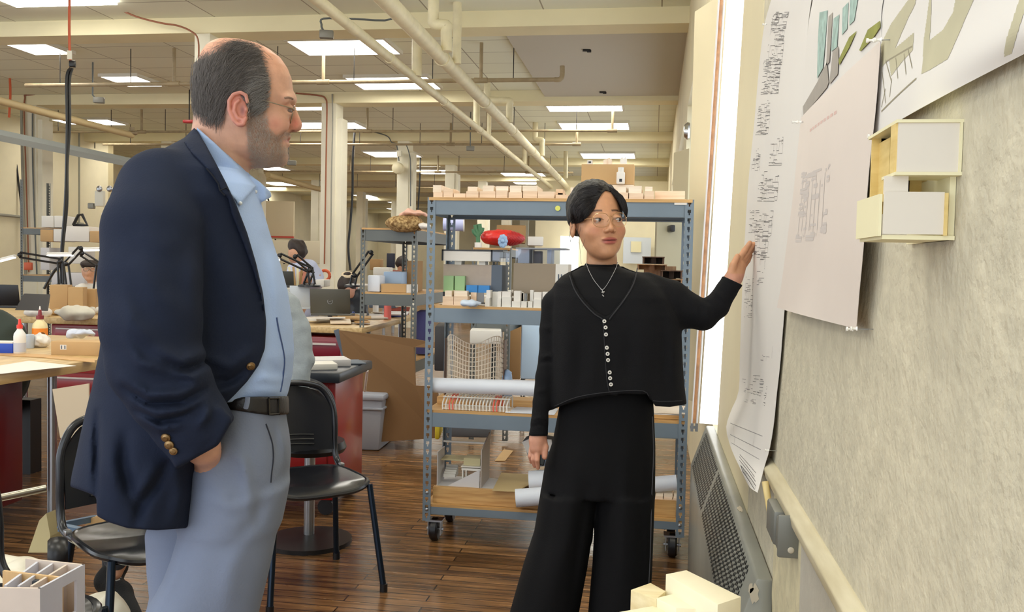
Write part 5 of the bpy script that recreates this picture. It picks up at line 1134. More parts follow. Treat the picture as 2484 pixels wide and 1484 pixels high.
# ------------------------------------------------------------------ red cabinet, tote, cardboard sheet, far tables
zc = .76
c0 = onz(825, 905, zc); c1 = onz(905, 873, zc); dx = (c1-c0)/np.linalg.norm(c1-c0); dn = np.array([-dx[1], dx[0], 0])
Lc = np.linalg.norm(c1-c0); anc = math.atan2(dx[1], dx[0])
t = thing('tool_cabinet', 'red rolling tool cabinet with a black top in the middle background', 'cabinet', (*((c0+dx*Lc/2+dn*.25)[:2]), 0), anc)
WC = Lc; 
box('top', mat('black_top', s2l(48, 54, 64), .35), (-WC/2, -.25, zc-.055), (WC/2, .75, zc), t, bevel=.015)
box('body', redc, (-WC/2+.06, -.21, .09), (WC/2-.06, .70, zc-.055), t, bevel=.008)
for k, z in enumerate((.12, .26, .40, .50, .60)):
    h_ = (.13, .13, .09, .09, .09)[k]; dr = box('drawer', redc, (-WC/2+.052, -.17, z), (-WC/2+.060, .66, z+h_), t, bevel=.003); MB().span((-WC/2+.036, -.14, z+h_-.02), (-WC/2+.052, .63, z+h_-.008)).build('drawer_pull', mat('pull_white', s2l(215, 205, 200), .4), dr)
for sx in (-1, 1):
    for sy in (-.15, .62): MB().lathe([(.02, -.018), (.042, -.018), (.045, 0), (.042, .018), (.02, .018)], (sx*(WC/2-.12), sy, .045), 18, Matrix.Rotation(PI/2, 3, 'Y')).build('wheel', blackp, t, smooth=True)
for (px0, px1, py, h_, l, m__) in ((745, 812, 892, .03, 'white framed foam board stack on the black cabinet top', wcard), (757, 845, 884, .035, 'grey white flat box on the black cabinet top', MATS['light_grey_card']), (842, 880, 880, .008, 'dark cutting mat at the back of the black cabinet top', slate)):
    a = onz((px0+px1)/2, py, zc); o = MB().box((a[0], a[1], zc+h_/2+.001), ((px1-px0)/2200*a[1], .2, h_), anc-1.1).build('foam_board', m__, bevel=.002); tag(o, l, 'board')
# seated-behind tote
q0 = onz(925, 1095, 0); t = thing('storage_tote', 'grey lidded plastic storage tote with a white sticker', 'tote', (q0[0]-.05, q0[1]+.27, 0), anc+.0)
tg = mat('tote_grey', s2l(160, 165, 178), .4); 
pa, pb = onz(925, 1095, 0), onz(970, 1062, 0)
def tote(t, w_, l_, h_):
    m_ = MB(); n = 1; k = .86
    lo = [(-w_/2*k, -l_/2*k), (w_/2*k, -l_/2*k), (w_/2*k, l_/2*k), (-w_/2*k, l_/2*k)]; hi = [(-w_/2, -l_/2), (w_/2, -l_/2), (w_/2, l_/2), (-w_/2, l_/2)]
    m_.add([(x, y_, 0) for x, y_ in lo]+[(x, y_, h_) for x, y_ in hi], [(3, 2, 1, 0), (4, 5, 6, 7)]+[(i, (i+1) % 4, 4+(i+1) % 4, 4+i) for i in range(4)]); m_.build('body', tg, t, bevel=.02)
    box('lid', tg, (-w_/2-.015, -l_/2-.015, h_-.01), (w_/2+.015, l_/2+.015, h_+.035), t, bevel=.018)
    box('rim', tg, (-w_/2-.006, -l_/2-.006, h_-.075), (w_/2+.006, l_/2+.006, h_-.06), t, bevel=.004)
t.location = tuple(pa+dx*.25+dn*.2); t.location.z = 0; ROOTM[t.name] = Matrix.Translation(t.location) @ Matrix.Rotation(anc, 4, 'Z')
tote(t, .56, .42, .37)
a, b2 = ond(944, 1000, 5.98), ond(958, 1020, 5.98)
m_ = MB(); m_.box((.0, -.205, .25), (.09, .003, .06)); 
stk = MB().box((.03, -.1995, .26), (.07, .002, .05)).build('sticker', paper, t)
q = ond(888, 920, 5.6); o = MB().tube([ond(891, 898, 5.6), ond(885, 948, 5.75)], .008, 8).build('white_rod', wpl, smooth=True); tag(o, 'thin white rod hanging from the black cabinet top', 'rod')
# big leaning cardboard sheet
P = [ond(x, y_, d_) for x, y_, d_ in ((822, 801, 6.5), (1003, 822, 6.4), (1040, 829, 6.38), (1110, 838, 6.3), (1110, 846, 6.3), (1003, 842, 6.4), (1006, 935, 6.35), (1060, 938, 6.33), (1066, 1062, 6.3), (868, 1075, 6.4))]
P[-1][2] = max(P[-1][2], .005); P[-2][2] = max(P[-2][2], .005)
o = MB().prism(P, (.006, .012, 0)).build('cardboard_sheet', mat('big_card', s2l(124, 92, 58), .8, noise=.05, scale=2)); tag(o, 'huge brown cardboard sheet standing behind the grey tote', 'cardboard')
o = MB().tube([ond(816, 800, 6.55), ond(848, 900, 6.5)], .022, 4).build('grey_strip', slate); tag(o, 'grey edge strip leaning left of the brown cardboard sheet', 'strip')
# middle workbench
zm = .80
cn = onz(878, 796, zm); ce = onz(985, 770, zm); de = (ce-cn)/np.linalg.norm(ce-cn); dl = np.array([-de[1], de[0], 0])
t = bench_thing('workbench with a large laptop and scrap card, middle distance', [tuple(p[:2]) for p in (cn, ce+de*.5, ce+de*.3+dl*.8, cn+dl*.95)], zm, .045, [tuple(p[:2]) for p in (cn+de*.35+dl*.08, ce+de*.2+dl*.1, cn+de*.25+dl*.8)])
q = onz(795, 815, .0); ang2 = math.atan2(de[1], de[0])
t = thing('tool_cabinet', 'maroon tool chest under the middle workbench', 'cabinet', (*((cn+dl*.55+de*.15)[:2]), 0), ang2)
box('body', redc, (-.1, -.40, .1), (.5, .42, .72), t, bevel=.01)
for k in range(4): box('drawer', mat('maroon', s2l(120, 20, 40), .35), (-.112, -.36, .14+.14*k), (-.1, .40, .26+.14*k), t, bevel=.003)
for k in range(4): box('drawer_pull', MATS['pull_white'], (-.125, -.33, .235+.14*k), (-.112, .37, .25+.14*k), t)
# laptop seen from behind with a ring emblem
def laptop(lab, px0, py0, px1, py1, d, m, emblem=True, tilt=.18, keys=False):
    a, b2 = ond(px0, py0, d), ond(px1, py1, d); w_ = float((b2-a)@RH); h_ = a[2]-b2[2]
    t = thing('laptop', lab, 'laptop', ((a[0]+b2[0])/2, (a[1]+b2[1])/2, b2[2]), YAW)
    R_ = Matrix.Rotation(tilt, 3, 'X')
    MB().box((0, 0+math.sin(tilt)*h_/2*-1, h_/2), (w_, .008, h_), R=R_).build('screen_lid', m, t, bevel=.003)
    box('keyboard_base', m, (-w_/2, .005, -.018), (w_/2, .24, -.002), t, bevel=.003)
    if emblem:
        p = (0, -.0046-math.sin(tilt)*h_/2, h_*.5)
        e = MB(); e.tube(arc(p, h_*.10, 0, 2*PI, 24), .0025, 6); e.tube([(p[0]-.012, p[1], p[2]-.004), (p[0]+.012, p[1], p[2]+.004)], .002, 4); e.build('ring_emblem', mat('emblem_grey', s2l(150, 150, 150), .3, .7), t)
    return t
lapg = mat('laptop_grey', s2l(86, 84, 76), .45, .3)
laptop('dark grey laptop with a round ring emblem, open on the middle workbench', 754, 699, 850, 762, 7.85, lapg)
laptop('dark monitor back standing left behind the grey laptop', 682, 657, 713, 692, 8.4, mat('mon_dark', s2l(58, 58, 52), .5), False)
laptop('pale screen propped beside the grey laptop', 705, 692, 752, 745, 8.1, mat('pale_screen', s2l(205, 215, 225), .4), False)
rnd = random.Random(8)
kinds = [('pale card scrap', wcard), ('tan card scrap', balsaL), ('brown folded card', card), ('long white card strip', paper), ('buff wooden offcut', ply), ('grey cut card', MATS['light_grey_card'])]
spots = ['at the left end of the middle bench', 'under the laptop', 'beside the blue marker', 'before the pink can', 'at the bench corner', 'behind the rack post', 'near the grey sleeve', 'at the front edge of the middle bench', 'in the middle of the scrap heap', 'on top of the scrap heap', 'under the scrap heap', 'at the right end of the middle bench', 'by the white bottle', 'tilted against the laptop', 'flat by the front edge', 'between the laptop and the corner']
pxp = [(768, 772), (800, 778), (848, 780), (905, 776), (868, 788), (890, 772), (762, 784), (815, 788), (832, 776), (842, 774), (790, 770), (960, 772), (925, 770), (820, 770), (850, 786), (780, 788)]
for k, (px, py) in enumerate(pxp):
    kn, m__ = kinds[k % 6]; q = onz(px, py, zm); o = MB().box((q[0], q[1]+.1, zm+.010+.003*k), (.16+.14*rnd.random(), .10+.12*rnd.random(), .006+.01*rnd.random()), R=Matrix.Rotation(rnd.random()*2, 3, 'Z') @ Matrix.Rotation(.22*(rnd.random()-.3), 3, 'X')).build('card_scrap', m__); tag(o, kn+' '+spots[k], 'card', 'card scraps on the middle bench')
def can(name, lab, px, py, z, r, h, m, cap=None, cat='can'):
    q = onz(px, py, z); t = thing(name, lab, cat, (q[0], q[1], z)); MB().lathe([(r, 0), (r, h*.9), (r*.7, h*.95), (0, h*.95)], (0, 0, 0), 20).build('body', m, t, smooth=True)
    MB().lathe([(r*.5, h*.94), (r*.45, h), (0, h)], (0, 0, 0), 14).build('cap', cap or m, t, smooth=True); return t
can('spray_can', 'tall coral pink spray can on the middle bench', 940, 774, zm, .034, .19, mat('coral_can', s2l(246, 125, 118), .35))
can('glue_bottle', 'small white bottle with a red cap behind the rack post', 911, 768, zm, .028, .15, wpl, MATS['red_cap'], 'bottle')
can('blue_marker', 'small blue plastic tube standing on the middle bench', 857, 778, zm, .013, .085, mat('mk_blue', s2l(95, 115, 190), .4), None, 'tube')
q = onz(960, 768, zm); o = MB().tube(arc((q[0], q[1], zm+.012), .06, 0, 2*PI, 24, (1, 0, 0), (0, 1, 0)), .012, 8).build('tape_coil', mat('coil_blue', s2l(80, 90, 170), .5), smooth=True); tag(o, 'blue coiled tape lying by the pink can', 'tape')
# further bench at left with laptops and red chest
zl = .84
bench_thing('long bench with laptops and crumpled packaging, far left', [tuple(onz(x, y_, zl)[:2]) for x, y_ in ((-150, 762), (250, 773), (250, 735), (-150, 735))], zl, .05, [tuple(onz(210, 768, zl)[:2]), tuple(onz(60, 768, zl)[:2])])
q = onz(180, 772, zl); t = thing('tool_cabinet', 'bright red tool chest under the far left bench', 'cabinet', (q[0]+.15, q[1]+.2, 0))
box('body', redc, (-.42, -.1, .12), (.2, .3, zl-.055), t, bevel=.01)
for k in range(4): dr = box('drawer', redc, (-.38, -.112, .66-.13*k), (.18, -.1, .76-.13*k), t, bevel=.003); MB().span((-.36, -.13, .745-.13*k), (.16, -.112, .757-.13*k)).build('drawer_pull', MATS['pull_white'], dr)
laptop('black laptop open at the far left edge', -10, 689, 49, 742, 6.6, blackp, False)
o = MB().prism([ond(36, 752, 6.4), ond(112, 754, 6.4), ond(118, 714, 6.6), ond(58, 712, 6.6)], (0, .02, .0)).build('black_case', mat('case_black', s2l(52, 50, 52), .6)); tag(o, 'black slanted case beside the far left laptop', 'case')
for k, (l, px, py, sx_, m__) in enumerate((('crumpled cream packaging heap on the far left bench', 180, 725, .15, mat('pack_cream', s2l(215, 210, 195), .6)), ('crumpled white paper behind the black case', 95, 708, .11, paper), ('brown crumpled bag on the far left bench', 140, 715, .08, card), ('white foam lump near the seated person in glasses', 215, 712, .10, wcard))):
    crumple('crumpled_packaging', l, px, py, 7.0+.2*k, sx_, sx_*.8, sx_*.35, m__, 40+k, cat='packaging', res=.014, zfloor=zl)
# wall shelving far left
for l, a_, b_, c_, d_, dd in (('brown open carton on the far left bench, behind the packaging', 128, 690, 168, 722, 7.5), ('tan folded carton by the lamp base on the far left bench', 172, 696, 205, 715, 7.4), ('long tan carton right of the far left laptops', 205, 700, 236, 722, 7.6)):
    p0_, p1_ = ond(a_, b_, dd), ond(c_, d_, dd); o = MB().box(((p0_[0]+p1_[0])/2, (p0_[1]+p1_[1])/2, (p0_[2]+zl)/2), (float((p1_-p0_)@RH), .14, p0_[2]-zl), YAW+.2).build('carton', card); tag(o, l, 'box')
rk4 = rack('steel_rack', 'grey shelving unit against the left wall holding white boxes', -9.9, -7.2, 11.7, 12.3, .02, 2.4, [(1.72, .08), (1.05, .08)], rackd, casters=False)
rk4.location.x = ond(180, 590, 12)[0]; ROOTM[rk4.name] = Matrix.Translation(rk4.location)
def far_box(lab, px0, py0, px1, py1, d, m, name='storage_box', cat='box', dep=.3, bevel=.01):
    a, b2 = ond(px0, py0, d), ond(px1, py1, d); w_ = float((b2-a)@RH); h_ = abs(a[2]-b2[2]); c = (a+b2)/2
    o = MB().box((c[0]+FH[0]*dep/2, c[1]+FH[1]*dep/2, c[2]), (w_, dep, h_), YAW).build(name, m, bevel=bevel); return tag(o, lab, cat)
fb = [('white carton with a printed mark on the left shelving, left', 100, 523, 130, 552, wcard), ('white carton beside the marked one on the left shelving', 131, 523, 159, 552, wcard), ('wide white box on the left shelving', 156, 548, 216, 586, paper), ('brown leafy bundle on the left shelving', 97, 556, 128, 586, card),
      ('cream box under the marked cartons', 129, 555, 156, 586, wcard), ('bundle of brown sticks near the exit sign', 217, 560, 250, 588, card), ('tall white cabinet box low on the left shelving', 124, 660, 205, 695, MATS['light_grey_card']), ('pale bin on the lower left shelf', 98, 600, 120, 655, MATS['light_grey_card']), ('white carton low on the left shelf', 165, 598, 205, 640, wcard)]
for l, a_, b_, c_, d_, m__ in fb: far_box(l, a_, b_, c_, d_, 11.6, m__)
o = MB().tube(pxs([(178, 546), (212, 546), (199, 520), (190, 522), (178, 546)], 11.7), .02, 6).build('sloped_rack', darkm); tag(o, 'dark angled wire frame on the white box of the left shelving', 'frame')
far_box('grey electrical panel with two round emergency lamps on the left wall', 229, 462, 250, 500, 12.9, mat('panel_grey', s2l(205, 203, 190), .5), 'electrical_panel', 'panel', .08)
for px in (241, 266):
    q = ond(px, 458, 12.9); o = MB().sphere(tuple(q), .045, 14, 8, (1, .6, 1)).build('emergency_lamp', steel, smooth=True); tag(o, ['round emergency lamp above the grey panel, left one', 'round emergency lamp above the grey panel, right one'][px > 250], 'lamp')
far_box('grey junction box on the left wall beneath the panel', 212, 492, 226, 506, 12.9, MATS['galv'], 'junction_box', 'junction box', .08)
o = far_box('white exit sign half hidden by the man\'s shoulder', 246, 516, 262, 538, 12.8, wpl, 'exit_sign', 'sign', .05, .003)
for k, ch in enumerate('EXIT'):
    cu = bpy.data.curves.new('letter', 'FONT'); cu.body = ch; cu.size = .13; cu.extrude = .003; cu.materials.append(mat('sign_red', s2l(225, 60, 45), .5)); lo = bpy.data.objects.new('tmp', cu); COL.objects.link(lo); bpy.context.view_layer.update(); lm = bpy.data.meshes.new_from_object(lo); bpy.data.objects.remove(lo); lt = bpy.data.objects.new('letter', lm); COL.objects.link(lt)
    q = ond(247.5+k*7.5, 536, 12.77); lt.location = tuple(q); lt.rotation_euler = (PI/2, 0, YAW); lt.parent = o
far_box('red conduit loop on the left column', 57, 636, 76, 655, 12.7, orange, 'cord_reel', 'cord reel', .05)
# articulated desk lamps
def desk_lamp(lab, pts, d, head, glow=True, r=.010, base=True, zt=None):
    P = [ond(x, y_, d) for x, y_ in pts]; t = thing('desk_lamp', lab, 'lamp', P[0])
    for i in range(len(P)-1):
        v = P[i+1]-P[i]; s_ = np.cross(v, FH); s_ = s_/max(np.linalg.norm(s_), 1e-6)*.022
        m_ = MB(); m_.tube([P[i]+s_, P[i+1]+s_], r, 6); m_.tube([P[i]-s_, P[i+1]-s_], r, 6); m_.build('arm', blackp, t, world=True)
        m_ = MB(); m_.sphere(tuple(P[i+1]), .022, 10, 6); m_.build('joint', blackp, t, world=True, smooth=True)
    m_ = MB(); m_.lathe([(.07, 0), (.07, .015), (.02, .03), (0, .03)], (P[0][0], P[0][1], P[0][2]-.02), 18); m_.build('base', blackp, t, world=True, smooth=True)
    if head:
        a, b2 = ond(*head[0], d), ond(*head[1], d); v = b2-a
        m_ = MB(); m_.tube([a+[0, 0, .014], b2+[0, 0, .014]], .028, 10, sq=((0, 0, 1), .5, 1)); m_.build('lamp_head', blackp if not glow else wpl, t, world=True, smooth=True)
        m_ = MB(); m_.tube([a, b2], .02, 10, sq=((0, 0, 1), .45, 1)); m_.build('light_strip', mat('lamp_glow', (1, 1, .97), .5, emis=((1, 1, .95), 6)), t, world=True, smooth=True)
    return t
desk_lamp('black arm desk lamp with a glowing head at the far left edge', [(148, 690), (146, 634), (48, 618)], 8.2, ((36, 624), (-10, 636)))
desk_lamp('desk lamp with a glowing strip in front of the left shelving', [(168, 700), (160, 640), (196, 602)], 8.4, ((116, 619), (176, 619)))
desk_lamp('desk lamp with a bright strip by the man\'s shoulder', [(232, 705), (240, 642), (198, 615)], 8.6, ((204, 607), (250, 606)))
desk_lamp('black lattice arm lamp in front of the standing person', [(758, 690), (752, 655), (678, 620)], 7.9, ((678, 628), (668, 640)))
desk_lamp('second black arm lamp crossing the standing person', [(742, 690), (756, 656), (716, 622)], 8.05, None)
desk_lamp('black arm lamp slanting up by the end-on rack', [(855, 690), (860, 668), (900, 612)], 7.9, None)
q = ond(788, 668, 12.5); o = MB().tube(arc(q, .07, 0, 2*PI, 20), .022, 8).build('cord_coil', orange, smooth=True); tag(o, 'orange cord coil hanging on the first white column', 'cord coil')
# far back pieces
pale = mat('pale_panel', s2l(215, 205, 180), .7)
far_box('large blank tan panel on the far wall behind the white column', 645, 487, 712, 580, 22, mat('tan_panel', s2l(200, 185, 155), .7), 'wall_panel', 'panel', .1)
far_box('red strip low on the blank tan panel', 652, 572, 712, 577, 21.9, mat('strip_red', s2l(190, 60, 45), .6), 'red_strip', 'strip', .05, 0)
far_box('white partition low wall behind the standing person', 652, 582, 790, 640, 21, pale, 'low_partition', 'partition', .1)
far_box('dark doorway panel far back by the end-on rack', 938, 614, 957, 650, 20, mat('navy_door', s2l(35, 40, 60), .6), 'dark_panel', 'panel', .1)
far_box('window glowing white far back, left of her neck', 1360, 572, 1402, 662, 23.15, mat('far_window', (1, 1, 1), .5, emis=((.95, 1, 1), 1.6)), 'far_window', 'window', .05, 0)
far_box('pale board with a drawing pinned on the far partition, right of her face', 1513, 575, 1578, 640, 23.0, mat('blue_board', s2l(214, 222, 230), .6), 'pin_board', 'board', .05, 0)
far_box('cream sheet on the pale far board', 1531, 585, 1555, 612, 22.96, wcl, 'drawing_sheet', 'paper', .03, 0)
far_box('tall grey door panel far back seen through the rack right bay', 1594, 537, 1658, 662, 8, mat('door_grey', s2l(170, 162, 135), .6), 'grey_door', 'door', .1, 0)
far_box('dark wall speaker on the grey door panel', 1626, 545, 1638, 562, 7.85, darkm, 'wall_speaker', 'speaker', .15)
for k, (l, a_, b_, c_, d_, dd, m__) in enumerate((('brown cardboard cartons behind the red form', 1205, 545, 1275, 590, 9, cardd), ('small white crate behind the red form', 1280, 573, 1318, 596, 9, paper), ('shelf of cream books far behind', 1600, 640, 1650, 660, 15, balsaL), ('brown machine behind the lamp arm', 897, 628, 922, 655, 12, cardd), ('white flat screen back far behind the rack', 905, 648, 945, 668, 11, wcard), ('grey cabinet far behind the glue bottle', 895, 730, 960, 748, 10, slate),
       ('white stack behind the pink can', 958, 738, 1003, 745, 9, paper), ('tall white box on the table by the orange coil', 765, 678, 786, 696, 8.5, wcard), ('white cabinet under the third shelf view', 1266, 784, 1315, 920, 7, mat('blue_white', s2l(190, 215, 240), .5)), ('brown curved panel beyond the third shelf', 1236, 785, 1262, 920, 8.0, cardd), ('dark grey tub under the rack, seen between the shelves', 1085, 1028, 1190, 1062, 5.6, mat('tub_grey', s2l(95, 98, 102), .5)), ('yellow sign leg behind the rack post', 1055, 1028, 1066, 1066, 5.7, mat('sign_yellow', s2l(225, 205, 60), .5)), ('pale boxes behind the lattice model', 1140, 800, 1215, 835, 6.5, wcard), ('brown crates behind the rack second bay', 1140, 775, 1230, 798, 8.2, cardd), ('purple padded jacket on a chair behind the rack', 1010, 755, 1040, 860, 7.6, mat('purple', s2l(70, 70, 120), .8)), ('black case stack behind the rack post', 1055, 790, 1080, 900, 5.8, MATS['case_black']))):
    far_box(l, a_, b_, c_, d_, dd, m__, ['carton', 'white_crate', 'book_row', 'brown_machine', 'screen_back', 'grey_cabinet', 'white_stack', 'white_box', 'white_cabinet', 'curved_board', 'grey_tub', 'yellow_leg', 'pale_box', 'brown_crate', 'padded_jacket', 'black_case'][k], ['carton', 'crate', 'books', 'machine', 'screen', 'cabinet', 'stack', 'box', 'cabinet', 'panel', 'tub', 'stand', 'box', 'crate', 'jacket', 'case'][k])
o = MB().prism([onz(x, y_, .002) for x, y_ in ((1200, 1118), (1225, 1118), (1245, 1093), (1222, 1090))], (0, 0, .002)).build('floor_card', card); tag(o, 'strip of cardboard on the floor seen through the bottom shelf', 'card')
for k, (lo_, hi_) in enumerate((((-8.6, 17.2, .72), (-6.2, 18.0, .76)), ((-5.0, 16.0, .72), (-2.6, 16.8, .76)), ((-9.6, 22.5, .72), (-6.5, 23.3, .76)), ((-4.6, 20.2, .72), (-2.2, 21, .76)))):
    t = thing('drafting_table', ['far table left beyond the standing person', 'far table beyond the end-on rack', 'farthest table on the left', 'farthest table near the partition'][k], 'table', lo_)
    box('table_top', wcard, lo_, hi_, t, world=True)
    for x in (lo_[0]+.1, hi_[0]-.1):
        for y_ in (lo_[1]+.1, hi_[1]-.1): MB().cyl((x, y_, 0), (x, y_, .72), .03, 8).build('leg', steel, t, world=True)
# ------------------------------------------------------------------ people
def pix(fig, p):        # local points -> pixels and metres per pixel
    w_ = fig.o+p[:, :1]*fig.R+p[:, 1:2]*fig.F+p[:, 2:3]*np.array([0, 0, 1.0]); c = (w_-CAM) @ MC
    return np.stack([CX+F*c[:, 0]/-c[:, 2], CY-F*c[:, 1]/-c[:, 2]], 1).astype(np.float32), (-c[:, 2]/F).astype(np.float32)
def pxpoly(fig, p, poly):
    q, s = pix(fig, p); return sd_poly(q, poly)*s
def hit(fig, f, px, py, lift=0.0, d0=None):
    v = ray(px, py); v = v/(v@fig.F); o = CAM-fig.o; d = (d0 or fig.d-.45)
    n = np.linalg.norm(v)
    for _ in range(70):
        q = o+v*d; l = np.array([[q@fig.R, q@fig.F, q[2]]], dtype=np.float32); s = float(f(l)[0])
        if s < .0004: break
        d += max(s*.7, .0004)/n
        if d > fig.d+.6: break
    q = o+v*(d-lift/n); return Vector((q@fig.R, q@fig.F, q[2]))
def foldp(fig, q, s, p, pts, r, amp, near=0.0):      # soft ridge or crease on the near side, laid along pixel points
    P = np.array(pts, np.float32); d = None
    for i in range(len(P)-1):
        a, b = P[i], P[i+1]; ba = b-a; w_ = q-a; t = np.clip(w_@ba/max(ba@ba, 1e-6), 0, 1); e = np.linalg.norm(w_-t[:, None]*ba, axis=1); d = e if d is None else np.minimum(d, e)
    tt = np.linalg.norm(q-P.mean(0), axis=1)/max(np.linalg.norm(P-P.mean(0), axis=1).max(), 1)
    return -amp*np.exp(-(d*s/r)**2)*np.clip(1.25-tt, 0, 1)*(p[:, 1] < near)
def keysof(fig, rows):
    out = []
    for (py, l, r, a, b) in rows:
        z = fig.L((l+r)/2, py)[2]; out.append((z, fig.L(l, py)[0], fig.L(r, py)[0], a, b))
    return out
def grad(f, P, e=.0015):
    g = np.zeros_like(P)
    for a in range(3):
        d = np.zeros(3, np.float32); d[a] = e; g[:, a] = f(P+d)-f(P-d)
    return g/np.maximum(np.linalg.norm(g, axis=1, keepdims=True), 1e-6)
def strands(name, f, roots, dirf, n, step, lift, r, m, parent, label=None, jit=.25):
    P = roots.astype(np.float32); path = []; rs = np.random.RandomState(3); J = rs.randn(len(P), 3).astype(np.float32)*jit; LF = lift*(.4+.9*rs.rand(len(P)).astype(np.float32))
    for k in range(n+1):
        for _ in range(2):
            d = f(P)-LF; P = P-d[:, None]*grad(f, P)
        path.append(P.copy()); D = dirf(P)+J; D = D/np.maximum(np.linalg.norm(D, axis=1, keepdims=True), 1e-6); P = P+D*step
    A = np.stack(path, 1); N = len(P); T = np.gradient(A, axis=1); T /= np.maximum(np.linalg.norm(T, axis=2, keepdims=True), 1e-9)
    up = np.array([.3, -.8, .5]); S1 = np.cross(T, up); S1 /= np.maximum(np.linalg.norm(S1, axis=2, keepdims=True), 1e-9); S2 = np.cross(T, S1)
    w_ = r*(1-.75*np.arange(n+1)/n)[None, :, None]
    V3 = np.stack([A+w_*(math.cos(a)*S1+math.sin(a)*S2) for a in (0, 2.094, 4.189)], 2).reshape(-1, 3)
    i = np.arange(N)[:, None, None]*(n+1)*3; j = np.arange(n)[None, :, None]*3; k = np.arange(3)[None, None, :]; k2 = (k+1) % 3
    Fq = np.stack([i+j+k, i+j+k2, i+j+3+k2, i+j+3+k], -1).reshape(-1, 4)
    me = bpy.data.meshes.new(name); me.vertices.add(len(V3)); me.vertices.foreach_set('co', V3.astype(np.float32).ravel())
    me.loops.add(len(Fq)*4); me.loops.foreach_set('vertex_index', Fq.ravel().astype(np.int32)); me.polygons.add(len(Fq))
    me.polygons.foreach_set('loop_start', np.arange(0, len(Fq)*4, 4, dtype=np.int32)); me.polygons.foreach_set('loop_total', np.full(len(Fq), 4, np.int32)); me.update()
    me.materials.append(m); o = bpy.data.objects.new(name, me); COL.objects.link(o); o.parent = parent
    if label: o['label'] = label
    return o
def sd_multi(name, specs, m, parent, color, smooth_it=1):     # several SDF patches in ONE mesh
    obs = [sd_obj(name, f, lo, hi, h, None, parent, color=color, smooth_it=smooth_it) for f, lo, hi, h in specs]
    bm = bmesh.new()
    for o in obs: bm.from_mesh(o.data)
    me = obs[0].data; bm.to_mesh(me); bm.free(); me.materials.append(m)
    for o in obs[1:]: d_ = o.data; bpy.data.objects.remove(o); bpy.data.meshes.remove(d_)
    return obs[0]

# ============ the older man ============
mf = Fig(590, 1.70, 'person', 'balding bearded man in a navy blazer, pale blue shirt and grey trousers, hand in pocket', 'person')
L = mf.L; mt = mf.t
headK = keysof(mf, [(99, 545, 590, -.015, .015), (103, 522, 612, -.034, .034), (110, 510, 637, -.048, .048), (120, 498, 657, -.058, .058), (138, 487, 682, -.067, .067), (161, 478, 698, -.073, .073), (187, 474, 708, -.077, .077), (214, 472, 711, -.078, .078),
                    (238, 473, 713, -.077, .077), (252, 474, 708, -.075, .075), (266, 475, 702, -.073, .073), (290, 481, 701, -.070, .070), (318, 487, 700, -.067, .067), (331, 499, 699, -.064, .064), (345, 508, 697, -.062, .062), (362, 525, 693, -.060, .060), (376, 545, 692, -.054, .054), (386, 575, 684, -.046, .046), (394, 602, 672, -.034, .034), (400, 620, 655, -.02, .02)])
earpts = [(600, 247), (597, 231), (583, 224), (566, 229), (555, 245), (556, 268), (566, 291), (578, 303), (590, 301), (596, 286)]
def m_skull(p): return m_head(p, False)
def m_head(p, ear=True):
    d = loft(p, headK, 2.35)
    d = smin(d, sd_cap(p, L(702, 252), L(714, 299), .0085, .0135), .010)
    d = smin(d, sd_ell(p, L(716, 306), (.0115, .0125, .0105)), .006)
    d = smin(d, sd_ell(p, L(704, 309, -.012), (.013, .008, .009)), .006)
    d = smin(d, sd_ell(p, L(704, 309, .012), (.013, .008, .009)), .006)
    d = smin(d, sd_ell(p, L(692, 333), (.0105, .024, .0065)), .006)
    d = smin(d, sd_ell(p, L(689, 350), (.0115, .022, .0065)), .006)
    d = smin(d, sd_ell(p, L(680, 383), (.0145, .024, .016)), .012)
    d = smin(d, sd_cap(p, L(706, 240, -.012), L(694, 240, -.05), .010, .008), .010)
    d = smin(d, sd_cap(p, L(706, 240, .012), L(694, 240, .05), .010, .008), .010)
    d = smax(d, -sd_ell(p, L(712, 264, -.034), (.016, .017, .011)), .008)
    d = smin(d, sd_ell(p, L(696, 267, -.031), (.0130, .015, .0120)), .004)
    d = smax(d, -sd_ell(p, L(706, 268, -.038), (.010, .0085, .0019)), .001)
    d = smin(d, sd_ell(p, L(668, 298, -.045), (.024, .014, .018)), .02)
    d = d+fold(p, [L(704, 341, -.03), L(700, 340, 0)], .004, -.004)+fold(p, [L(680, 345, -.05), L(690, 318, -.035), L(695, 308, -.022)], .006, -.003)+fold(p, [L(700, 268, -.05), L(705, 272, -.03)], .004, -.002)
    if not ear: return d
    # ear
    e = sd_ell(p, L(577, 263, -.079), (.0165, .006, .030), Matrix.Rotation(-.12, 3, 'Y'))
    e = smin(e, sd_ell(p, L(585, 292, -.078), (.010, .006, .012)), .006)
    h_ = None
    for a, b in zip(earpts, earpts[1:]):
        c = sd_cap(p, L(*a, -.087), L(*b, -.087), .0034); h_ = c if h_ is None else np.minimum(h_, c)
    e = smin(e, h_, .004)
    e = smax(e, -sd_ell(p, L(583, 270, -.090), (.0085, .008, .015)), .004)
    a2 = None
    for a, b in zip([(580, 243), (570, 252), (568, 270), (577, 287)], [(570, 252), (568, 270), (577, 287), (588, 290)]):
        c = sd_cap(p, L(*a, -.086), L(*b, -.086), .0030); a2 = c if a2 is None else np.minimum(a2, c)
    e = smin(e, a2, .003); e = smin(e, sd_ell(p, L(597, 266, -.083), (.004, .004, .006)), .003)
    return smin(d, e, .004)
NK0, NK1 = L(543, 300), L(520, 440)
def m_neck(p): return sd_cap(p, NK0, NK1, .0515, .060)
def m_top(p):
    d = smin(m_head(p), m_neck(p), .022)
    return smin(d, sd_ell(p, L(634, 385), (.035, .035, .014)), .015)
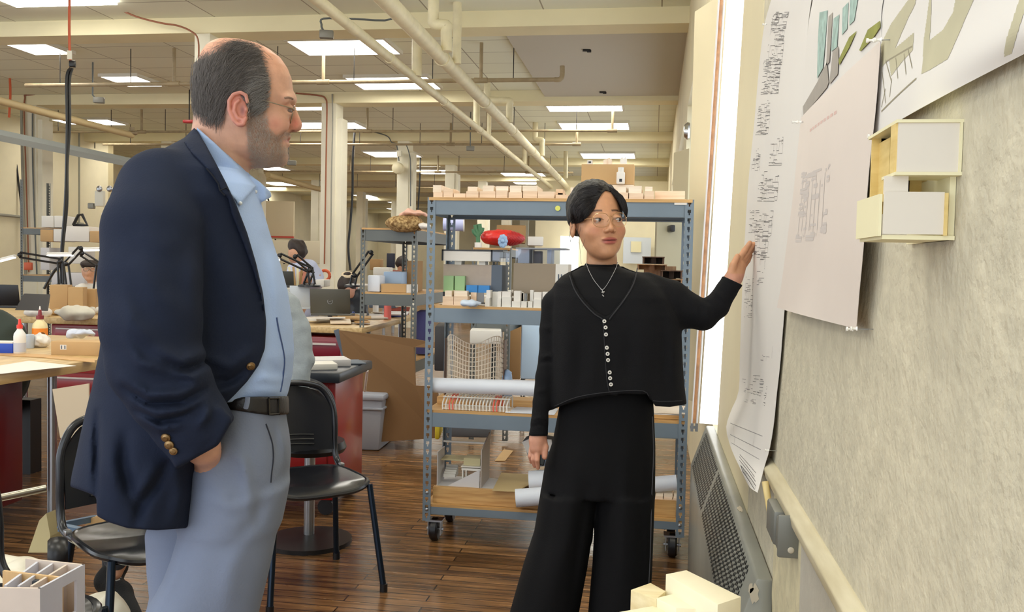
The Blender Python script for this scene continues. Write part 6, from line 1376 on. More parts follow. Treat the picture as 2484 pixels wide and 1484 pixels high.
hairP = [(458, 300), (456, 200), (466, 162), (484, 136), (500, 128), (530, 122), (548, 112), (575, 96), (600, 98), (630, 112), (640, 135), (652, 165), (656, 200), (652, 235), (645, 268), (636, 276), (622, 258), (604, 246), (596, 228), (582, 220), (563, 225), (551, 243), (550, 268), (548, 290), (528, 302), (512, 296), (478, 288)]
beardP = [(600, 245), (622, 255), (645, 262), (648, 285), (650, 305), (668, 325), (692, 318), (706, 324), (700, 334), (683, 338), (683, 350), (698, 358), (702, 380), (690, 408), (650, 415), (612, 412), (602, 375), (598, 320), (597, 290)]
SK = np.array(s2l(214, 164, 138))
def man_col(p):
    q, s = pix(mf, p); n = len(p); c = np.repeat(SK[None], n, 0)
    c = mixc(c, s2l(214, 150, 118), np.clip((190-q[:, 1])/60, 0, 1)*.6)
    c = mixc(c, s2l(200, 118, 100), np.exp(-(((q[:, 0]-716)/14)**2+((q[:, 1]-300)/18)**2)))
    c = mixc(c, s2l(202, 118, 98), .5*np.exp(-(((q[:, 0]-668)/22)**2+((q[:, 1]-300)/20)**2)))
    near = p[:, 1] < -.074
    c = np.where(((q[:, 0] > 550) & (q[:, 0] < 602) & (q[:, 1] > 218) & (q[:, 1] < 312) & near)[:, None], np.array(s2l(208, 138, 120))[None], c)
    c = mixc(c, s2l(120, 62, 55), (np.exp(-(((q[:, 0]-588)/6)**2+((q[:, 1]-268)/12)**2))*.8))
    nz = vnoise(p, 900, 1)*.5+.5; nz2 = vnoise(p, 320, 5)*.5+.5
    b = np.clip(-sd_poly(q, beardP)/16+.25+.3*vnoise(p, 110, 9), 0, 1)*(.35+.45*nz+.3*nz2)
    low = np.clip((q[:, 1]-345)/50, 0, 1)[:, None]
    bc = np.array(s2l(150, 118, 98))[None]*(1-low)+np.array(s2l(172, 158, 145))[None]*low
    c = c*(1-np.clip(b, 0, .85)[:, None])+bc*np.clip(b, 0, .85)[:, None]
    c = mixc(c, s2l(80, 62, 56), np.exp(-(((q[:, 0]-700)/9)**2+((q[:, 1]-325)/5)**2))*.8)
    c = mixc(c, s2l(184, 104, 98), np.exp(-(((q[:, 0]-699)/10)**2+((q[:, 1]-341)/5)**2))*.8)
    c = mixc(c, s2l(96, 88, 82), np.clip(-sd_poly(q, hairP)/22+.35, 0, 1)*(.6+.4*nz))
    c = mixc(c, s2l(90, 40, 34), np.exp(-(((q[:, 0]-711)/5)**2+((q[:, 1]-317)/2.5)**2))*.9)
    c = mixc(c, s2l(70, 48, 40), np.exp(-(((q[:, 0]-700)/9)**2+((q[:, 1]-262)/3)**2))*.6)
    return c
armN = [mf.c(400, 500, -.13, .045), mf.c(365, 700, -.25, .045), mf.c(380, 900, -.25, .04), mf.c(470, 1035, -.23, .027), mf.c(492, 1085, -.195, .025), mf.c(525, 1145, -.085, .026)]
def m_rest(p):
    d = loft(p, keysof(mf, [(450, 480, 560, -.08, .08), (540, 360, 600, -.14, .14), (800, 360, 640, -.12, .12), (1000, 420, 640, -.11, .11), (1180, 490, 620, -.10, .10)]))
    d = smin(d, chain(p, armN), .03); d = smin(d, chain(p, [mf.c(420, 480, .18, .05), mf.c(420, 700, .24, .045), mf.c(430, 880, .25, .04), mf.c(520, 1040, .20, .03)]), .03)
    d = smin(d, chain(p, [mf.c(560, 1160, -.08, .08), mf.c(510, 1484, -.09, .06), (L(450, 2000, -.08)[0], -.08, .30, .05), (L(440, 2000, -.08)[0], -.08, .08, .04)]), .03)
    d = smin(d, chain(p, [mf.c(500, 1160, .09, .08), mf.c(450, 1484, .10, .06), (L(430, 2000, .1)[0], .1, .30, .05), (L(430, 2000, .1)[0], .1, .08, .04)]), .03)
    for k in range(4): d = smin(d, chain(p, [mf.c(520+5*k, 1150, -.09+.004*k, .010), mf.c(530+8*k, 1180, -.085, .009), mf.c(534+8*k, 1210, -.08, .008)]), .006)
    d = smin(d, chain(p, [mf.c(512, 1120, -.12, .012), mf.c(535, 1145, -.10, .010), mf.c(545, 1165, -.09, .009)]), .008)
    return smin(d, m_neck(p), .02)
zc_ = L(540, 432)[2]
sd_multi('body', [(m_top, (L(440, 300)[0], -.12, zc_), (L(745, 300)[0], .12, L(560, 70)[2]), .0021), (m_rest, (-.55, -.4, .02), (.3, .42, zc_+.02), .009)], skin_m, mt, man_col)
# hair
hairm = mat('hair_dark_grey', s2l(92, 84, 78), .6, noise=.5, scale=70, stretch=(1, 1, .35), bump=.6, bscale=200, attr='col')
hairg = mat('hair_grey', s2l(150, 144, 138), .5); hairmid = mat('hair_mid', s2l(104, 97, 92), .5)
def man_haircol(p):
    q, s = pix(mf, p); c = np.repeat(np.array(s2l(84, 77, 72))[None], len(p), 0); n = vnoise(p*np.array([1, 1, .4], np.float32), 120, 8)*.5+.5
    c = mixc(c, s2l(142, 134, 128), np.clip((q[:, 0]-565)/70, 0, 1)*np.clip((q[:, 1]-120)/70, 0.15, 1)*(.5+.6*n))
    c = mixc(c, s2l(128, 104, 86), np.clip((150-q[:, 1])/40, 0, 1)*.8)
    return mixc(c, s2l(120, 112, 106), n*.35)
def m_hair(p):
    q, s = pix(mf, p); base = m_skull(p)-.0050-.0022*vnoise(p*np.array([1, 1, .45], np.float32), 160, 2)
    thick = np.clip((q[:, 1]-118)/40, 0, 1); base = base+.0045*(1-thick)
    return smax(base, (sd_poly(q, hairP)+6)*s+.006*vnoise(p, 70, 4)+.003*vnoise(p, 190, 6), .003)
sd_obj('hair', m_hair, (L(440, 300)[0], -.11, L(560, 310)[2]), (L(670, 300)[0], .11, L(560, 80)[2]), .0022, hairm, mt, color=man_haircol)
rs = np.random.RandomState(1)
def hroots(n, poly, fig, f, box, lo=0):
    out = []
    while len(out) < n:
        px, py = box[0]+rs.rand()*(box[2]-box[0]), box[1]+rs.rand()*(box[3]-box[1])
        if sd_poly(np.array([[px, py]], np.float32), poly)[0] < lo: out.append((px, py))
    v = np.array([ray(*o) for o in out]); v = v/(v@fig.F)[:, None]; d = np.full(len(v), fig.d-.3); o = CAM-fig.o
    for _ in range(30):
        q = o+v*d[:, None]; l = np.stack([q@fig.R, q@fig.F, q[:, 2]], 1).astype(np.float32); d = d+np.clip(f(l), -.05, .05)*.8
    return l[np.abs(f(l)) < .003]
hb = (456, 92, 660, 305)
def hd(p):
    q, s = pix(mf, p); k = np.clip((q[:, 0]-470)/180, 0, 1)
    return np.stack([-.9*k-.15, .0*k, -.35-.75*(1-k)], 1).astype(np.float32)
strands('hair_strands', m_skull, hroots(3200, hairP, mf, m_skull, hb), hd, 6, .0055, .0065, .00028, hairmid, mt, 'fine grey strands over the darker hair')
strands('grey_temple_strands', m_skull, hroots(900, [(598, 226), (620, 190), (650, 175), (656, 215), (650, 262), (636, 274), (620, 256)], mf, m_head, hb), hd, 5, .005, .0075, .0003, hairg, mt, 'light grey hair at the temple')
topP = [(500, 128), (530, 108), (560, 96), (600, 96), (640, 118), (660, 150), (640, 160), (560, 130)]
def hd2(p): return np.tile(np.array([[-.6, -.5, .35]], np.float32), (len(p), 1))
strands('thin_top_hair', m_head, hroots(220, topP, mf, m_head, (480, 88, 670, 165)), hd2, 6, .006, .006, .00022, hairmid, mt, 'sparse thin hair over the bald crown')
def bd(p): return np.tile(np.array([[.35, -.15, -.8]], np.float32), (len(p), 1))
strands('beard', m_top, hroots(2600, beardP, mf, m_top, (595, 240, 706, 418)), bd, 3, .0022, .0026, .00026, mat('beard_grey', s2l(186, 170, 156), .6), mt, 'short greying beard', jit=.4)
# jacket
navy = cloth('navy_wool', s2l(27, 35, 55), .85, .2, 300, .0, noise=.06, scale=30)
jackK = keysof(mf, [(316, 470, 560, -.075, .075), (330, 458, 575, -.085, .085), (345, 446, 590, -.10, .10), (372, 402, 606, -.14, .14), (400, 352, 622, -.175, .17), (430, 316, 636, -.20, .19), (490, 290, 652, -.215, .21), (560, 268, 672, -.205, .21), (640, 262, 696, -.20, .20), (700, 256, 703, -.20, .20), (780, 250, 716, -.20, .19),
                        (850, 243, 719, -.20, .19), (930, 228, 710, -.20, .19), (990, 214, 640, -.205, .19), (1030, 206, 560, -.21, .19), (1080, 197, 515, -.22, .19), (1120, 188, 500, -.22, .19), (1180, 179, 496, -.225, .19), (1283, 178, 492, -.235, .19)])
openP = [(474, 300), (478, 316), (500, 352), (522, 392), (548, 442), (575, 500), (600, 565), (622, 640), (638, 710), (646, 780), (643, 845), (628, 885), (600, 925), (565, 962), (535, 990), (535, 1040), (760, 1040), (760, 300)]
slv = [mf.c(398, 470, -.145, .076), mf.c(372, 560, -.195, .078), mf.c(364, 680, -.22, .076), mf.c(366, 790, -.235, .075), mf.c(376, 880, -.24, .072), mf.c(414, 950, -.24, .066), mf.c(462, 1020, -.235, .060), mf.c(540, 1125, -.215, .055)]
cuA, cuB = np.array((428, 1134)), np.array((564, 1016))
def sleeve(p):
    d = chain(p, slv, .008)
    q, s = pix(mf, p); e = cuB-cuA; n = np.array((-e[1], e[0]), float); n /= np.linalg.norm(n); n = n if n@np.array((1, 1)) > 0 else -n
    cut = ((q-cuA)@n)*s
    for pts, r, a in (([(295, 915), (360, 958), (440, 955), (508, 915)], .011, .013), ([(300, 940), (360, 980), (440, 976), (500, 945)], .006, -.010), ([(318, 970), (380, 1003), (450, 995), (500, 968)], .010, .012), ([(330, 995), (385, 1022), (440, 1012), (480, 985)], .006, -.010), ([(340, 1012), (390, 1042), (440, 1032)], .009, .009), ([(470, 600), (468, 700), (480, 800)], .02, .006),
                      ([(380, 850), (440, 878), (500, 855)], .014, .011), ([(400, 875), (450, 897), (505, 875)], .006, -.009), ([(420, 905), (470, 915), (508, 895)], .010, .011), ([(290, 700), (320, 790), (400, 860)], .02, .009), ([(330, 640), (380, 720), (450, 760)], .03, .007), ([(300, 820), (340, 880), (420, 905)], .012, .009), ([(510, 975), (500, 1010), (480, 1035)], .010, .010), ([(340, 560), (390, 600), (440, 590)], .03, .004)):
        d = d+foldp(mf, q, s, p, pts, r*.75, a*1.25)
    d = smax(d, cut, .004)
    cf = smax(sd_poly(q, [(386, 1046), (427, 1136), (470, 1113), (530, 1080), (565, 1017), (538, 987), (500, 985), (430, 1020)])*s, np.abs(p[:, 1]+.225)-.058, .008)
    return smin(d, cf, .008)
lineP = [(388, 940), (330, 1013), (300, 985), (272, 900)]
def m_jack0(p):
    d = loft(p, jackK, 2.25); q, s = pix(mf, p)
    d = smin(d, chain(p, [mf.c(440, 470, .13, .075), mf.c(420, 600, .2, .07), mf.c(420, 860, .22, .065), mf.c(500, 1000, .18, .05)], .03), .02)
    for pts, r, a in (([(410, 1120), (375, 1180), (340, 1230), (330, 1270)], .012, -.014), ([(380, 1130), (350, 1180), (320, 1210)], .016, .010), ([(306, 1050), (300, 1120), (318, 1200), (340, 1240)], .013, -.014), ([(270, 1040), (268, 1120), (285, 1230)], .02, .008), ([(430, 1140), (440, 1200), (420, 1280)], .02, .010), ([(520, 560), (560, 680), (590, 800)], .03, .006), ([(500, 870), (560, 890), (612, 850)], .014, .010), ([(515, 925), (560, 925), (605, 890)], .009, -.010), ([(510, 950), (545, 950), (590, 925)], .010, .008), ([(236, 1000), (234, 1100), (233, 1205)], .007, -.012), ([(260, 620), (262, 800), (245, 950)], .02, -.004)):
        d = d+foldp(mf, q, s, p, pts, r*.75, a*1.1)
    return d
def m_jacket(p):
    q, s = pix(mf, p)
    d = smax(m_jack0(p), -np.maximum(sd_poly(q, openP)*s, p[:, 1]-.115), .004); d = smin(d, sleeve(p), .010)
    d = smax(d, -(sd_poly(q, [(120, 1176), (176, 1182), (205, 1192), (234, 1204), (238, 1500), (120, 1500)])*s), .003)
    d = smax(d, -(sd_poly(q, [(225, 1246), (262, 1266), (310, 1281), (380, 1286), (489, 1278), (520, 1274), (520, 1500), (200, 1500)])*s), .003)
    d = smax(d, -(sd_poly(q, [(488, 1128), (600, 1000), (700, 1100), (700, 1500), (486, 1500)])*s), .003)
    return smax(d, -(m_neck(p)-.009), .004)
sd_obj('jacket', m_jacket, (L(150, 1200)[0]-.06, -.40, L(300, 1330)[2]-.04), (L(740, 700)[0], .36, L(500, 300)[2]+.02), .0045, navy, mt, lip=2.0)
lapP = [(470, 312), (446, 345), (462, 368), (500, 408), (529, 448), (534, 466), (553, 480), (562, 520), (588, 585), (612, 650), (634, 725), (645, 780), (641, 740), (622, 640), (600, 565), (575, 500), (548, 442), (522, 392), (500, 352), (478, 316)]
def m_lapel(p):
    q, s = pix(mf, p); return smax(smax(m_jack0(p)-.0075, sd_poly(q, lapP)*s, .003), p[:, 1]-.03, .003)
sd_obj('lapel', m_lapel, (L(440, 400)[0]-.02, -.26, L(600, 800)[2]), (L(660, 700)[0], .05, L(500, 300)[2]), .0035, navy, mt)
t_ = MB(); t_.tube([hit(mf, m_lapel, x, y_, .0004) for x, y_ in ((500, 408), (515, 425), (529, 445), (533, 462), (545, 474))], .0012, 5); t_.tube([hit(mf, m_lapel, x, y_, .0004) for x, y_ in ((533, 462), (548, 455), (556, 462))], .0012, 5); t_.build('collar_seam', mat('seam_dark', s2l(14, 18, 30), .9), mt)
brass = mat('brass_button', s2l(150, 122, 84), .38, .85, noise=.3, scale=250)
for (px, py, r, f_) in ((608, 887, .0075, m_jacket), (403, 1060, .0075, m_jacket), (411, 1078, .0075, m_jacket), (421, 1093, .0065, m_jacket)):
    q = hit(mf, f_, px, py, .001, 1.1); g = grad(f_, np.array([q], np.float32))[0]; R_ = Vector(g).to_track_quat('Z', 'Y').to_matrix()
    MB().lathe([(r*.7, -.001), (r, .001), (r*.95, .003), (r*.6, .0035), (r*.45, .0048), (0, .005)], tuple(q), 20, R_).build('button', brass, mt, smooth=True)
# shirt
blue = cloth('blue_oxford', s2l(172, 198, 244), .75, .15, 300, .05)
shK = keysof(mf, [(425, 470, 596, -.10, .10), (455, 420, 622, -.15, .14), (490, 360, 634, -.18, .18), (560, 340, 655, -.185, .18), (600, 340, 668, -.185, .18), (640, 340, 681, -.18, .18), (700, 340, 697, -.18, .18), (780, 340, 709, -.18, .18), (850, 340, 713, -.175, .17), (905, 340, 709, -.17, .17), (945, 350, 700, -.165, .16), (975, 360, 690, -.16, .155)])
cA, cB = (476, 306), (612, 428)
def m_shirt(p):
    q, s = pix(mf, p); d = loft(p, shK, 2.2)
    col = m_neck(p)-.0085; col = smax(col, (((q-np.array(cA))@np.array((.665, -.747)))*s), .002); col = smax(col, -(p[:, 2]-L(540, 470)[2]), .01)
    leafP = [(476, 307), (520, 346), (560, 384), (600, 424), (607, 432), (622, 452), (600, 478), (582, 502), (560, 474), (530, 420), (500, 370)]
    leaf2 = [(606, 424), (632, 442), (657, 466), (659, 477), (640, 488), (622, 492), (612, 470), (604, 440)]
    d = smin(d, col, .01)
    lf = smax(np.minimum(d, m_neck(p)-.02)-.006, sd_poly(q, leafP)*s, .002)
    l2 = smax(np.minimum(loft(p, shK, 2.2)-.016, m_neck(p)-.05), sd_poly(q, leaf2)*s, .002); l2 = smax(l2, -(p[:, 1]+.06), .002)
    d = np.minimum(d, np.minimum(lf, l2))
    for pts, r, a in (([(655, 620), (668, 700), (676, 780)], .012, .004), ([(610, 930), (640, 915), (672, 925)], .010, .005), ([(600, 948), (640, 945), (690, 950)], .008, .004), ([(650, 880), (668, 900), (690, 905)], .010, -.004), ([(640, 560), (660, 640)], .012, -.003), ([(600, 500), (628, 600), (650, 700), (655, 850)], .02, -.004)):
        d = d+foldp(mf, q, s, p, pts, r, a)
    d = smax(d, -(sd_poly(q, [(420, 270), (475, 270), (477, 320), (466, 370), (420, 380)])*s), .002)
    d = smax(d, (q[:, 1]-976)*s, .002)
    return smax(d, -(m_neck(p)-.0035)+0*p[:, 0], .002)
sd_obj('shirt', m_shirt, (L(340, 700)[0], -.24, L(600, 985)[2]), (L(740, 700)[0], .22, L(500, 290)[2]), .0034, blue, mt, lip=2.2)
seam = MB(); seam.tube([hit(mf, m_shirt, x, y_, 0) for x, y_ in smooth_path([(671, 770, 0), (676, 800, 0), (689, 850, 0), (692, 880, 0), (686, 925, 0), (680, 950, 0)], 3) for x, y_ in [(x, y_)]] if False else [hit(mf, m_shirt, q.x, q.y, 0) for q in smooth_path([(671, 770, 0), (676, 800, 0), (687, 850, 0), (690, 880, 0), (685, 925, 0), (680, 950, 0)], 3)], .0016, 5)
seam.build('placket_shade_line', mat('placket_shadow', s2l(70, 88, 130), .9), mt)  # thin dark tube, shade along the placket edge put in as colour
for (x, y_) in ((583, 493), (620, 465)):
    q = hit(mf, m_shirt, x, y_, .0005); MB().sphere(tuple(q), .0035, 10, 6).build('shirt_button', mat('pearl', s2l(225, 232, 240), .25), mt, smooth=True)
# trousers and belt
chino = cloth('grey_chino', s2l(126, 136, 158), .85, .2, 260, .05, noise=.04, scale=14)
trK = keysof(mf, [(925, 505, 690, -.16, .15), (965, 500, 692, -.165, .155), (1008, 490, 694, -.168, .16), (1050, 480, 701, -.172, .165), (1090, 470, 703, -.175, .165), (1150, 455, 700, -.178, .165), (1200, 430, 692, -.18, .165), (1235, 425, 684, -.178, .16)])
def zk(fig, rows, dd):
    out = []
    for (py, l, r, a, b) in rows: out.append((fig.L((l+r)/2, py, dd)[2], fig.L(l, py, dd)[0], fig.L(r, py, dd)[0], a, b))
    return out
legN = zk(mf, [(1180, 455, 694, -.18, .02), (1290, 432, 672, -.18, .0), (1350, 414, 661, -.178, -.005), (1400, 394, 650, -.175, -.01), (1484, 346, 630, -.172, -.012), (1700, 330, 590, -.17, -.015), (2100, 340, 540, -.165, -.02), (2390, 350, 530, -.165, -.02)], -.09)
legF = zk(mf, [(1180, 400, 640, -.02, .17), (1285, 352, 600, .0, .17), (1380, 356, 580, .01, .17), (1440, 362, 565, .015, .17), (1484, 352, 555, .02, .17), (2150, 350, 520, .03, .17)], .09)
def m_trous(p):
    d = loft(p, trK, 2.2); d = smin(d, sd_ell(p, L(545, 1150, -.11), (.055, .055, .075)), .04); d = smin(d, loft(p, legN, 2.15), .025); d = smin(d, loft(p, legF, 2.2), .02)
    q, s = pix(mf, p)
    for pts, r, a in (([(548, 1090), (590, 1120), (600, 1180)], .010, .007), ([(575, 1050), (600, 1150), (612, 1290)], .010, .006), ([(500, 1170), (540, 1190), (600, 1190)], .008, .006), ([(495, 1200), (560, 1230), (640, 1215)], .012, .007), ([(640, 1180), (620, 1260), (560, 1330)], .014, -.007), ([(600, 1290), (560, 1380), (540, 1484)], .02, .007), ([(487, 1150), (520, 1135), (550, 1085)], .008, .005), ([(670, 1020), (690, 1080), (695, 1130)], .010, .005), ([(655, 1015), (668, 1050), (680, 1110)], .007, -.004), ([(500, 1240), (560, 1280), (640, 1250)], .03, .004), ([(450, 1290), (425, 1400), (380, 1484)], .007, .004), ([(560, 1200), (620, 1240), (660, 1210)], .02, -.004)):
        d = d+foldp(mf, q, s, p, pts, r, a)
    return d
sd_obj('trousers', lambda p: (lambda qs: smax(m_trous(p), (970-qs[0][:, 1])*qs[1], .002))(pix(mf, p)), (-.55, -.25, .04), (.2, .23, L(600, 930)[2]), .0055, chino, mt, lip=2.0)
beltP = [(480, 970), (536, 968), (600, 962), (660, 961), (705, 960), (705, 1004), (660, 1008), (620, 1003), (560, 994), (480, 990)]
leather = mat('black_leather', s2l(24, 21, 22), .42, bump=.2, bscale=150)
def m_belt(p): q, s = pix(mf, p); return smax(m_trous(p)-.0055, sd_poly(q, beltP)*s, .002)
sd_obj('belt', m_belt, (L(450, 980)[0], -.25, L(600, 1020)[2]), (.2, .22, L(600, 930)[2]+.01), .004, leather, mt)
q = hit(mf, m_belt, 664, 985, .001); MB().tube([hit(mf, m_belt, *a, .002) for a in ((652, 966), (676, 966), (677, 1004), (653, 1005), (652, 966))], .0022, 6).build('buckle', mat('dark_buckle', s2l(70, 66, 62), .25, .9), mt, smooth=True)
MB().tube([hit(mf, m_belt, *a, .002) for a in ((601, 963), (600, 975), (596, 990), (590, 1006))], .0042, 6, sq=((1, 0, 0), 1, .4)).build('belt_loop', chino, mt, smooth=True)
fl = [hit(mf, m_trous, q.x, q.y, 0) for q in smooth_path([(645, 1028, 0), (653, 1050, 0), (661, 1078, 0), (663, 1110, 0), (659, 1145, 0), (657, 1170, 0)], 3)]
MB().tube(fl, .0014, 5).build('fly_seam', mat('seam_grey', s2l(44, 48, 60), .9), mt)
pk = [hit(mf, m_trous, q.x, q.y, .0005) for q in smooth_path([(550, 1070, 0), (538, 1100, 0), (515, 1125, 0), (490, 1148, 0)], 3)]
for s_ in (-1, 1):
    cx_ = L(440, 1484, .09*s_)[0]
    sd_obj('shoe', lambda p, c=cx_, y_=.09*s_: smax(smin(sd_ell(p, (c, y_, .05), (.07, .045, .06)), sd_ell(p, (c+.12, y_, .035), (.11, .048, .045)), .03), -p[:, 2]+.002, .004), (cx_-.1, .09*s_-.07, 0), (cx_+.26, .09*s_+.07, .13), .006, leather, mt)
# glasses
wire = mat('wire_silver', s2l(150, 140, 125), .25, .9); gt = MB()
A_ = Vector(L(712, 264, -.064))
gt.tube([Vector(L(599, 230, -.081)), Vector(L(625, 239, -.079)), Vector(L(670, 252, -.076)), A_], [.0016, .0013, .001, .001], 6)
gl_ = gt.build('glasses', wire, mt, smooth=True, label='thin wire glasses'); m_ = MB()
for s_ in (-1, 1):
    c_ = Vector(L(709, 278, .034*s_)); rim = [c_+Vector((.25*.018*math.cos(a)*s_*-.2+.0*math.sin(a)-.012*math.sin(a)*-.3, .021*math.cos(a), .0165*math.sin(a))) for a in np.arange(0, 2*PI, PI/14)]
    m_.tube(rim, .0007, 5, closed=True)
    MB().add(rim, [tuple(range(len(rim)))]).build('lens', glass_mat('spectacle_lens', (.96, .97, .97), .03), gl_)
m_.tube([Vector(L(712, 268, -.014)), Vector(L(720, 262, 0)), Vector(L(712, 268, .014))], .0008, 5); m_.tube([A_, Vector(L(713, 268, -.055))], .0012, 5)
m_.build('rim', wire, gl_, smooth=True)
t_ = MB(); t_.sphere(L(694, 267, -.0325), .0112, 14, 10); t_.build('eye', mat('eye_dim', s2l(120, 100, 92), .3), mt, smooth=True)
bp = [hit(mf, m_head, q.x, q.y, .001) for q in smooth_path([(690, 238, 0), (700, 236, 0), (710, 240, 0)], 3)]
MB().tube(bp, .0019, 6).build('eyebrow', mat('brow_grey', s2l(140, 112, 94), .8), mt, smooth=True)
# ============ the young woman ============
wf = Fig(1460, 2.53, 'person', 'young woman in a black cardigan, wide black trousers and thin glasses, pointing at the wall', 'person')
WL = wf.L; wt_ = wf.t
TH = math.radians(22); HC = np.array(WL(1449, 540)); cs, sn = math.cos(TH), math.sin(TH); tl = math.radians(-3)
HR = np.array(Matrix.Rotation(TH, 3, 'Z') @ Matrix.Rotation(tl, 3, 'Y') @ Matrix.Rotation(math.radians(-4), 3, 'X'), dtype=np.float32)     # head axes -> figure axes
HS = .95
def toh(p): return (p-HC.astype(np.float32)) @ HR/HS
def fromh(q): return Vector(HR @ (np.array(q)*HS)+HC)
def mirror(fn): return smin(fn(1), fn(-1), .002)
def w_headc(q):      # canonical head: faces -y
    d = sd_ell(q, (0, .018, .040), (.070, .088, .082))
    d = smin(d, sd_ell(q, (0, -.022, -.022), (.0615, .066, .078)), .03)
    d = smin(d, sd_ell(q, (0, -.045, -.070), (.042, .040, .036)), .03)
    d = smin(d, sd_ell(q, (0, -.066, -.094), (.020, .018, .013)), .02)
    for s_ in (-1, 1):
        d = smin(d, sd_ell(q, (s_*.036, -.058, -.030), (.024, .020, .022)), .02)
    for s_ in (-1, 1): d = smax(d, -sd_ell(q, (s_*.031, -.092, .004), (.017, .010, .010)), .012)
    for s_ in (-1, 1):
        lid = sd_ell(q, (s_*.031, -.0735, .002), (.0145, .0128, .0105)); d = smin(d, lid, .004)
        d = smax(d, -sd_ell(q, (s_*.031, -.0895, .0005), (.0118, .0105, .0030), Matrix.Rotation(-s_*.10, 3, 'Y')), .0008)
    d = smin(d, sd_cap(q, (0, -.080, .008), (0, -.0985, -.026), .0065, .0085), .012)
    d = smin(d, sd_ell(q, (0, -.1005, -.029), (.0085, .0085, .0075)), .005)
    for s_ in (-1, 1):
        d = smin(d, sd_ell(q, (s_*.0115, -.0925, -.033), (.0068, .0085, .0062)), .004)
        d = smax(d, -sd_ell(q, (s_*.006, -.0985, -.0385), (.0035, .005, .0025)), .002)
        d = smin(d, sd_ell(q, (s_*.074, .010, -.012), (.006, .018, .030), Matrix.Rotation(.15, 3, 'X')), .006)
        d = smax(d, -sd_ell(q, (s_*.080, .006, -.010), (.005, .010, .016)), .003)
    d = smin(d, sd_ell(q, (0, -.0860, -.0555), (.0235, .0088, .0052)), .003)
    d = smin(d, sd_ell(q, (0, -.0845, -.0660), (.0175, .0090, .0062)), .003)
    d = smax(d, -sd_ell(q, (0, -.098, -.0603), (.0185, .008, .0016)), .002)
    d = smax(d, -sd_ell(q, (0, -.096, -.0475), (.0035, .006, .007)), .004)
    return d*HS
def w_head(p): return w_headc(toh(p))
wn0, wn1 = WL(1459, 600, .015), WL(1461, 668, .02)
def w_neck(p): return sd_cap(p, wn0, wn1, .0405, .046)
def w_top(p): return smin(w_head(p), w_neck(p), .014)
WS = np.array(s2l(205, 150, 112))
def w_col(p):
    q = toh(p); c = np.repeat(WS[None], len(p), 0)
    for s_ in (-1, 1): c = mixc(c, s2l(208, 132, 104), .5*np.exp(-(((q[:, 0]-s_*.040)/.018)**2+((q[:, 2]+.030)/.016)**2)))
    front = q[:, 1] < -.06
    lip = np.exp(-((np.abs(q[:, 0])/.0225)**6+((q[:, 2]+.0610)/(.0104-.006*(np.clip(np.abs(q[:, 0])/.0235, 0, 1))**2))**8))*front; c = mixc(c, s2l(178, 92, 84), lip*.95)
    c = mixc(c, s2l(90, 36, 34), np.exp(-((np.abs(q[:, 0])/.019)**4+((q[:, 2]+.0603)/.0018)**4))*front*.9)
    for s_ in (-1, 1):
        for u in (-.012, -.004, .004, .012):
            pass
        bz = .0275-.25*(np.abs(np.abs(q[:, 0])-.030))**1.0*.35
        c = mixc(c, s2l(52, 36, 30), np.clip(1.4-np.abs(q[:, 2]-bz)/.0030, 0, 1)*(np.abs(np.abs(q[:, 0])-.031) < .017)*front*(np.sign(q[:, 0]) == s_)*.85)
        lz = .0055-.9*(np.abs(q[:, 0])-.031)**2*14
        c = mixc(c, s2l(40, 28, 26), np.clip(1-np.abs(q[:, 2]-lz)/.0016, 0, 1)*(np.abs(np.abs(q[:, 0])-.031) < .0145)*front*(np.sign(q[:, 0]) == s_)*.9)
    c = mixc(c, s2l(150, 88, 66), np.exp(-(((np.abs(q[:, 0])-.006)/.003)**2+((q[:, 2]+.0385)/.002)**2))*front*.7)
    return c
# arms and hands in figure coordinates
wc_ = wf.c
handR = [wc_(1306, 1040, -.055, .021), wc_(1304, 1068, -.06, .022), wc_(1303, 1086, -.065, .021)]
def w_handlow(p):
    d = chain(p, handR, .01)
    d = smax(d, -sd_box(p, WL(1304, 1075, -.12), (.08, .038, .08)), .004) if False else d
    for k, (a, b, c, dd) in enumerate((((1290, 1088), (1287, 1106), (1289, 1120), -.050), ((1296, 1092), (1294, 1114), (1297, 1130), -.063), ((1303, 1093), (1303, 1116), (1305, 1134), -.074), ((1309, 1090), (1310, 1108), (1311, 1122), -.052))):
        d = smin(d, chain(p, [wc_(*a, dd, .0084), wc_(*b, dd-.012, .0072), wc_(*c, dd-.004, .0060)], .002), .0022)
    d = smin(d, chain(p, [wc_(1315, 1062, -.055, .011), wc_(1323, 1084, -.068, .0088), wc_(1321, 1108, -.078, .0078)], .003), .007)
    return d
def w_handup(p):
    M_ = WL(1786, 655, .02)
    d = chain(p, [wc_(1772, 690, .0, .0245), wc_(1776, 680, .004, .0235), wc_(1784, 660, .012, .0200), wc_(1792, 640, .02, .0165)], .008)
    d = smin(d, chain(p, [wc_(1788, 672, .014, .016), wc_(1798, 648, .024, .013)], .006), .01)
    for (a, b, c, dd, r) in (((1788, 636), (1806, 608), (1819, 589), .012, .0082), ((1795, 636), (1814, 610), (1828, 592), .022, .0086), ((1800, 640), (1815, 618), (1826, 603), .030, .0082), ((1804, 646), (1814, 632), (1821, 619), .038, .0072)):
        d = smin(d, chain(p, [wc_(*a, dd, r*1.12), wc_(*b, dd+.006, r), wc_(*c, dd+.008, r*.82)], .003), .0035)
    d = smin(d, chain(p, [wc_(1772, 668, -.008, .0125), wc_(1778, 644, -.008, .0098), wc_(1789, 622, -.002, .0082)], .003), .006)
    d = smin(d, sd_ell(p, WL(1778, 676, -.010), (.014, .012, .019)), .006)
    return d
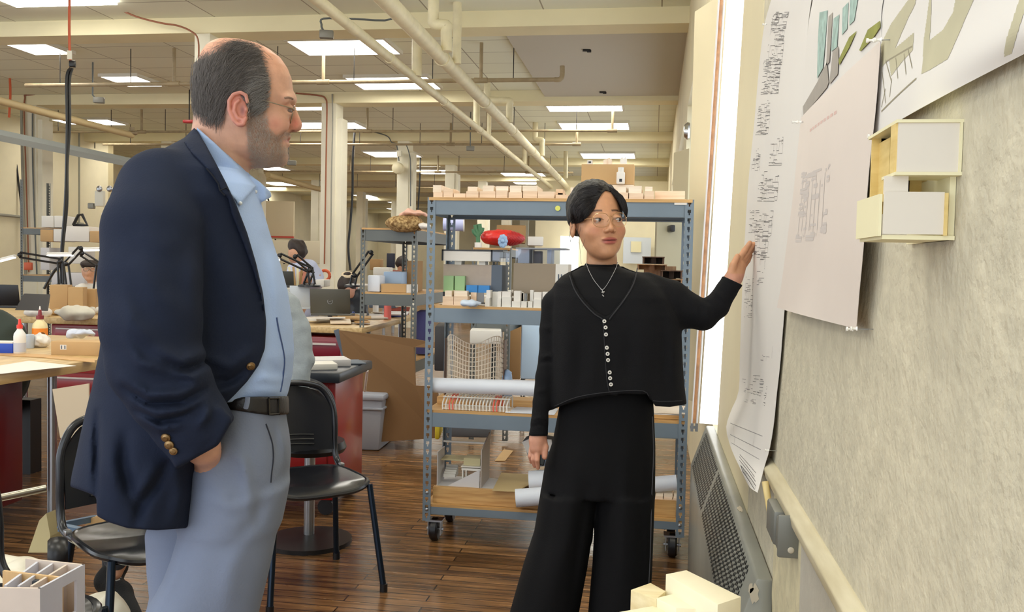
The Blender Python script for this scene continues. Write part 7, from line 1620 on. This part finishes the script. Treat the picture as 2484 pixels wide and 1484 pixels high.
def w_body(p):
    d = loft(p, keysof(wf, [(655, 1420, 1500, -.05, .06), (690, 1370, 1590, -.07, .08), (760, 1365, 1600, -.09, .08), (900, 1380, 1590, -.09, .08), (1100, 1370, 1570, -.08, .08)]))
    d = smin(d, chain(p, [wc_(1395, 720, 0, .025), wc_(1350, 770, 0, .020), wc_(1332, 860, -.02, .018), wc_(1320, 940, -.038, .015), wc_(1309, 1030, -.056, .016), wc_(1306, 1050, -.058, .020)]), .02)
    d = smin(d, chain(p, [wc_(1570, 715, 0, .028), wc_(1640, 738, 0, .028), wc_(1703, 762, -.013, .022), wc_(1740, 738, -.01, .020), wc_(1774, 688, .0, .020)]), .02)
    d = smin(d, w_handlow(p)+.0045, .008); d = smin(d, w_handup(p)+.0045, .008)
    d = smin(d, chain(p, [wc_(1410, 1060, 0, .05), wc_(1345, 1484, 0, .05), (WL(1320, 1484)[0], 0, .06, .04)]), .03); d = smin(d, chain(p, [wc_(1520, 1060, 0, .05), wc_(1508, 1484, 0, .05), (WL(1500, 1484)[0], 0, .06, .04)]), .03)
    return smin(d, w_neck(p), .01)
zk_ = WL(1460, 648)[2]
def w_bodycol(p):
    c = np.repeat(np.array(s2l(206, 148, 122))[None], len(p), 0); return c
sd_multi('body', [(w_top, (HC[0]-.12, -.16, zk_), (HC[0]+.12, .16, HC[2]+.14), .0019)], skin_m, wt_, w_col) if False else None
def _hands_box(a, b): return a, b
sd_multi('body', [(w_top, (HC[0]-.12, -.16, zk_), (HC[0]+.12, .16, HC[2]+.14), .0016), (w_handup, (WL(1750, 700)[0], -.06, WL(1770, 700)[2]), (WL(1845, 600)[0], .09, WL(1800, 570)[2]), .0022), (w_handlow, (WL(1270, 1100)[0], -.12, WL(1300, 1145)[2]), (WL(1335, 1100)[0], -.0, WL(1300, 1050)[2]), .0022),
                  (w_body, (-.45, -.2, .02), (.5, .2, zk_+.02), .009)], skin_m, wt_, lambda p: np.where((p[:, 2] > zk_-.01)[:, None], w_col(p), w_bodycol(p)))
# eyes, glasses
for s_ in (-1, 1):
    c_ = fromh((s_*.031, -.0742, .001)); e = MB().sphere(tuple(c_), .0110*HS, 16, 12).build('eye', mat('eye_white', s2l(215, 205, 198), .2), wt_, smooth=True)
    g_ = fromh((s_*.031+.0038, -.0838, -.0002)); MB().sphere(tuple(g_), .0050, 12, 8, (1, .40, 1)).build('iris', mat('iris_dark', s2l(34, 22, 18), .1), e, smooth=True)
gold = mat('gold_wire', s2l(205, 165, 120), .25, .9); gw = MB()
gw.tube([fromh((-.0035, -.1015, .006)), fromh((0, -.103, .009)), fromh((.0035, -.1015, .006))], .0008, 6)
g0 = gw.build('glasses', gold, wt_, smooth=True, label='thin gold framed glasses'); m_ = MB()
for s_ in (-1, 1):
    rim = [fromh((s_*.0275+.0235*math.copysign(abs(math.cos(a))**.85, math.cos(a)), -.1015+.35*abs(s_*.0275+.0235*math.cos(a))**2*9, -.003+.0200*math.copysign(abs(math.sin(a))**.85, math.sin(a)))) for a in np.arange(0, 2*PI, PI/16)]
    m_.tube(rim, .00085, 6, closed=True); MB().add(rim, [tuple(range(len(rim)))]).build('lens', MATS['spectacle_lens'], g0)
    m_.tube([fromh((s_*.0505, -.0945, .004)), fromh((s_*.060, -.078, .004)), fromh((s_*.070, -.02, .004)), fromh((s_*.076, .02, .0))], .0010, 6)
    m_.tube([fromh((s_*.006, -.102, -.002)), fromh((s_*.009, -.096, -.008))], .0006, 5)
m_.build('rim', gold, g0, smooth=True)
def onto(f, pts, lift=.0006):
    P = np.array([list(q) for q in pts], np.float32)
    for _ in range(5): P = P-(f(P)-lift)[:, None]*grad(f, P)
    return [Vector(q) for q in P]
for s_ in (-1, 1):
    P = onto(w_head, [fromh((s_*.031+x, -.095, z)) for x, z in ((-.0125, .0022), (-.006, .0040), (0, .0046), (.006, .0040), (.0125, .0020))], .0003); MB().tube(P, .0005, 5).build('lash_line', blackp, wt_, smooth=True)
# hair
hairk = mat('hair_black', s2l(17, 13, 14), .5, noise=.4, scale=60, bump=.5, bscale=180)
facep = [(1469, 462), (1460, 470), (1450, 487), (1443, 506), (1430, 522), (1412, 538), (1408, 548), (1407, 600), (1440, 650), (1530, 650), (1530, 545), (1519, 536), (1515, 518), (1507, 500), (1497, 480), (1482, 466)]
def w_hair(p):
    q = toh(p); px_, s = pix(wf, p)
    d = sd_ell(q, (-.002, .020, .040), (.080, .094, .090))*HS
    d = smin(d, sd_ell(q, (-.055, -.022, .030), (.030, .050, .045))*HS, .02); d = smin(d, sd_ell(q, (.050, -.030, .032), (.026, .045, .042))*HS, .02)
    d = smin(d, sd_ell(q, (0, .085, -.025), (.040, .040, .045))*HS, .02)
    n = vnoise(q*np.array([1, 1, .4], np.float32), 95, 3); d = d-.0022*n-.0012*vnoise(q*np.array([1, 1, .3], np.float32), 260, 5)
    d = smax(d, -np.maximum(sd_poly(px_, facep)*s, p[:, 1]-HC[1]-.02), .003)
    low = (-.002-.30*np.clip(q[:, 1]-.02, 0, 1)-q[:, 2])*HS
    d = smax(d, low, .006)
    return d
sd_obj('hair', w_hair, (HC[0]-.12, HC[1]-.14, HC[2]-.10), (HC[0]+.13, HC[1]+.16, HC[2]+.15), .0023, hairk, wt_)
def w_scalp(p): return w_hair(p)
sideL = [(1468, 450), (1440, 448), (1405, 475), (1388, 510), (1388, 540), (1408, 540), (1428, 520), (1442, 500), (1458, 470)]
sideR = [(1472, 450), (1495, 460), (1515, 485), (1524, 525), (1518, 532), (1512, 510), (1500, 485), (1482, 464)]
def wdL(p): q, s = pix(wf, p); return np.stack([-.75+0*q[:, 0]-.2*(q[:, 1] < 480), 0*q[:, 0]+.1, -.35-.5*np.clip((q[:, 1]-470)/50, 0, 1)], 1).astype(np.float32)
def wdR(p): return np.tile(np.array([[.55, .1, -.85]], np.float32), (len(p), 1))
hs = mat('hair_sheen', s2l(28, 22, 23), .4)
strands('hair_strands', w_hair, hroots(700, sideL, wf, w_hair, (1385, 445, 1470, 545)), wdL, 7, .008, .0014, .0005, hs, wt_, jit=.12)
strands('hair_strands', w_hair, hroots(350, sideR, wf, w_hair, (1470, 448, 1526, 535)), wdR, 6, .007, .0014, .0005, hs, wt_, jit=.12)
wl_ = MB()
for pts, dd in (([(1392, 540), (1384, 560), (1383, 588)], -.02), ([(1388, 545), (1382, 565), (1386, 600)], 0), ([(1404, 545), (1401, 565), (1404, 592)], -.05), ([(1409, 550), (1405, 575), (1407, 605), (1410, 640)], -.05), ([(1400, 580), (1398, 600), (1402, 640)], .02), ([(1396, 585), (1393, 605), (1396, 630)], .03), ([(1413, 560), (1418, 578), (1413, 600)], -.055)):
    wl_.tube(smooth_path([WL(x, y_, dd) for x, y_ in pts], 5), .00045, 5)
wl_.build('loose_strands', hairk, wt_, label='loose wisps by the ear')
# top and cardigan
blk = cloth('black_knit', s2l(15, 15, 18), .9, .35, 420, .0); blk2 = cloth('black_jersey', s2l(11, 11, 14), .85, .15, 300, .0)
bdK = keysof(wf, [(640, 1418, 1502, -.052, .075), (650, 1400, 1522, -.065, .085), (660, 1382, 1552, -.08, .095), (672, 1362, 1580, -.09, .10), (690, 1346, 1606, -.10, .105), (720, 1340, 1628, -.118, .11), (760, 1338, 1645, -.13, .115), (800, 1337, 1652, -.135, .12), (880, 1336, 1655, -.14, .125), (930, 1336, 1659, -.145, .13), (966, 1336, 1664, -.15, .132), (1010, 1337, 1666, -.15, .133)])
sR = [wc_(1386, 708, .01, .044), wc_(1352, 740, .0, .044), wc_(1340, 800, -.01, .036), wc_(1335, 860, -.02, .0315), wc_(1325, 915, -.03, .0300), wc_(1316, 975, -.045, .0265), wc_(1309, 1030, -.056, .0245), wc_(1306, 1056, -.06, .0255), wc_(1306, 1075, -.062, .026)]
sL = [wc_(1568, 700, .01, .046), wc_(1625, 728, .005, .056), wc_(1665, 752, -.005, .050), wc_(1705, 764, -.015, .0415), wc_(1738, 742, -.012, .0345), wc_(1762, 704, -.004, .0290), wc_(1777, 680, .0, .0285), wc_(1786, 664, .004, .028)]
hemP = [(1300, 996), (1337, 995), (1360, 985), (1400, 971), (1440, 963), (1476, 957), (1496, 960), (1500, 955), (1570, 956), (1590, 985), (1625, 987), (1661, 981), (1700, 975), (1700, 1200), (1300, 1200)]
vP = [(1384, 640), (1388, 672), (1397, 695), (1409, 714), (1426, 735), (1446, 754), (1468, 768), (1481, 762), (1498, 742), (1516, 718), (1530, 694), (1540, 662), (1542, 636), (1500, 600), (1420, 600)]
cuffU = (np.array((1752, 668)), np.array((1799, 690)))
def w_card(p):
    q, s = pix(wf, p); d = loft(p, bdK, 2.35)
    for pts, r, a in (([(1380, 720), (1375, 850), (1365, 975)], .02, .006), ([(1405, 800), (1408, 900), (1398, 970)], .014, -.005), ([(1440, 820), (1440, 960)], .015, .005), ([(1550, 760), (1560, 870), (1555, 955)], .02, .006), ([(1600, 740), (1610, 860), (1605, 985)], .018, -.007), ([(1630, 780), (1640, 980)], .016, .006), ([(1520, 800), (1525, 950)], .015, -.004), ([(1540, 700), (1600, 720), (1640, 780)], .02, .005)):
        d = d+foldp(wf, q, s, p, pts, r, a)
    e = chain(p, sR, .005)
    for pts, r, a in (([(1308, 868), (1330, 862), (1352, 868)], .006, .005), ([(1306, 882), (1330, 876), (1350, 884)], .005, -.004), ([(1290, 1018), (1310, 1012), (1330, 1020)], .006, .005), ([(1300, 950), (1325, 945)], .008, .004), ([(1318, 790), (1340, 800)], .01, .004), ([(1288, 1036), (1310, 1030), (1330, 1036)], .004, -.004)): e = e+foldp(wf, q, s, p, pts, r, a, .1)
    e = smax(e, (q[:, 1]-1057)*s, .002)
    d = smin(d, e, .010)
    g = chain(p, sL, .006)
    for pts, r, a in (([(1668, 712), (1690, 745), (1690, 790)], .009, .006), ([(1690, 722), (1715, 745), (1722, 790)], .008, .006), ([(1708, 725), (1725, 745)], .006, -.005), ([(1735, 705), (1760, 730)], .007, .005), ([(1640, 700), (1650, 760)], .012, .005)): g = g+foldp(wf, q, s, p, pts, r, a, .1)
    a_, b_ = cuffU; n = np.array((b_[1]-a_[1], -(b_[0]-a_[0])), float); n /= np.linalg.norm(n); n = n if n[1] < 0 else -n
    g = smax(g, ((q-a_)@n)*s, .002)
    d = smin(d, g, .02)
    d = smax(d, -(sd_poly(q, hemP)*s)-0.0, .002) if False else smax(d, -np.maximum(sd_poly(q, hemP)*s, (1320-q[:, 0])*s+.012), .003)
    d = smax(d, -np.maximum(sd_poly(q, vP)*s, p[:, 1]-.02), .002)
    return smax(d, -(w_neck(p)-.010), .003)
sd_obj('cardigan', w_card, (-.28, -.25, WL(1460, 1075)[2]), (WL(1810, 700)[0]+.02, .2, WL(1460, 620)[2]), .0036, blk, wt_, lip=2.0)
def w_shirt(p):
    d = loft(p, bdK, 2.35)+.010; q, s = pix(wf, p)
    col = smax(w_neck(p)-.0045, (p[:, 2]-WL(1460, 642)[2])*1.0-.25*(np.abs(p[:, 0]-wn0[0]))**1.0*.3, .002); d = smin(d, col, .010)
    return smax(smax(d, -(p[:, 2]-WL(1460, 800)[2]), .003), -(w_neck(p)-.0015), .001)
sd_obj('mock_neck_top', w_shirt, (-.2, -.15, WL(1460, 805)[2]), (.22, .13, WL(1460, 625)[2]), .0025, blk2, wt_, lip=2.0)
def hits(f, pts, n=4, lift=0.0, fig=None): return [hit(fig or wf, f, q.x, q.y, lift) for q in smooth_path([(x, y_, 0) for x, y_ in pts], n)]
trim_m = mat('trim_black', s2l(38, 38, 42), .8)
m_ = MB(); m_.tube(hits(w_card, [(1382, 668), (1392, 698), (1406, 722), (1424, 744), (1444, 763), (1461, 774), (1464, 790)], 4, .0005), .0020, 5); m_.tube(hits(w_card, [(1546, 650), (1540, 680), (1528, 706), (1508, 736), (1486, 764), (1478, 775)], 4, .0005), .0020, 5)
m_.tube(hits(w_card, [(1464, 790), (1467, 850), (1472, 920), (1478, 950)], 3, .0003), .0012, 5); m_.tube(hits(w_card, [(1345, 985), (1400, 963), (1476, 951), (1560, 948), (1585, 972), (1655, 972)], 4, .0003), .0013, 5); m_.build('trim_seam', trim_m, wt_, label='raised seam along the neckline and hem')
shell = mat('shell_button', s2l(225, 222, 214), .2)
for k, (x, y_) in enumerate(((1466, 779), (1469, 794), (1470, 811), (1472, 843), (1474, 858), (1475, 873), (1479, 903), (1480, 917), (1482, 932))):
    q = hit(wf, w_card, x, y_, .0005); b_ = MB().lathe([(.0052, 0), (.0052, .0022), (.0035, .0025), (.0028, .0016), (0, .0016)], tuple(q), 16, Matrix.Rotation(PI/2, 3, 'X')).build('button', shell, wt_, smooth=True)
    MB().lathe([(.0018, .0017), (0, .0021)], tuple(q), 8, Matrix.Rotation(PI/2, 3, 'X')).build('button_eye', blackp, b_)
silver = mat('silver_chain', s2l(195, 195, 200), .25, .9)
def w_chestf(p): return np.minimum(w_shirt(p), w_neck(p)-.004)
P = hits(w_chestf, [(1422, 638), (1428, 655), (1440, 678), (1452, 694), (1461, 704)], 8, .0012)+hits(w_chestf, [(1461, 704), (1470, 694), (1482, 674), (1494, 650), (1498, 636)], 8, .0012)
nk = MB(); [nk.sphere(tuple(q), .0014, 6, 4) for q in P]; nk.tube(P, .0008, 5); nk_ = nk.build('necklace', silver, wt_, label='thin silver chain necklace')
m_ = MB()
for (a, b, c, d_) in ((1461, 704, 1463, 712), (1457, 700, 1460, 703), (1459, 709, 1467, 708), (1461, 715, 1465, 719)): m_.tube([hit(wf, w_chestf, a, b, .002), hit(wf, w_chestf, c, d_, .002)], .0013, 6)
m_.build('pendant', silver, nk_)
# trousers
tk = [(940, 1366, 1582, -.10, .10), (987, 1357, 1586, -.105, .11), (1077, 1340, 1590, -.11, .12), (1130, 1322, 1590, -.11, .12), (1195, 1312, 1589, -.11, .12)]
def w_trous(p):
    d = loft(p, keysof(wf, tk), 2.3)
    lg = loft(p, keysof(wf, [(1190, 1312, 1452, -.11, .12), (1290, 1296, 1438, -.115, .12), (1370, 1270, 1425, -.12, .12), (1484, 1238, 1404, -.125, .13), (1600, 1205, 1385, -.13, .13), (1755, 1165, 1372, -.14, .14)]), 2.3)
    rg = loft(p, keysof(wf, [(1190, 1444, 1589, -.11, .12), (1290, 1441, 1585, -.115, .12), (1370, 1437, 1582, -.12, .12), (1484, 1427, 1576, -.125, .13), (1755, 1400, 1590, -.14, .14)]), 2.3)
    d = smin(d, np.minimum(lg, rg), .006)
    for pts, r, a in (([(1400, 1100), (1375, 1300), (1330, 1484)], .02, .008), ([(1350, 1150), (1330, 1300), (1285, 1484)], .018, -.007), ([(1520, 1050), (1515, 1250), (1505, 1484)], .02, .008), ([(1560, 1100), (1558, 1300), (1550, 1484)], .014, -.006), ([(1425, 1180), (1405, 1300), (1380, 1484)], .012, -.006), ([(1470, 1180), (1468, 1400)], .014, -.006)):
        d = d+foldp(wf, *pix(wf, p), p, pts, r, a)
    return d
sd_obj('trousers', w_trous, (-.42, -.17, .03), (.22, .17, WL(1460, 935)[2]), .006, blk2, wt_, lip=2.0)
m_ = MB(); m_.tube(hits(w_trous, [(1582, 1010), (1585, 1100), (1581, 1200), (1577, 1350), (1570, 1480)], 3, 0), .0016, 5); m_.build('side_seam', mat('seam_pale', s2l(84, 84, 88), .8), wt_)
for cx_ in (WL(1320, 1600)[0], WL(1500, 1600)[0]):
    sd_obj('shoe', lambda p, c=cx_: smax(smin(sd_ell(p, (c, .02, .04), (.042, .06, .05)), sd_ell(p, (c, -.09, .03), (.045, .09, .035)), .03), -p[:, 2]+.002, .004), (cx_-.07, -.2, 0), (cx_+.07, .1, .1), .006, leather, wt_)
# phone in the lowered hand
q = WL(1313, 1101, -.066); t = thing('phone', 'dark phone held in her lowered hand', 'phone', wf.W(q), wf.yaw); MB().box((0, 0, 0), (.024, .012, .062), R=Matrix.Rotation(.12, 3, 'Y')).build('case', blackp, t, bevel=.003); MB().box((0, -.0065, 0), (.020, .001, .055), R=Matrix.Rotation(.12, 3, 'Y')).build('screen', mat('screen_green', s2l(18, 32, 26), .1), t)

# ============ people further back ============
def far_person(lab, px, d, floor, parts, colf, group=None, extra=()):
    f = Fig(px, d, 'person', lab, 'person', group); 
    for (name, pr, m, h, k, nz) in parts:
        prim = pr(f)
        def fn(p, prim=prim, k=k, nz=nz):
            r = None
            for a in prim:
                e = chain(p, a[1], .01) if a[0] == 'c' else sd_ell(p, a[1], a[2])
                r = e if r is None else smin(r, e, k)
            return r-(nz*vnoise(p, 22, 3) if nz else 0)
        pts = np.array([np.array(v[:3])+s_*v[3] for a in prim if a[0] == 'c' for v in a[1] for s_ in (-1, 1)]+[np.array(a[1])+s_*np.array(a[2]) for a in prim if a[0] == 'e' for s_ in (-1, 1)])
        sd_obj(name, fn, pts.min(0)-.03, pts.max(0)+.03, h, m, f.t, color=(lambda p, c=colf: np.repeat(np.array(c)[None], len(p), 0)) if name == 'body' else None)
    return f
sk1 = s2l(205, 155, 125)
hb_ = mat('hair_brown', s2l(48, 36, 32), .6, noise=.4, scale=40)
# seated person in grey, behind the older man
greyk = cloth('grey_sweater', s2l(150, 158, 162), .9, .5, 150, .2, noise=.12, scale=30); jean = cloth('dark_denim', s2l(44, 46, 54), .85)
def F4(f, x, y_, dd, r): return f.c(x, y_, dd, r)
sf = far_person('person in a grey sweater seated behind the older man, wearing black trainers', 700, 4.2, 0, [
    ('body', lambda f: [('e', f.L(600, 690), (.085, .1, .12)), ('c', [f.c(615, 720, 0, .05), f.c(640, 770, 0, .1), f.c(665, 960, 0, .11)]), ('c', [f.c(690, 770, -.1, .045), f.c(728, 880, -.12, .038), f.c(722, 960, -.16, .026), f.c(714, 985, -.2, .028)]),
                        ('c', [f.c(716, 985, -.2, .020), f.c(712, 1002, -.22, .012), f.c(706, 1012, -.22, .009)]), ('c', [f.c(720, 985, -.2, .012), f.c(722, 1004, -.22, .009)]), ('c', [f.c(760, 985, 0, .07), f.c(470, 1010, -.55, .06), f.c(300, 1340, -.74, .03), f.c(280, 1390, -.78, .026)])], skin_m, .011, .02, 0),
    ('sweater', lambda f: [('c', [f.c(650, 735, 0, .11), f.c(660, 830, 0, .15), f.c(680, 950, 0, .14)]), ('c', [f.c(688, 745, -.06, .075), f.c(718, 800, -.09, .062), f.c(732, 870, -.12, .054), f.c(727, 935, -.15, .042), f.c(720, 962, -.17, .034)])], greyk, .009, .03, .006),
    ('jeans', lambda f: [('c', [f.c(745, 985, .02, .13), f.c(620, 1000, -.2, .10), f.c(430, 1020, -.55, .085), f.c(300, 1300, -.72, .056), f.c(283, 1352, -.77, .050)])], jean, .011, .03, .006)], sk1)
f = sf
trn = cloth('black_mesh_shoe', s2l(22, 24, 28), .7, .6, 250)
sc_ = Fig(285, 3.08, 'tmp_frame', 'x', 'x'); bpy.data.objects.remove(sc_.t)
def inS(px, py, d): q = ond(px, py, d)-f.o; return (float(q@f.R), float(q@f.F), float(q[2]))
S0, S1 = inS(280, 1300, 3.46), inS(276, 1385, 3.42)
sd_obj('sock', lambda p: sd_cap(p, S0, S1, .052, .040), np.minimum(S0, S1)-.08, np.maximum(S0, S1)+.08, .006, jean, f.t)
T0, T1, T2 = inS(262, 1408, 3.38), inS(290, 1440, 3.30), inS(322, 1500, 3.20)
def shoe_f(p): return smin(smin(sd_cap(p, inS(282, 1375, 3.42), T0, .044, .045), sd_cap(p, T0, T1, .045, .043), .02), sd_cap(p, T1, T2, .043, .036), .02)
sd_obj('trainer', shoe_f, np.minimum(T0, T2)-np.array([.1, .1, .06]), np.maximum(S1, T2)+np.array([.1, .1, .1]), .005, trn, f.t, label='black mesh trainer with a small white mark')
def hitS(px, py, lift=.0): 
    return hit(f, shoe_f, px, py, lift, 2.6)
m_ = MB()
for k in range(5): m_.tube([hitS(268+k*6, 1452+k*7, .001), hitS(282+k*6, 1446+k*7, .001)], .0022, 5)
m_.build('laces', mat('lace_grey', s2l(80, 84, 90), .8), f.t); m_ = MB(); m_.tube([hitS(281, 1408, .001), hitS(290, 1405, .001)], .004, 5); m_.tube([hitS(x, y_, .001) for x, y_ in ((274, 1412), (276, 1402), (284, 1397), (294, 1401))], .0015, 5); m_.build('heel_mark', paper, f.t)
t = thing('stool', 'stool under the seated person in grey', 'stool', (*f.o[:2]+RH[:2]*.12, 0)); t.location = (float(f.o[0]+RH[0]*.1), float(f.o[1]+RH[1]*.1+.02), 0); ROOTM[t.name] = Matrix.Translation(t.location)
sz_ = f.L(745, 985)[2]-.16
MB().lathe([(.16, sz_-.05), (.17, sz_-.03), (.16, sz_), (0, sz_)], (0, 0, 0), 24).build('seat', blackp, t, smooth=True); MB().cyl((0, 0, .03), (0, 0, sz_-.05), .025, 12).build('post', steel, t, smooth=True); MB().lathe([(.2, 0), (.2, .02), (.03, .04)], (0, 0, 0), 24).build('base', darkm, t, smooth=True)
# standing person with a bag strap
lil = cloth('lilac_shirt', s2l(190, 196, 222), .85, .3, 120)
def H_(f, px, py, r, dd=0): return [('e', f.L(px, py, dd), (r*.80, r*.95, r*1.22)), ('e', f.L(px-12, py+14, dd-.02), (r*.45, r*.5, r*.5))]
st = far_person('young person with dark hair standing in a pale shirt, looking down, dark bag strap', 732, 8.8, 0, [
    ('body', lambda f: [('e', f.L(718, 612), (.075, .085, .105)), ('e', f.L(713, 626), (.045, .05, .05)), ('e', f.L(709, 618), (.02, .02, .02)), ('c', [f.c(728, 625, 0, .045), f.c(734, 650, 0, .05)]), ('c', [f.c(735, 660, 0, .1), f.c(735, 760, 0, .12)]), ('c', [f.c(768, 660, 0, .05), f.c(772, 690, -.05, .04), f.c(745, 678, -.2, .03)]), ('c', [f.c(748, 676, -.2, .028), f.c(738, 668, -.24, .016), f.c(734, 662, -.25, .010)]), ('c', [f.c(748, 674, -.2, .018), f.c(742, 660, -.24, .010)]),
                        ('c', [f.c(720, 780, 0, .08), (f.L(720, 780)[0], 0, .1, .05)]), ('c', [f.c(750, 780, 0, .08), (f.L(750, 780)[0], 0, .1, .05)])], skin_m, .012, .02, 0),
    ('hair', lambda f: [('e', f.L(722, 600), (.088, .095, .075)), ('e', f.L(730, 610), (.06, .085, .08)), ('e', f.L(712, 590), (.05, .06, .04))], hb_, .009, .02, .012),
    ('shirt', lambda f: [('c', [f.c(735, 655, .02, .115), f.c(737, 700, .02, .13), f.c(737, 760, .02, .14)]), ('c', [f.c(757, 648, 0, .065), f.c(770, 672, 0, .062), f.c(770, 690, -.06, .05), f.c(757, 684, -.15, .042)]), ('c', [f.c(712, 655, 0, .06), f.c(702, 682, -.05, .05), f.c(716, 692, -.15, .04)])], lil, .010, .03, .008),
    ('trousers', lambda f: [('c', [f.c(737, 770, .02, .13), f.c(722, 800, 0, .09), (f.L(720, 800)[0], 0, .08, .07)]), ('c', [f.c(750, 790, 0, .09), (f.L(752, 800)[0], 0, .08, .07)])], jean, .014, .03, 0)], sk1)
m_ = MB(); m_.tube(smooth_path([st.L(744, 640, -.13), st.L(750, 618+30, -.14), st.L(746, 668, -.17), st.L(741, 690, -.17)], 4), .014, 6); m_.build('bag_strap', jean, st.t)
t = thing('papers_held', 'brown and cream sheets and cord held by the standing person', 'papers', st.W(st.L(722, 660, -.28)), st.yaw)
for k, (x, m__) in enumerate(((-.06, wcl), (-.03, card), (0, wcl), (.03, cardd), (.055, mat('pink_sheet', s2l(200, 130, 110), .6)))): MB().box((x, 0, -.05), (.022, .02, .20), R=Matrix.Rotation(.1*k-.2, 3, 'Y')).build('sheet', m__, t)
# bent-over person with a scrunchie
bk = cloth('black_top', s2l(22, 22, 26), .9)
bo = far_person('person bent over the laptop, dark hair tied with a beige scrunchie, black top', 842, 8.45, 0, [
    ('body', lambda f: [('e', f.L(842, 695), (.080, .09, .105)), ('e', f.L(851, 712, -.03), (.035, .04, .045)), ('c', [f.c(856, 700, .05, .045), f.c(866, 715, .1, .05)]), ('c', [f.c(850, 745, .1, .1), f.c(850, 830, .15, .12)]), ('c', [f.c(820, 740, 0, .04), f.c(812, 762, -.1, .03), f.c(822, 770, -.14, .025)])], skin_m, .011, .02, 0),
    ('hair', lambda f: [('e', f.L(841, 690), (.092, .095, .095)), ('e', f.L(843, 668), (.04, .05, .035))], hb_, .008, .03, .007),
    ('top', lambda f: [('c', [f.c(812, 722, .06, .07), f.c(865, 722, .08, .10), f.c(866, 790, .1, .13), f.c(860, 850, .12, .14)]), ('c', [f.c(812, 725, .04, .055), f.c(805, 760, -.06, .045)])], bk, .011, .03, .008)], s2l(214, 165, 145))
m_ = MB(); m_.tube([bo.L(843+11*math.cos(a), 667+5*math.sin(a), -.02-.03*math.sin(a)) for a in np.arange(0, 6.3, .35)], .018, 8, closed=False); m_.build('scrunchie', mat('scrunchie', s2l(225, 205, 175), .8, bump=.8, bscale=80), bo.t, smooth=True)
# person in glasses at the left
wh = cloth('white_top', s2l(225, 222, 215), .85)
gm = far_person('person with dark hair and glasses in a white top seated at the far left bench', 217, 9.6, 0, [
    ('body', lambda f: [('e', f.L(217, 656), (.078, .088, .11)), ('e', f.L(213, 664, -.08), (.018, .022, .02)), ('e', f.L(217, 676, -.04), (.04, .04, .03)), ('c', [f.c(222, 670, 0, .045), f.c(226, 700, 0, .05)]), ('c', [f.c(215, 730, 0, .1), f.c(215, 790, 0, .11)])], skin_m, .011, .02, 0),
    ('hair', lambda f: [('e', f.L(217, 645, .01), (.084, .094, .066)), ('e', f.L(236, 648, .02), (.03, .06, .06)), ('e', f.L(205, 640, -.03), (.05, .05, .03))], hb_, .008, .03, .010),
    ('top', lambda f: [('c', [f.c(196, 706, 0, .07), f.c(238, 700, 0, .08), f.c(218, 740, 0, .15), f.c(216, 800, 0, .15)]), ('c', [f.c(200, 700, -.05, .06), f.c(190, 722, -.12, .05)])], wh, .011, .03, .008)], sk1)
m_ = MB()
for x in (208, 225): m_.tube([gm.L(x+6.5*math.cos(a), 653+4.5*math.sin(a), -.092) for a in np.arange(0, 6.3, .4)], .0035, 5, closed=False)
m_.tube([gm.L(214, 652, -.094), gm.L(219, 652, -.094)], .003, 5); m_.build('glasses', wire, gm.t)
fp_ = far_person('person in a rust top seen from behind, far beyond the end-on rack', 976, 13, 0, [
    ('body', lambda f: [('e', f.L(976, 641), (.08, .09, .11)), ('c', [f.c(974, 655, 0, .05), f.c(968, 668, 0, .06)]), ('c', [f.c(965, 690, 0, .1), f.c(965, 740, 0, .12)])], skin_m, .014, .02, 0),
    ('hair', lambda f: [('e', f.L(975, 637), (.095, .10, .10))], hb_, .011, .02, .008),
    ('top', lambda f: [('c', [f.c(945, 668, 0, .08), f.c(985, 668, 0, .08), f.c(965, 700, 0, .17), f.c(965, 750, 0, .17)])], cloth('rust_top', s2l(140, 70, 58)), .014, .03, .008)], sk1)
